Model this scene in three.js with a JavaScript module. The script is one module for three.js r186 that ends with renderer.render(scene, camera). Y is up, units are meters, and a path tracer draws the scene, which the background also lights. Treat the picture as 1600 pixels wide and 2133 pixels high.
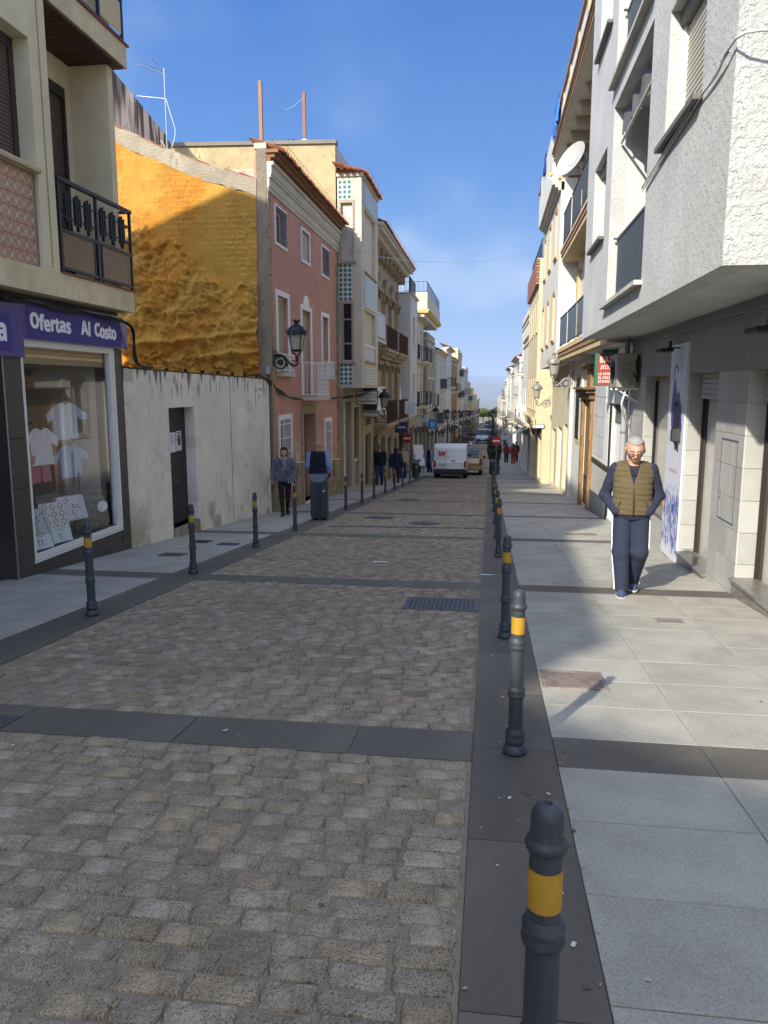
import * as THREE from 'three';
import { mergeGeometries, mergeVertices } from 'three/addons/utils/BufferGeometryUtils.js';

// ------------------------------------------------------------------ camera, sky, sun, exposure
const scene = new THREE.Scene();
const camera = new THREE.PerspectiveCamera(67.37, 768 / 1024, 0.1, 20000);
camera.position.set(0, 0, 0);
camera.rotation.set(THREE.MathUtils.degToRad(-9.178), THREE.MathUtils.degToRad(7.80), 0, 'YXZ');

const SUN_AZ = THREE.MathUtils.degToRad(26), SUN_EL = THREE.MathUtils.degToRad(31);
const SUN = new THREE.Vector3(-Math.sin(SUN_AZ) * Math.cos(SUN_EL), Math.sin(SUN_EL), Math.cos(SUN_AZ) * Math.cos(SUN_EL));

let seed = 7;
const rnd = () => { seed = (seed * 1664525 + 1013904223) >>> 0; return seed / 4294967296; };
const rr = (a, b) => a + (b - a) * rnd();
const hash = (x, y, s = 0) => { let h = (x * 374761393 + y * 668265263 + s * 974711) | 0; h = Math.imul(h ^ (h >>> 13), 1274126177); h ^= h >>> 16; return (h >>> 0) / 4294967296; };
const sm = (a, b, x) => { const t = Math.min(1, Math.max(0, (x - a) / (b - a))); return t * t * (3 - 2 * t); };
const lerp = (a, b, t) => a + (b - a) * t;
function vn(x, y, per = 0, s = 0) {
  const xi = Math.floor(x), yi = Math.floor(y), f = x - xi, g = y - yi, w = (k) => per ? ((k % per) + per) % per : k;
  const u = f * f * (3 - 2 * f), v = g * g * (3 - 2 * g);
  return lerp(lerp(hash(w(xi), w(yi), s), hash(w(xi + 1), w(yi), s), u), lerp(hash(w(xi), w(yi + 1), s), hash(w(xi + 1), w(yi + 1), s), u), v);
}
function fbm(x, y, oct = 4, per = 0, s = 0) { let a = 0, m = 0.5, t = 0; for (let i = 0; i < oct; i++) { a += m * vn(x, y, per, s + i); t += m; m *= 0.5; x *= 2; y *= 2; per *= 2; } return a / t; }

{ // clear blue sky, paler to the horizon, thin cirrus
  const W = 1024, H = 512, d = new Float32Array(W * H * 4), v = new THREE.Vector3();
  const stops = [[0, [0.27, 0.36, 0.50]], [0.05, [0.20, 0.305, 0.48]], [0.13, [0.125, 0.24, 0.45]], [0.25, [0.066, 0.165, 0.385]], [0.42, [0.034, 0.108, 0.31]], [0.7, [0.034, 0.10, 0.28]], [1, [0.036, 0.10, 0.27]]];
  for (let j = 0; j < H; j++) for (let i = 0; i < W; i++) {
    const el = ((j + 0.5) / H - 0.5) * Math.PI, az = ((i + 0.5) / W - 0.5) * 2 * Math.PI;
    v.set(Math.cos(az) * Math.cos(el), Math.sin(el), Math.sin(az) * Math.cos(el));
    const y = Math.max(0, v.y); let k = 0; while (k < stops.length - 2 && y > stops[k + 1][0]) k++;
    const t = Math.min(1, (y - stops[k][0]) / (stops[k + 1][0] - stops[k][0]));
    const c = [0, 1, 2].map((n) => lerp(stops[k][1][n], stops[k + 1][1][n], t));
    const q = y + 0.16, cx = v.x / q * 2.2, cz = v.z / q * 1.1;
    const cl = sm(0.40, 0.80, fbm(cx + 5.2, cz + 1.7, 5, 0, 31)) * sm(0.36, 0.66, fbm(cx * 0.35 + 3, cz * 0.35 + 9, 3, 0, 77)) * 0.75 * sm(0.0, 0.06, y);
    const g = Math.max(0, v.dot(SUN)), glow = 0.52 * Math.pow(g, 1.8) + 2.0 * Math.pow(g, 40), side = 1 + 1.6 * Math.pow((1 + v.dot(SUN)) / 2, 2.5);  // sky toward the sun brightened, out of view, to fill the shaded street
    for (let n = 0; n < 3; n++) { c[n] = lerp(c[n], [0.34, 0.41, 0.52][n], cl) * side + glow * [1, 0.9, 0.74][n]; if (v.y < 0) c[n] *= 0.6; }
    d.set([c[0], c[1], c[2], 1], (j * W + i) * 4);
  }
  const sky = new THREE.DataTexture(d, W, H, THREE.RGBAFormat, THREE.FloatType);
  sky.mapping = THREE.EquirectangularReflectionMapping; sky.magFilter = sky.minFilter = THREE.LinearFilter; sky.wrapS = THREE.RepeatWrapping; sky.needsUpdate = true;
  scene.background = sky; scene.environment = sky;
}
const sun = new THREE.DirectionalLight(new THREE.Color(1, 0.94, 0.83), 3.6);
sun.position.copy(SUN).multiplyScalar(120).add(new THREE.Vector3(0, 0, -20)); sun.target.position.set(0, 0, -20);
sun.castShadow = true; sun.shadow.radius = 1.6; sun.shadow.mapSize.set(4096, 4096);
Object.assign(sun.shadow.camera, { left: -60, right: 60, top: 60, bottom: -60, near: 1, far: 320 });
scene.add(sun, sun.target);
const renderer = new THREE.WebGLRenderer({ antialias: true });
renderer.setSize(768, 1024); renderer.shadowMap.enabled = true; renderer.shadowMap.type = THREE.PCFSoftShadowMap;
renderer.toneMapping = THREE.LinearToneMapping; renderer.toneMappingExposure = 1.95;
scene.fog = new THREE.FogExp2(new THREE.Color('#c3d2e8'), 0.0002);

// ------------------------------------------------------------------ helpers
const SL = 0.0795, Z1 = -40, Z2 = -70, SF = 0.03, EYE = 1.62;
function gy(z) {                                             // height of the street along its fall
  if (z > 60) z = 60;
  if (z >= Z1) return -EYE + SL * z;
  let y = -EYE + SL * Z1; const a = Math.max(z, Z2), L = Z1 - Z2, t = Z1 - a;
  y -= SL * t + (SF - SL) * t * t / (2 * L);
  if (z < Z2) { const b = Math.max(z, -340); y -= SF * (Z2 - b); if (z < -340) { const c = Math.max(z, -1500); y -= 0.035 * (-340 - c); } }
  return y;
}
const TILT = -Math.atan(SL);
function mkTex(n, f, { srgb = true, size = 1, m = n } = {}) {
  const d = new Uint8Array(n * m * 4);
  for (let j = 0; j < m; j++) for (let i = 0; i < n; i++) { let c = f(i / n, j / m, i, j); if (typeof c === 'number') c = [c, c, c]; for (let k = 0; k < 3; k++) d[(j * n + i) * 4 + k] = Math.max(0, Math.min(255, c[k] * 255)); d[(j * n + i) * 4 + 3] = 255; }
  const t = new THREE.DataTexture(d, n, m); t.wrapS = t.wrapT = THREE.RepeatWrapping; t.magFilter = THREE.LinearFilter; t.minFilter = THREE.LinearMipmapLinearFilter; t.generateMipmaps = true;
  if (srgb) t.colorSpace = THREE.SRGBColorSpace; t.repeat.set(1 / size, 1 / size); t.needsUpdate = true; return t;
}
function canvasTex(w, h, draw) { const c = document.createElement('canvas'); c.width = w; c.height = h; const g = c.getContext('2d'); draw(g, w, h); const t = new THREE.CanvasTexture(c); t.colorSpace = THREE.SRGBColorSpace; t.magFilter = THREE.LinearFilter; t.anisotropy = 8; return t; }
const T = {
  granite: mkTex(512, (u, v, i, j) => { const a = fbm(u * 16, v * 16, 4, 16, 3), s = hash(i >> 1, j >> 1, 5), s2 = hash(i, j, 9), b = fbm(u * 3, v * 3, 3, 3, 8); let k = 0.84 + 0.3 * (a - 0.5) + 0.2 * (b - 0.5); if (s > 0.84) k += 0.13; if (s < 0.16) k -= 0.24; k += (s2 - 0.5) * 0.14; return [k, k * 0.995, k * 0.985]; }, { size: 1.1 }),
  pave: mkTex(512, (u, v, i, j) => { const a = fbm(u * 5, v * 5, 4, 5, 13), s = hash(i >> 1, j >> 1, 15), b = fbm(u * 2, v * 2, 2, 2, 18); let k = 0.88 + 0.16 * (a - 0.5) + 0.12 * (b - 0.5); if (s > 0.8) k += 0.06; if (s < 0.2) k -= 0.085; k += (hash(i, j, 19) - 0.5) * 0.09; return k; }, { size: 1.15 }),
  dark: mkTex(512, (u, v, i, j) => { const a = fbm(u * 6, v * 6, 5, 6, 23), s = hash(i, j, 25), b = fbm(u * 2, v * 2, 3, 2, 28); let k = 0.84 + 0.2 * (a - 0.5) + 0.2 * (b - 0.5) + (s - 0.5) * 0.06; if (hash(i >> 2, j >> 2, 26) > 0.9985) k += 0.25; return [k, k * 0.99, k * 0.97]; }, { size: 2.3 }),
  plaster: mkTex(512, (u, v) => { const a = fbm(u * 4, v * 4, 5, 4, 33), b = fbm(u * 24, v * 24, 3, 24, 34); const k = 0.9 + 0.13 * (a - 0.5) + 0.06 * (b - 0.5); return [k, k, k * 0.99]; }, { size: 3.1 }),
  grimy: mkTex(512, (u, v) => { const a = fbm(u * 5, v * 5, 5, 5, 43), st = fbm(u * 40, v * 3, 3, 0, 44), b = fbm(u * 20, v * 20, 3, 20, 45); let k = 0.9 + 0.2 * (a - 0.5) + 0.07 * (b - 0.5); k -= 0.16 * sm(0.58, 0.8, a) * sm(0.4, 0.8, st); return [k, k * 0.985, k * 0.955]; }, { size: 2.7 }),
  wood: mkTex(256, (u, v) => { const g = fbm(u * 40 + 3 * fbm(u * 4, v * 2, 3, 4, 4), v * 2.5, 4, 0, 53); const k = 0.72 + 0.5 * (g - 0.4); return [k, k * 0.94, k * 0.86]; }, { size: 0.7 }),
};
T.bumpFine = mkTex(512, (u, v) => fbm(u * 48, v * 48, 4, 48, 61), { srgb: false, size: 0.8 });
T.bumpStucco = mkTex(512, (u, v) => { const a = fbm(u * 40, v * 40, 3, 40, 71), b = fbm(u * 14 + a * 1.1, v * 14 + a, 3, 14, 72); return sm(0.3, 0.72, b) * 0.6 + a * 0.4; }, { srgb: false, size: 0.5 });
T.bumpStone = mkTex(512, (u, v) => 0.6 * fbm(u * 20, v * 20, 4, 20, 81) + 0.4 * fbm(u * 90, v * 90, 2, 90, 82), { srgb: false, size: 0.6 });
const C = (c) => new THREE.Color(c);
function mat(color, o = {}) {
  const m = new THREE.MeshPhysicalMaterial({ color: C(color), roughness: o.rough ?? 0.85, metalness: o.metal ?? 0, side: THREE.DoubleSide });
  if (o.map) m.map = o.map; if (o.bump) { m.bumpMap = o.bump; m.bumpScale = o.bs ?? 0.004; }
  for (const k of ['clearcoat', 'clearcoatRoughness', 'transmission', 'thickness', 'ior', 'vertexColors', 'emissiveIntensity', 'specularIntensity', 'flatShading']) if (o[k] !== undefined) m[k] = o[k];
  if (o.emissive) m.emissive = C(o.emissive);
  return m;
}
const plaster = (c, o = {}) => mat(c, { map: T.plaster, bump: T.bumpFine, bs: 0.002, rough: 0.92, ...o });
const MAT = {
  glass: mat('#ffffff', { transmission: 1, thickness: 0, rough: 0.02, ior: 1.45 }),
  pane: mat('#11161b', { rough: 0.06, specularIntensity: 1 }),
  black: mat('#17181a', { rough: 0.55, metal: 0.2 }),
  iron: mat('#22252a', { rough: 0.5, metal: 0.35 }),
  rail: mat('#2b3440', { rough: 0.5, metal: 0.3 }),
  white: mat('#e6e5e1', { rough: 0.6 }),
  cream: mat('#d8cdb6', { rough: 0.75, map: T.plaster }),
  dark: mat('#191816', { rough: 0.9 }),
  inner: mat('#b5ab9b', { rough: 0.9 }),
  cable: mat('#1b1b1d', { rough: 0.7 }),
  tile: mat('#a8694a', { rough: 0.9, map: T.grimy }),
  tile2: mat('#8d5a44', { rough: 0.9, map: T.grimy }),
  tile3: mat('#b98a68', { rough: 0.9, map: T.grimy }),
  alu: mat('#9aa0a5', { rough: 0.35, metal: 0.75 }),
  shutter: mat('#c9c3b6', { rough: 0.7 }),
  wood: mat('#7d5230', { rough: 0.7, map: T.wood }),
};
function clean(g) { if (g.index) g = g.toNonIndexed(); for (const k of Object.keys(g.attributes)) if (!['position', 'normal', 'uv', 'color'].includes(k)) g.deleteAttribute(k); return g; }
function M(g) {                                              // uv in metres, by the face's direction
  g = clean(g); const p = g.attributes.position, uv = new Float32Array(p.count * 2), a = new THREE.Vector3(), b = new THREE.Vector3(), c = new THREE.Vector3();
  for (let i = 0; i < p.count; i += 3) {
    a.fromBufferAttribute(p, i); b.fromBufferAttribute(p, i + 1).sub(a); c.fromBufferAttribute(p, i + 2).sub(a); b.cross(c); const n = [Math.abs(b.x), Math.abs(b.y), Math.abs(b.z)];
    for (let k = 0; k < 3; k++) { a.fromBufferAttribute(p, i + k); const q = n[0] >= n[1] && n[0] >= n[2] ? [a.z, a.y] : n[1] >= n[2] ? [a.x, a.z] : [a.x, a.y]; uv.set(q, (i + k) * 2); }
  }
  g.setAttribute('uv', new THREE.BufferAttribute(uv, 2)); return g;
}
const merge = (list) => { list = list.flat().filter(Boolean).map(clean); const col = list.some((g) => g.attributes.color); if (!col) for (const g of list) if (!g.attributes.uv) M(g); return list.length === 1 ? list[0] : mergeGeometries(list); };
const taken = {};
const numbered = (n) => { const k = taken[n] = (taken[n] ?? -1) + 1; return k ? n + '_' + String(k).padStart(3, '0') : n; };
function obj(name, geos, m, parent = scene) {
  const o = new THREE.Mesh(merge(Array.isArray(geos) ? geos : [geos]), m); o.name = parent === scene ? numbered(name) : name; o.castShadow = o.receiveShadow = true; parent.add(o); return o;
}
const objs = (name, list, m, parent) => list.map((g) => obj(name, g, m, parent));
function grp(name, parent, pos) { const o = new THREE.Group(); o.name = parent === scene ? numbered(name) : name; if (pos) o.position.set(...pos); parent.add(o); return o; }
function tag(o, label, category, group) { o.userData = { ...o.userData, label, category }; if (group) o.userData.group = group; return o; }
function thing(name, label, category, pos, turn = 0, group) { const o = grp(name, scene, pos); o.rotation.y = turn; return tag(o, label, category, group); }
function struct(o) { o.userData.kind = 'structure'; return o; }
function dup(src, pos, turn, label, group) { const r = src.clone(); r.userData = { ...src.userData }; r.name = numbered(src.name.replace(/_\d+$/, '')); if (pos) r.position.set(...pos); if (turn !== undefined) r.rotation.y = turn; if (label) r.userData.label = label; if (group) r.userData.group = group; scene.add(r); return r; }
const bx = (x0, x1, y0, y1, z0, z1) => { const g = new THREE.BoxGeometry(Math.abs(x1 - x0), Math.abs(y1 - y0), Math.abs(z1 - z0)); g.translate((x0 + x1) / 2, (y0 + y1) / 2, (z0 + z1) / 2); return M(g); };
function cham(x0, x1, y0, y1, z0, z1, b = 0.004) {           // box with chamfered edges
  const w = Math.abs(x1 - x0) - 2 * b, h = Math.abs(y1 - y0), d = Math.abs(z1 - z0);
  const s = new THREE.Shape(); s.moveTo(-w / 2, -d / 2 + b); s.lineTo(w / 2, -d / 2 + b); s.lineTo(w / 2, d / 2 - b); s.lineTo(-w / 2, d / 2 - b);
  const g = new THREE.ExtrudeGeometry(s, { depth: h - 2 * b, bevelEnabled: true, bevelThickness: b, bevelSize: b, bevelSegments: 1 });
  g.rotateX(-Math.PI / 2); g.translate((x0 + x1) / 2, Math.min(y0, y1) + b, (z0 + z1) / 2); return M(g);
}
const V = (x, y, z) => new THREE.Vector3(x, y, z);
const tube = (pts, r, seg = 0, rs = 6, tens = 0.5) => { const c = new THREE.CatmullRomCurve3(pts.map((p) => Array.isArray(p) ? V(...p) : p), false, 'catmullrom', tens); return clean(new THREE.TubeGeometry(c, seg || pts.length * 4, r, rs, false)); };
function bar(a, b, r = 0.01, n = 6, r2 = r) { a = V(...a); b = V(...b); const g = new THREE.CylinderGeometry(r2, r, a.distanceTo(b), n, 1); g.applyQuaternion(new THREE.Quaternion().setFromUnitVectors(V(0, 1, 0), b.clone().sub(a).normalize())); g.translate((a.x + b.x) / 2, (a.y + b.y) / 2, (a.z + b.z) / 2); return clean(g); }
const lathe = (pts, n = 20) => clean(new THREE.LatheGeometry(pts.map((p) => new THREE.Vector2(...p)), n));
function poly(pts, holes) { const s = new THREE.Shape(pts.map((p) => new THREE.Vector2(...p))); for (const h of holes || []) s.holes.push(new THREE.Path(h.map((p) => new THREE.Vector2(...p)))); return s; }
const rect = (a, b, c, d) => [[a, c], [b, c], [b, d], [a, d]];
// a wall across x (faces +x or -x): outline and holes as [z, y] points or [zNear, zFar, y0, y1] rectangles
function wx(x0, x1, pts, holes = []) {
  if (typeof pts[0] === 'number') pts = rect(...pts); const f = (l) => l.map(([z, y]) => [-z, y]);
  const g = new THREE.ExtrudeGeometry(poly(f(pts), holes.map((h) => f(typeof h[0] === 'number' ? rect(...h) : h))), { depth: Math.abs(x1 - x0), bevelEnabled: false, curveSegments: 8 });
  g.rotateY(Math.PI / 2); g.translate(Math.min(x0, x1), 0, 0); return M(g);
}
function wz(z0, z1, pts, holes = []) {                        // a wall across z: points are [x, y]
  if (typeof pts[0] === 'number') pts = rect(...pts);
  const g = new THREE.ExtrudeGeometry(poly(pts, holes.map((h) => typeof h[0] === 'number' ? rect(...h) : h)), { depth: Math.abs(z1 - z0), bevelEnabled: false, curveSegments: 8 });
  g.translate(0, 0, Math.min(z0, z1)); return M(g);
}
function sign(name, tex, w, h, pos, face, parent, o = {}) {   // a flat printed sheet; face: '+z', '+x', '-x', '-z'
  const g = new THREE.PlaneGeometry(w, h); g.rotateY({ '+z': 0, '+x': Math.PI / 2, '-x': -Math.PI / 2, '-z': Math.PI }[face]); g.translate(...pos);
  const m = new THREE.MeshPhysicalMaterial({ map: tex, roughness: o.rough ?? 0.6, side: THREE.DoubleSide, color: o.color ? C(o.color) : 0xffffff });
  const q = new THREE.Mesh(g, m); q.name = parent === scene ? numbered(name) : name; q.castShadow = q.receiveShadow = true; parent.add(q); return q;
}

// ------------------------------------------------------------------ terrain, hills
{
  const zs = [400, 120, 60, 20]; for (let z = 10; z > -80; z -= 5) zs.push(z); for (let z = -80; z > -360; z -= 20) zs.push(z); zs.push(-420, -520, -700, -1000, -1500, -2500, -4500, -9000);
  const xs = [-6000, -2000, -600, -200, -60, -12, -3.77, 0.2, 6, 12, 60, 200, 600, 2000, 6000], p = [], idx = [];
  for (const z of zs) for (const x of xs) p.push(x, gy(z) - 0.12 + (z < -500 ? 14 * (fbm(x / 400 + 3, z / 500, 3, 0, 4) - 0.5) : 0), z);
  for (let i = 0; i < zs.length - 1; i++) for (let j = 0; j < xs.length - 1; j++) { const a = i * xs.length + j, b = a + xs.length; idx.push(a, a + 1, b, b, a + 1, b + 1); }
  const g = new THREE.BufferGeometry(); g.setAttribute('position', new THREE.Float32BufferAttribute(p, 3)); g.setIndex(idx); g.computeVertexNormals();
  struct(obj('terrain', M(g), mat('#8b8668', { map: T.grimy, rough: 1 })));
  const hill = (z, h0, h1, s, c) => {
    const q = [], id = [], n = 120; for (let i = 0; i <= n; i++) { const x = lerp(-6000, 6000, i / n), y = lerp(h0, h1, fbm(i * 0.09 + s, s, 4, 0, s | 0)); for (let k = 0; k < 4; k++) q.push(x, lerp(y, -80, Math.pow(k / 3, 0.8)) + (k ? 20 * (fbm(i * 0.5, k * 3 + s, 2, 0, 5) - 0.5) : 0), z + k * 260); if (i < n) for (let k = 0; k < 3; k++) { const a = i * 4 + k; id.push(a, a + 1, a + 4, a + 4, a + 1, a + 5); } }
    const e = new THREE.BufferGeometry(); e.setAttribute('position', new THREE.Float32BufferAttribute(q, 3)); e.setIndex(id); e.computeVertexNormals(); struct(obj('hills', M(e), mat(c, { rough: 1 })));
  };
  hill(-7800, 60, 190, 4.3, '#5f6b5a'); hill(-5200, -40, 70, 9.1, '#69705a');
}

// ------------------------------------------------------------------ road: cobbles, dark stone bands
const BANDS = []; for (let k = -1; k < 12; k++) BANDS.push([-3.77 - 4.98 * k, -4.19 - 4.98 * k]);
const RX0 = -3.54, RX1 = -0.055, KL0 = -4.0, KR1 = 0.385;
function strip(x0, x1, z0, z1, dy, step = 2) { const n = Math.max(1, Math.ceil((z0 - z1) / step)), g = new THREE.PlaneGeometry(x1 - x0, z0 - z1, 1, n); g.rotateX(-Math.PI / 2); g.translate((x0 + x1) / 2, 0, (z0 + z1) / 2); const p = g.attributes.position; for (let i = 0; i < p.count; i++) p.setY(i, gy(p.getZ(i)) + dy); g.computeVertexNormals(); return M(g); }
const stoneMats = ['#b4a58d', '#b0a189', '#b8a991', '#ab9d86', '#b3a286', '#b6a892'].map((c) => mat(c, { map: T.granite, bump: T.bumpStone, bs: 0.012, rough: 0.9 }));
const soiledMats = ['#a69882', '#a1937d', '#a99b85', '#9c8f7a', '#a49479', '#a89a84'].map((c) => mat(c, { map: T.granite, bump: T.bumpStone, bs: 0.014, rough: 0.95 }));
const slabM = ['#b6b1a2', '#b4afa0', '#b8b3a4', '#b5b0a1', '#b3ae9f'].map((c) => mat(c, { map: T.pave, bump: T.bumpFine, bs: 0.001, rough: 0.8 }));
const darkM = ['#736d63', '#787268', '#6d675d', '#757065'].map((c) => mat(c, { map: T.dark, bump: T.bumpFine, bs: 0.0012, rough: 0.72 }));
function cobble(s) {                                          // a worn sett: uneven outline, chamfered shoulder
  const o = [[-0.5, -0.42], [-0.455, -0.5], [0, -0.52], [0.46, -0.5], [0.5, -0.41], [0.51, 0.1], [0.5, 0.42], [0.45, 0.5], [-0.05, 0.51], [-0.455, 0.5], [-0.5, 0.42], [-0.51, 0.02]].map(([x, z], i) => [x + (hash(i, s, 3) - 0.5) * 0.07, z + (hash(i, s, 4) - 0.5) * 0.13]);
  const p = [], idx = [], n = o.length, ring = (k, y) => o.forEach(([x, z], i) => p.push(x * k, y + (hash(i, s, 6) - 0.5) * 0.004, z * k));
  ring(1, -0.03); ring(0.985, -0.0055); ring(0.9, 0.0); p.push(0, 0.002, 0);
  for (let r = 0; r < 2; r++) for (let i = 0; i < n; i++) { const a = r * n + i, b = r * n + (i + 1) % n; idx.push(a, a + n, b, b, a + n, b + n); }
  for (let i = 0; i < n; i++) idx.push(2 * n + i, 3 * n, 2 * n + (i + 1) % n);
  const g = new THREE.BufferGeometry(); g.setAttribute('position', new THREE.Float32BufferAttribute(p, 3)); g.setIndex(idx); g.computeVertexNormals();
  const uv = []; for (let i = 0; i < p.length; i += 3) uv.push(p[i] * 0.2 + s * 0.37, p[i + 2] * 0.1 + s * 0.73); g.setAttribute('uv', new THREE.Float32BufferAttribute(uv, 2)); return g;
}
{
  const road = struct(grp('road', scene));
  obj('mortar_bed', [strip(RX0, RX1, 12, -46, -0.0075, 1)], mat('#9c917f', { map: T.grimy, bump: T.bumpStone, bs: 0.014, rough: 0.95 }), road);
  obj('far_paving', [strip(RX0, RX1, -46, -345, -0.004, 4)], mat('#b0a28a', { map: T.granite, bump: T.bumpStone, bs: 0.01, rough: 0.92 }), road);
  const geos = [0, 1, 2, 3, 4, 5, 6].map(cobble), spots = [];
  for (let b = 0; b < BANDS.length - 1; b++) {
    const za = BANDS[b][1], zb = BANDS[b + 1][0], rows = 39, dz = (za - zb) / rows;
    if (zb < -48) break;
    for (let r = 0; r < rows; r++) { const z = za - (r + 0.5) * dz; let x = RX0 + 0.015 + (r % 2) * 0.09; if (r % 2) spots.push([RX0 + 0.05, z, 0.08, dz]); while (x < RX1 - 0.06) { let w = rr(0.15, 0.25); if (x + w > RX1 - 0.1) w = RX1 - 0.012 - x; spots.push([x + w / 2, z, w - rr(0.005, 0.014), dz]); x += w; } }
  }
  const vis = (s) => { const dx = s[0], dz = s[1]; return dz < -1.42 && dx > dz * 0.62 - 0.1 ; };
  const near = spots.filter(vis).sort((a, b) => b[1] - a[1]).slice(0, 300), set = new Set(near), rest = spots.filter((s) => !set.has(s) && s[1] < 1);
  const put = (m, s) => { const w = fbm(s[0] * 1.3, s[1] * 0.9, 3, 0, 12) - 0.5 - 0.35 * sm(-0.6, -2.2, s[0]); m.position.set(s[0], gy(s[1]) + rr(-0.0035, 0.0035) - 0.001 + w * 0.005, s[1] + rr(-0.006, 0.006)); m.rotation.set(TILT + rr(-0.03, 0.03), rr(-0.03, 0.03), rr(-0.02, 0.02)); m.scale.set(s[2], 1, s[3] - rr(0.004, 0.013)); };
  near.forEach((s, i) => { const m = new THREE.Mesh(geos[i * 5 % 7], (fbm(s[0] * 0.9 + 3, s[1] * 0.7, 4, 0, 88) < 0.5 ? soiledMats : stoneMats)[Math.floor(rnd() * 6)]); m.name = i ? 'cobblestone_' + String(i).padStart(3, '0') : 'cobblestone'; m.castShadow = m.receiveShadow = true; put(m, s); road.add(m); });
  const d = new THREE.Object3D(), lots = [[], [], [], [], [], [], []]; rest.forEach((s) => lots[Math.floor(rnd() * 7)].push(s));
  const im = mat('#ffffff', { map: T.granite, bump: T.bumpStone, bs: 0.012, rough: 0.9 });
  lots.forEach((l, k) => { const m = new THREE.InstancedMesh(geos[k], im, l.length); m.name = k ? 'cobblestones_' + String(k).padStart(3, '0') : 'cobblestones'; m.castShadow = m.receiveShadow = true; l.forEach((s, i) => { put(d, s); d.updateMatrix(); m.setMatrixAt(i, d.matrix); const c = stoneMats[Math.floor(rnd() * 6)].color.clone().multiplyScalar(rr(0.92, 1.06) * (0.80 + 0.34 * fbm(s[0] * 0.9 + 3, s[1] * 0.7, 4, 0, 88))); m.setColorAt(i, c); }); m.userData.kind = 'stuff'; road.add(m); });
  const bandGeo = cham(-0.5, 0.5, -0.04, 0.003, -0.205, 0.205, 0.004);
  for (const [za, zb] of BANDS) { if (za < -46) break; let x = RX0; const off = rr(0, 0.5); while (x < RX1 - 0.05) { let w = x === RX0 ? 0.55 + off : rr(0.8, 1.05); if (x + w > RX1 - 0.35) w = RX1 - x; const m = new THREE.Mesh(bandGeo, darkM[Math.floor(rnd() * 4)]); m.name = 'band_slab'; m.castShadow = m.receiveShadow = true; m.position.set(x + w / 2, gy((za + zb) / 2), (za + zb) / 2); m.rotation.x = TILT; m.scale.x = w - 0.007; road.add(m); x += w; } }
}
function pavement(name, xs, kerb0, kerb1, back) {             // slabs between dark bands, a dark stone strip along the road
  const g = struct(grp(name, scene)), lo = Math.min(xs[0], kerb0), hi = Math.max(xs[xs.length - 1], kerb1);
  obj('bed', [strip(Math.min(lo, back), Math.max(hi, back), 12, -46, -0.016, 2)], mat('#8f8b81', { rough: 1, map: T.pave }), g);
  obj('far_paving', [strip(Math.min(lo, back), Math.max(hi, back), -46, -345, -0.003, 4)], mat('#b6b1a2', { map: T.pave, rough: 0.8 }), g);
  const one = cham(-0.5, 0.5, -0.03, 0, -0.5, 0.5, 0.002), put = (m, x0, x1, z0, z1, nm) => { const o = new THREE.Mesh(one, m); o.name = nm; o.castShadow = o.receiveShadow = true; o.scale.set(x1 - x0 - 0.004, 1, z0 - z1 - 0.004); o.position.set((x0 + x1) / 2, gy((z0 + z1) / 2) + rr(-0.0008, 0.0008), (z0 + z1) / 2); o.rotation.x = TILT; g.add(o); };
  const uvs = [0, 1, 2, 3].map((k) => { const q = cham(-0.5, 0.5, -0.03, 0, -0.5, 0.5, 0.002); const u = q.attributes.uv; for (let i = 0; i < u.count; i++) u.setXY(i, u.getX(i) * 0.8 + k * 0.77, u.getY(i) * 0.6 + k * 1.31); return q; });
  for (let b = 0; b < BANDS.length; b++) {
    const [za, zb] = BANDS[b]; if (za < -46) break;
    for (let i = 0; i < xs.length - 1; i++) put(darkM[Math.floor(rnd() * 4)], xs[i], xs[i + 1], za, zb, 'band_slab');
    const zn = BANDS[b + 1] ? BANDS[b + 1][0] : zb - 4.56; if (zb < -45) break;
    for (let r = 0; r < 8; r++) for (let i = 0; i < xs.length - 1; i++) { const z0 = lerp(zb, zn, r / 8), z1 = lerp(zb, zn, (r + 1) / 8); put(slabM[Math.floor(rnd() * 5)], xs[i], xs[i + 1], z0, z1, 'paving_slab'); g.children[g.children.length - 1].geometry = uvs[Math.floor(rnd() * 4)]; }
  }
  for (let z = 4; z > -46; z -= 0.996) { put(darkM[Math.floor(rnd() * 4)], kerb0, kerb1, z, z - 0.996, 'kerb_slab'); g.children[g.children.length - 1].geometry = uvs[Math.floor(rnd() * 4)]; }
}
pavement('pavement_right', [KR1, 1.185, 1.985, 2.80], RX1, KR1, 3.4);
pavement('pavement_left', [-5.75, -4.87, KL0], KL0, RX0, -6.4);
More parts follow.
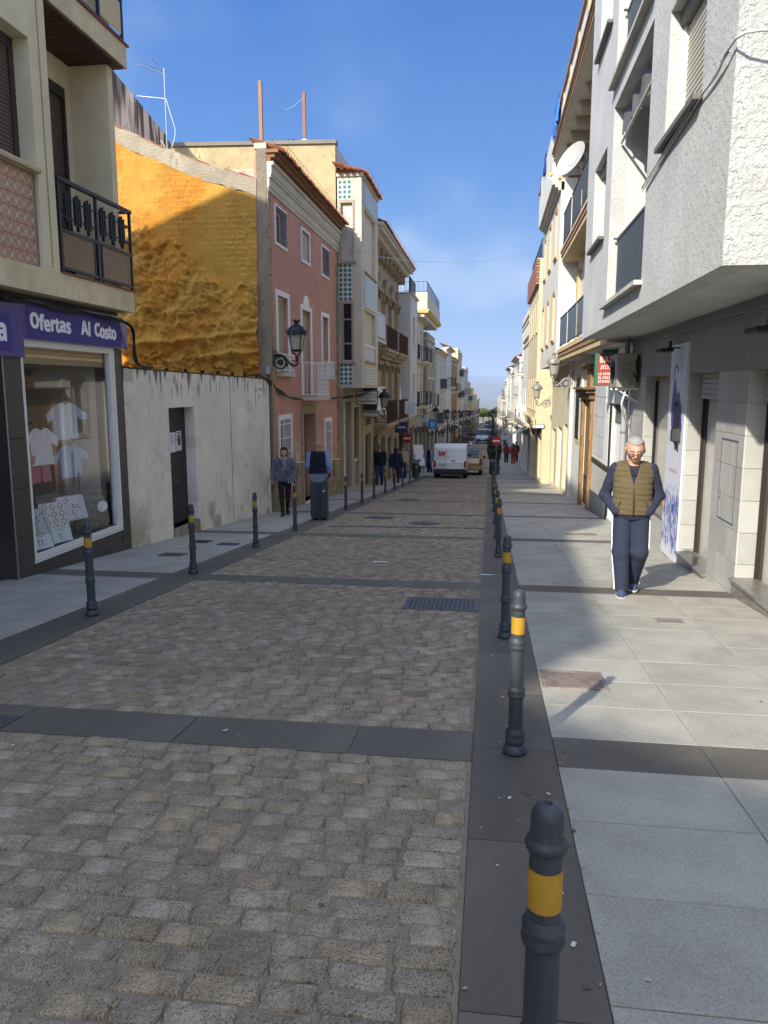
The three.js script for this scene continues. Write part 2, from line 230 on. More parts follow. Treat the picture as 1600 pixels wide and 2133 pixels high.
// ------------------------------------------------------------------ building kit (s = +1: facade faces +x, s = -1: faces -x)
const ob = (s, X, w0, w1, y0, y1, za, zb) => bx(X + s * w0, X + s * w1, y0, y1, za, zb);
function slats(name, parent, s, x, zN, zF, y0, y1, h, m, single) { // a roller shutter of level slats
  const n = Math.round((y1 - y0) / h), list = [], d = 0.012, sh = new THREE.Shape(); sh.moveTo(0, 0.002); sh.lineTo(d * 0.8, h * 0.25); sh.lineTo(d, h * 0.55); sh.lineTo(d * 0.6, h * 0.9); sh.lineTo(0, h - 0.002);
  const g = new THREE.ExtrudeGeometry(sh, { depth: zN - zF, bevelEnabled: false }); const q = M(g); if (s < 0) { const P = q.attributes.position, U = q.attributes.uv, A = [P.array, U.array]; A.forEach((a, k) => { const n = k ? 2 : 3; for (let i = 0; i < P.count; i += 3) for (let c = 0; c < n; c++) { const t = a[(i + 1) * n + c]; a[(i + 1) * n + c] = a[(i + 2) * n + c]; a[(i + 2) * n + c] = t; } }); for (let i = 0; i < P.count; i++) P.setX(i, -P.getX(i)); q.computeVertexNormals(); }
  for (let i = 0; i < n; i++) { if (single) { const o = new THREE.Mesh(q, m); o.name = i ? name + '_' + String(i).padStart(3, '0') : name; o.position.set(x, y0 + i * h, zF); o.castShadow = o.receiveShadow = true; parent.add(o); } else list.push(q.clone().translate(x, y0 + i * h, zF)); }
  if (!single) obj(name, [list, bx(x - s * 0.02, x - s * 0.01, y0, y1, zN, zF)], m, parent); else obj('backing', bx(x - s * 0.02, x - s * 0.008, y0, y1, zN, zF), m, parent);
}
function win(parent, s, X, zN, zF, y0, y1, o = {}) {
  const w = grp(o.name || 'window', parent), r = o.r ?? 0.14, t = o.t ?? 0.05, x = X - s * r, fm = o.frame || MAT.white;
  const zM = (zN + zF) / 2, f = [bx(x - s * 0.05, x, y0, y0 + t, zN, zF), bx(x - s * 0.05, x, y1 - t, y1, zN, zF), bx(x - s * 0.05, x, y0 + t, y1 - t, zN, zN - t), bx(x - s * 0.05, x, y0 + t, y1 - t, zF + t, zF)];
  if (o.split !== false && zN - zF > 0.7) f.push(bx(x - s * 0.045, x - s * 0.004, y0 + t, y1 - t, zM + t * 0.6, zM - t * 0.6));
  obj('frame', f, fm, w);
  if (!o.shut || o.shut < 1) obj('pane', bx(x - s * 0.035, x - s * 0.03, y0 + t, y1 - t * 1.01, zN - t, zF + t), o.pane || MAT.pane, w);
  if (o.shut) slats('roller_shutter', w, s, x + s * 0.008, zN - 0.01, zF + 0.01, y1 - (y1 - y0) * o.shut, y1 - 0.02, o.sh || 0.055, o.sm || MAT.shutter, false);
  if (o.sill) obj('sill', ob(s, X, -r, 0.07, y0 - 0.05, y0 + 0.004, zN + 0.05, zF - 0.05), o.sillM || MAT.cream, w);
  if (o.trim) { const k = o.trim; obj('surround', [ob(s, X, 0.002, 0.035, y1, y1 + k, zN + k, zF - k), ob(s, X, 0.002, 0.033, y0 - (o.noBot ? 0 : k), y1, zN + k, zN), ob(s, X, 0.002, 0.033, y0 - (o.noBot ? 0 : k), y1, zF, zF - k), o.noBot ? null : ob(s, X, 0.002, 0.033, y0 - k, y0, zN, zF)], o.trimM || MAT.white, w); }
  if (o.grille) { const l = []; for (let z = zN - 0.06; z > zF; z -= 0.13) l.push(bar([X + s * 0.05, y0, z], [X + s * 0.05, y1, z], 0.009, 5)); for (let y = y0 + 0.1; y < y1; y += 0.36) l.push(ob(s, X, 0.04, 0.052, y, y + 0.025, zN, zF)); obj('grille', l, o.grilleM || MAT.white, w); }
  return w;
}
function rail(parent, s, X, w, zN, zF, yb, yt, o = {}) {       // railing round a balcony that projects by w
  const m = o.m || MAT.iron, x = X + s * w, l = [], r = o.r || 0.009, st = o.st || 0.11;
  l.push(bx(x - 0.02, x + 0.02, yt - 0.03, yt, zN, zF), bx(x - 0.012, x + 0.012, yb + 0.06, yb + 0.085, zN, zF));
  const xa = X + s * 0.01; for (const z of [zN, zF]) l.push(bx(xa, x - s * 0.022, yt - 0.031, yt - 0.001, z - 0.018, z + 0.018), bx(xa, x - s * 0.014, yb + 0.061, yb + 0.084, z - 0.01, z + 0.01));
  if (!o.plate) { for (let z = zN; z >= zF; z -= st) l.push(bar([x, yb, z], [x, yt - 0.02, z], r, 5)); if (w > 0.12) for (let k = st; k < w - 0.02; k += st) for (const z of [zN, zF]) l.push(bar([X + s * k, yb + 0.06, z], [X + s * k, yt - 0.02, z], r, 5)); }
  const g = obj('railing', l, m, parent);
  if (o.plate) obj('infill_panel', [bx(x - 0.006, x + 0.006, yb + 0.09, yt - 0.04, zN - 0.02, zF + 0.02), ...[zN, zF].map((z) => bx(xa, x - s * 0.02, yb + 0.09, yt - 0.04, z - 0.006, z + 0.006))], o.plate, parent);
  return g;
}
const tileHalf = (() => { const g = new THREE.CylinderGeometry(0.085, 0.1, 0.46, 7, 1, true, -Math.PI / 2, Math.PI); g.rotateX(Math.PI / 2); const h = g.clone().scale(0.88, 0.88, 1).translate(0, 0, 0); return mergeGeometries([clean(g), clean(h), clean(new THREE.RingGeometry(0.086, 0.1, 7, 1, 0, Math.PI).translate(0, 0, 0.23))]); })();
// pantile eave: axis of fall given by from (eave) to (ridge); run along dir
function tiles(parent, eave, up, along, n, pitch = 0.2, rows = 6, name = 'roof_tile') {
  const e = V(...eave), u = V(...up).normalize(), a = V(...along).normalize(), nrm = a.clone().cross(u).normalize(); if (nrm.y < 0) nrm.negate();
  const m4 = new THREE.Matrix4().makeBasis(a, nrm, a.clone().cross(nrm)); if (a.clone().cross(nrm).dot(u) > 0) { m4.makeBasis(a.clone().negate(), nrm, a.clone().negate().cross(nrm)); }
  const ms = [MAT.tile, MAT.tile2, MAT.tile3], rest = [];
  for (let i = 0; i < n; i++) for (let r = 0; r < rows; r++) {
    const p = e.clone().addScaledVector(a, (i + 0.5) * pitch + rr(-0.01, 0.01)).addScaledVector(u, 0.2 + r * 0.37).addScaledVector(nrm, 0.02 + rr(0, 0.012));
    if (r === 0 && i < 300) { const o = new THREE.Mesh(tileHalf, ms[Math.floor(rnd() * 3)]); o.name = name; o.setRotationFromMatrix(m4); o.position.copy(p); o.castShadow = o.receiveShadow = true; parent.add(o); }
    else rest.push(tileHalf.clone().applyMatrix4(m4).translate(p.x, p.y, p.z));
  }
  if (rest.length) { const o = obj('upper_tiles', rest, MAT.tile, parent); o.userData.kind = 'stuff'; }
  const L = rows * 0.37 + 0.1, W = n * pitch, q = new THREE.BufferGeometry(), c = (i, k) => e.clone().addScaledVector(a, i * W).addScaledVector(u, 0.06 + k * L).addScaledVector(nrm, 0.0);
  q.setAttribute('position', new THREE.Float32BufferAttribute([c(0, 0), c(1, 0), c(1, 1), c(0, 0), c(1, 1), c(0, 1)].flatMap((v) => v.toArray()), 3)); q.computeVertexNormals(); obj('roof_deck', M(q), MAT.tile2, parent);
}
const BK = (o) => { const g = grp(o.n, scene); return tag(g, o.l, o.c || 'building', o.g); };

// ------------------------------------------------------------------ buildings behind the camera that shade the street
{
  const wall = plaster('#c9bfa5');
  const a = BK({ n: 'gabled_house', l: 'cream gabled house standing before the yellow apartment block, up the street' });
  obj('wall', wx(-14, -5.62, [[7.25, gy(22) - 1], [22, gy(22) - 1], [22, 6.2], [14.6, 9.6], [7.25, 6.05]]), wall, a);
  obj('door', bx(-5.615, -5.58, gy(11), gy(11) + 2.1, 10.4, 11.4), MAT.wood, a);
  for (const [z, y] of [[9.2, 1.2], [12.6, 1.2], [16, 1.2], [9.2, 3.8], [12.6, 3.8], [16, 3.8]]) win(a, 1, -5.58, z + 0.5, z - 0.5, y, y + 1.5, { r: -0.01 });
  const b = BK({ n: 'low_house', l: 'cream two storey house adjoining the yellow apartment block on its uphill side' });
  obj('wall', bx(-12, -5.62, gy(2) - 1.2, 6.7, 6.98, -1.1), plaster('#d5c9a8'), b); obj('roof', bx(-12, -5.5, 6.7, 6.85, 7.0, -1.1), MAT.tile, b);
  for (const z of [5.5, 3, 0.6]) for (const y of [1.6, 4.2]) win(b, 1, -5.6, z + 0.5, z - 0.5, y, y + 1.5, { r: -0.01 });
  const c = BK({ n: 'white_corner_house', l: 'white rendered corner house facing the yellow apartment block, across the side street' });
  obj('wall', bx(3.0, 10, gy(20) - 3, 7.5, 24, -1.0), plaster('#dedcd4'), c);
  for (const z of [1.5, 5, 9]) for (const y of [-1, 2, 5]) win(c, -1, 2.99, z + 0.5, z - 0.5, y, y + 1.4, { r: -0.01 });
}

// ------------------------------------------------------------------ yellow apartment block with the shop
const YEL = plaster('#efe0bb'), SHOPT = mat('#4a4846', { rough: 0.45, map: T.dark });
const yb = BK({ n: 'apartment_block', l: 'yellow apartment block with salmon tiled parapet and a purple fronted clothes shop below' });
{
  const zA = -1.1, zE = -11.3, top = 7.95, SX = -5.6, FX = -5.36;
  const W2 = [-7.35, -8.95, 2.58, 3.98];
  obj('wall', [wx(FX - 0.24, FX, [zA, -9.32, 1.42, 4.56], [W2, [-2.2, -6.9, 2.58, 3.98], [-6.2, -8.955, 1.42, 2.50]]), // front of the first floor
    wx(FX - 0.24, FX, [zA, -9.32, 4.88, 7.9], [[-7.35, -8.95, 5.7, 7.2]]), bx(-6.3, -6.09, 1.42, 7.9, -10.42, -9.3), bx(-6.3, -6.09, 1.42, 7.9, -11.29, -11.02), bx(-6.3, -6.09, 4.2, 7.9, -10.42, -11.02), bx(-6.089, FX - 0.241, 1.42, 7.9, -9.3, -9.12),
    bx(-12.5, -5.625, -4.5, 1.119, -11.3, -11.12), bx(-12.5, -5.51, 1.12, 7.9, zE, -11.30 + 0.16), bx(-12.5, -6.3, 1.42, 7.9, zA, zA - 0.2)], YEL, yb);
  obj('gable', wz(zE, zE + 0.3, [[-13.5, 7.9], [-5.4, 7.9], [-9.7, 9.45]]), YEL, yb);
  for (const [dx, yA] of [[-5.2, 7.82], [-14.2, 7.75]]) { const q = new THREE.BufferGeometry(); q.setAttribute('position', new THREE.Float32BufferAttribute([dx, yA, zA, dx, yA, zE - 0.1, -9.7, 9.5, zE - 0.1, dx, yA, zA, -9.7, 9.5, zE - 0.1, -9.7, 9.5, zA], 3)); q.computeVertexNormals(); obj('roof', M(q), MAT.tile, yb); }
  const SLB = mat('#efe0bb', { map: T.grimy, bump: T.bumpFine, bs: 0.002, rough: 0.92 }); obj('floor_slab', [bx(-6.3, FX + 0.012, 1.12, 1.419, zA, zE - 0.02)], SLB, yb); obj('floor_slab', bx(-6.3, -5.33, 4.57, 4.87, zA, zE - 0.12), SLB, yb); obj('slab_edging', bx(-6.3, -5.30, 4.871, 4.895, -9.3, zE - 0.16), mat('#7d4a3a', { rough: 0.8 }), yb);
  obj('slab_edging', bx(-5.6, FX + 0.035, 1.42, 1.44, -9.34, zE - 0.04), mat('#7d4a3a', { rough: 0.8 }), yb);
  for (let i = 0; i < 17; i++) { const z = -9.36 - i * 0.117; obj('soffit_plank', bx(-6.08, -5.36, 4.535, 4.568, z, z - 0.107), mat(['#58281b', '#63301f', '#4e2418'][i % 3], { map: T.wood, rough: 0.6 }), yb); }
  obj('core', [bx(-12.4, -7.4, -4, 7.8, zA - 0.2, zE + 0.2), bx(-7.4, -6.3, 1.2, 1.41, zA, zE + 0.2)], MAT.inner, yb);
  // window with its brown roller shutter, sill, tiled parapet
  const w = grp('window', yb); obj('frame', [bx(-5.62, -5.56, 2.58, 3.98, -8.95, -8.86), bx(-5.62, -5.56, 3.86, 3.98, -7.35, -8.86), bx(-5.62, -5.6, 2.58, 3.98, -7.35, -8.9)], mat('#3a312c', { rough: 0.5 }), w);
  const bl = mat('#5b4d43', { rough: 0.55 }); slats('shutter_slat', w, 1, -5.585, -7.36, -8.85, 2.6, 3.86, 0.047, bl, true); obj('cord', bar([-5.566, 2.6, -8.3], [-5.566, 3.86, -8.3], 0.006, 4), MAT.dark, w);
  obj('sill', bx(-5.62, FX + 0.05, 2.50, 2.545, -6.2, -8.97), plaster('#cfbf95'), yb);
  obj('window', bx(-5.6, -5.56, 2.6, 3.96, -2.3, -6.85), bl, yb); obj('window', bx(-5.6, -5.56, 5.7, 7.2, -7.36, -8.94), bl, yb);
  const tileTex = canvasTex(128, 128, (g, n) => {
    g.fillStyle = '#b98a74'; g.fillRect(0, 0, n, n); g.fillStyle = 'rgba(150,105,85,0.35)'; for (let i = 0; i < 60; i++) g.fillRect(hash(i, 1) * n, hash(i, 2) * n, 6, 3);
    const dia = (r, q) => { g.beginPath(); for (let i = 0; i < 40; i++) { const a = i / 40 * Math.PI * 2, k = r * (1 + 0.16 * Math.cos(4 * a)) / (Math.abs(Math.cos(a)) * 1.25 + Math.abs(Math.sin(a)) * 0.9); g[i ? 'lineTo' : 'moveTo'](n / 2 + Math.cos(a) * k, n / 2 + Math.sin(a) * k); } g.closePath(); g.fillStyle = q; g.fill(); };
    dia(60, '#6d5744'); dia(54, '#a98e72'); dia(47, '#7d6a55'); for (let i = 0; i < 8; i++) { const a = i * Math.PI / 4; g.fillStyle = '#c9bda0'; g.beginPath(); g.arc(n / 2 + Math.cos(a) * 24, n / 2 + Math.sin(a) * 26, 7, 0, 7); g.fill(); } g.fillStyle = '#d3c7a9'; g.beginPath(); g.arc(n / 2, n / 2, 17, 0, 7); g.fill(); g.strokeStyle = '#6d5744'; g.lineWidth = 3; g.beginPath(); g.arc(n / 2, n / 2, 10, 0, 7); g.stroke();
  });
  const tm = new THREE.MeshPhysicalMaterial({ map: tileTex, roughness: 0.35, clearcoat: 0.3, side: THREE.DoubleSide }), tg = new THREE.BoxGeometry(0.012, 0.1465, 0.1465);
  obj('tile_bed', bx(-5.52, -5.425, 1.42, 2.5, -6.2, -8.95), mat('#a58875', { rough: 0.9 }), yb);
  for (let r = 0; r < 7; r++) for (let c = 0; c < 14; c++) { const o = new THREE.Mesh(tg, tm); o.name = 'wall_tile'; o.position.set(-5.419, 1.42 + (r + 0.5) * 0.153, -8.945 + (c + 0.5) * 0.149); o.castShadow = o.receiveShadow = true; yb.add(o); }
  obj('wall_edge_trim', [bx(-5.42, -5.40, 1.42, 2.5, -8.948, -8.935)], MAT.alu, yb); obj('pier_joint', bx(FX, FX + 0.012, 1.45, 4.56, -9.14, -9.155), plaster('#bba97c'), yb);
  // balcony door and railing
  const bd = grp('balcony_door', yb); obj('frame', [bx(-6.2, -6.1, 1.45, 4.2, -10.42, -10.46), bx(-6.2, -6.1, 1.45, 4.2, -10.98, -11.02), bx(-6.2, -6.1, 4.06, 4.2, -10.46, -10.98)], mat('#3a312c'), bd); slats('shutter_slat', bd, 1, -6.16, -10.46, -10.98, 1.48, 4.06, 0.05, bl, true);
  const ra = grp('railing', yb), rm = mat('#262a33', { rough: 0.45, metal: 0.3 }), P = (a, b) => bar([FX, ...a], [FX, ...b], 0.014, 4);
  const frame = [bx(FX - 0.03, FX + 0.03, 2.54, 2.585, -9.34, -11.33), bx(-6.08, FX - 0.03, 2.542, 2.58, -11.28, -11.32), bx(FX - 0.015, FX + 0.015, 1.93, 1.975, -9.36, -11.3), bx(FX - 0.015, FX + 0.015, 1.475, 1.51, -9.36, -11.3), bx(-6.08, FX - 0.016, 1.94, 1.97, -11.29, -11.315)];
  for (const z of [-9.37, -10.3, -11.3]) frame.push(bx(FX - 0.018, FX + 0.018, 1.44, 2.54, z + 0.018, z - 0.018)); frame.push(bx(FX - 0.012, FX + 0.012, 1.44, 1.93, -10.4, -10.42), bx(FX - 0.012, FX + 0.012, 1.44, 1.93, -10.2, -10.22));
  for (const y of [2.12, 2.34]) frame.push(bx(FX - 0.008, FX + 0.008, y, y + 0.02, -9.38, -11.29), bx(-6.08, FX - 0.01, y, y + 0.02, -11.293, -11.31));
  obj('rail_frame', frame, rm, ra);
  for (const z of [-9.58, -9.82, -10.08, -10.48, -10.76, -11.04]) for (let k = -1; k < 2; k++) obj('rail_bar', bx(FX - 0.02, FX + 0.02, 2.04 + (k ? 0.03 : -0.04), 2.45 - (k ? 0.03 : 0), z + k * 0.055 + 0.011, z + k * 0.055 - 0.011), rm, ra);
  for (let k = 0; k < 6; k++) obj('rail_bar', bx(-5.98 + k * 0.1, -5.96 + k * 0.1, 2.06, 2.46, -11.28, -11.32), rm, ra);
  const am = mat('#8a6a43', { rough: 0.35, bump: T.bumpStucco, bs: 0.006, map: T.grimy }); for (const [a, b] of [[-9.42, -10.19], [-10.43, -11.26]]) obj('infill_panel', bx(FX - 0.006, FX + 0.006, 1.51, 1.93, a, b), am, ra);
  obj('infill_panel', bx(-6.07, FX - 0.03, 1.51, 1.93, -11.297, -11.305), mat('#b3a23a', { rough: 0.4 }), ra);
  const rb = grp('railing', yb); obj('rail_frame', [bx(-5.36, -5.32, 4.9, 4.93, -9.34, -11.33), bx(-5.36, -5.32, 5.86, 5.9, -9.34, -11.33), bx(-5.36, -5.32, 4.9, 5.9, -11.3, -11.34), bx(-5.36, -5.32, 4.9, 5.9, -10.62, -10.66), bx(-6, -5.36, 5.4, 5.43, -11.3, -11.33)], mat('#232b52', { rough: 0.4, metal: 0.3 }), rb); obj('infill_panel', bx(-5.345, -5.335, 4.98, 5.4, -10.66, -11.3), mat('#cdb88a', { rough: 0.6 }), rb);
  // shop front: dark tiles, purple fascia, window
  const gb = gy(-12) - 0.4;
  const tf = (y0, y1, z0, z1, x = SX) => obj('cladding_tile', bx(x - 0.02, x, y0 + 0.003, y1 - 0.003, z0 - 0.003, z1 + 0.003), SHOPT, yb);
  obj('shop_wall', [bx(-5.9, SX - 0.021, gb, 1.12, -8.34, -8.74), bx(-5.9, SX - 0.021, gb, 1.12, -11.02, -11.3), bx(-5.9, SX - 0.021, gb, -2.06, -8.74, -11.02), bx(-5.9, SX - 0.021, 0.62, 1.12, -8.74, -11.02), bx(-7.3, -5.9, gb, 1.12, -8.36, -8.5), bx(-7.3, -7.2, gb, 1.1, zA, -8.4), bx(-5.9, -5.7, gb, 1.1, zA, -5.2)], mat('#3a3836', { rough: 0.7 }), yb);
  for (const [a, b] of [[-2.9, -2.4], [-2.4, -1.8], [-1.8, -1.2], [-1.2, -0.6], [-0.6, 0], [0, 0.36]]) tf(a, b, -8.345, -8.72);
  for (const [a, b] of [[-2.9, -2.1], [-2.1, -1.5], [-1.5, -0.9], [-0.9, -0.3], [-0.3, 0.3], [0.3, 0.58]]) tf(a, b, -11.06, -11.33);
  for (const [a, b] of [[-8.72, -9.5], [-9.5, -10.3], [-10.3, -11.06]]) tf(-2.95, -2.14, a, b);
  for (let k = 0; k < 6; k++) obj('cladding_tile', bx(-6.6, -5.605, -2.9 + k * 0.55 + 0.003, -2.35 + k * 0.55 - 0.003, -8.325, -8.345), SHOPT, yb);
  obj('corner_trim', bx(-5.6, -5.585, gb, 0.36, -8.33, -8.35), MAT.alu, yb); obj('corner_trim', bx(-5.6, -5.588, -2.13, 0.58, -11.035, -11.055), MAT.white, yb);
  const hatch = grp('meter_hatch', yb); obj('hatch_door', [bx(-5.6, -5.592, -2.62, -2.2, -10.55, -11.0)], mat('#454341', { rough: 0.5 }), hatch); obj('keyhole', bx(-5.592, -5.588, -2.44, -2.40, -10.62, -10.66), MAT.black, hatch); for (const y of [-2.3, -2.52]) obj('hinge', bx(-5.592, -5.584, y - 0.04, y + 0.04, -10.985, -11.005), MAT.black, hatch);
  const PUR = mat('#352a80', { rough: 0.35, clearcoat: 0.2 });
  const fa = grp('fascia_sign', yb), r1 = (w, h, cut) => poly([[0, 0], [w, 0], [w, h - cut], [w - cut * 1.3, h], [0, h]]);
  { const g = new THREE.ExtrudeGeometry(r1(2.7, 0.47, 0.1), { depth: 0.05, bevelEnabled: false }); g.rotateY(Math.PI / 2); g.translate(-5.6, 0.585, -8.74); obj('panel', M(g), PUR, fa); }
  const txt = canvasTex(1024, 256, (g, w, h) => { g.clearRect(0, 0, w, h); g.fillStyle = '#352a80'; g.fillRect(0, 0, w, h); g.fillStyle = '#eeeef4'; g.strokeStyle = '#eeeef4'; g.lineWidth = 9; g.lineJoin = 'round'; g.scale(0.74, 1); g.font = 'bold 158px sans-serif'; g.textBaseline = 'middle'; const put = (s, x0, sp) => { let x = x0; for (let i = 0; i < s.length; i++) { const dy = ((i * 37) % 5 - 2) * 3; g.save(); g.translate(x, h / 2 + dy); g.rotate(((i * 53) % 7 - 3) * 0.014); g.strokeText(s[i], 0, 0); g.fillText(s[i], 0, 0); g.restore(); x += g.measureText(s[i]).width + sp; } return x; }; put('Ofertas', 40, -6); put('Al', 725, -2); put('Costo', 925, -14); });
  sign('lettering', txt, 2.42, 0.40, [-5.547, 0.80, -10.02], '+x', fa);
  const f2 = grp('fascia_sign', yb); obj('panel', bx(-5.6, -5.55, 0.36, 1.05, -5.2, -8.735), PUR, f2);
  sign('lettering', canvasTex(256, 256, (g, w, h) => { g.fillStyle = '#352a80'; g.fillRect(0, 0, w, h); g.fillStyle = g.strokeStyle = '#eeeef4'; g.lineWidth = 9; g.lineJoin = 'round'; g.font = 'bold 210px sans-serif'; g.textAlign = 'right'; g.strokeText('a', w - 40, 190); g.fillText('a', w - 40, 190); }), 0.42, 0.42, [-5.547, 0.64, -8.28], '+x', f2);
  const sw = grp('shop_window', yb), WF = mat('#dcdcd8', { rough: 0.4 });
  obj('window_frame', [bx(-5.68, -5.60, -2.14, -2.06, -8.72, -11.05), bx(-5.68, -5.60, 0.5, 0.58, -8.72, -11.05), bx(-5.68, -5.60, -2.06, 0.5, -8.72, -8.77), bx(-5.68, -5.60, -2.06, 0.5, -10.93, -11.05)], WF, sw);
  obj('outer_trim', [bx(-5.60, -5.585, -2.17, -2.145, -8.7, -11.06), bx(-5.60, -5.585, 0.582, 0.6, -8.7, -11.06)], WF, sw);
  obj('pane', bx(-5.652, -5.646, -2.06, 0.5, -8.77, -10.93), MAT.glass, sw);
  obj('display_floor', bx(-6.6, -5.69, -2.16, -2.1, -8.72, -11.02), mat('#8b8892', { rough: 0.6 }), sw);
  obj('side_wall', [bx(-7.3, -5.7, -2.2, 1.0, -11.02, -11.1), bx(-7.3, -5.91, -2.2, 1.0, -8.51, -8.55)], mat('#c4beb2', { rough: 0.8 }), sw);
  obj('back_wall', bx(-7.3, -7.25, -2.2, 1.0, -8.55, -11.02), mat('#c4bdb0', { rough: 0.8 }), sw); obj('ceiling', bx(-7.3, -5.91, 0.62, 0.7, -8.55, -11.02), mat('#b5b0a6', { rough: 0.8 }), sw);
  obj('awning_box', bx(-5.86, -5.70, 0.3, 0.5, -8.8, -10.9), mat('#a08e6c', { rough: 0.6 }), sw);
  for (const z of [-9.3, -10.35]) { obj('shelf_upright', bx(-7.05, -7.0, -2.1, 0.6, z, z - 0.06), mat('#b8a679', { rough: 0.5 }), sw); } for (const y of [-1.2, -0.55, 0.05]) obj('shelf_board', bx(-7.24, -6.95, y, y + 0.03, -8.6, -11), mat('#5c564c'), sw);
  for (let i = 0; i < 16; i++) obj('shelf_box', bx(-7.2, -7.0, [-1.17, -0.52, 0.08][i % 3], [-1.17, -0.52, 0.08][i % 3] + 0.16 + hash(i, 4) * 0.22, -8.7 - (i >> 1) * 0.27, -8.9 - (i >> 1) * 0.27), mat(['#a89a85', '#6d6f78', '#8d5f55', '#4f5a66', '#c9c2b4'][i % 5]), sw);
}
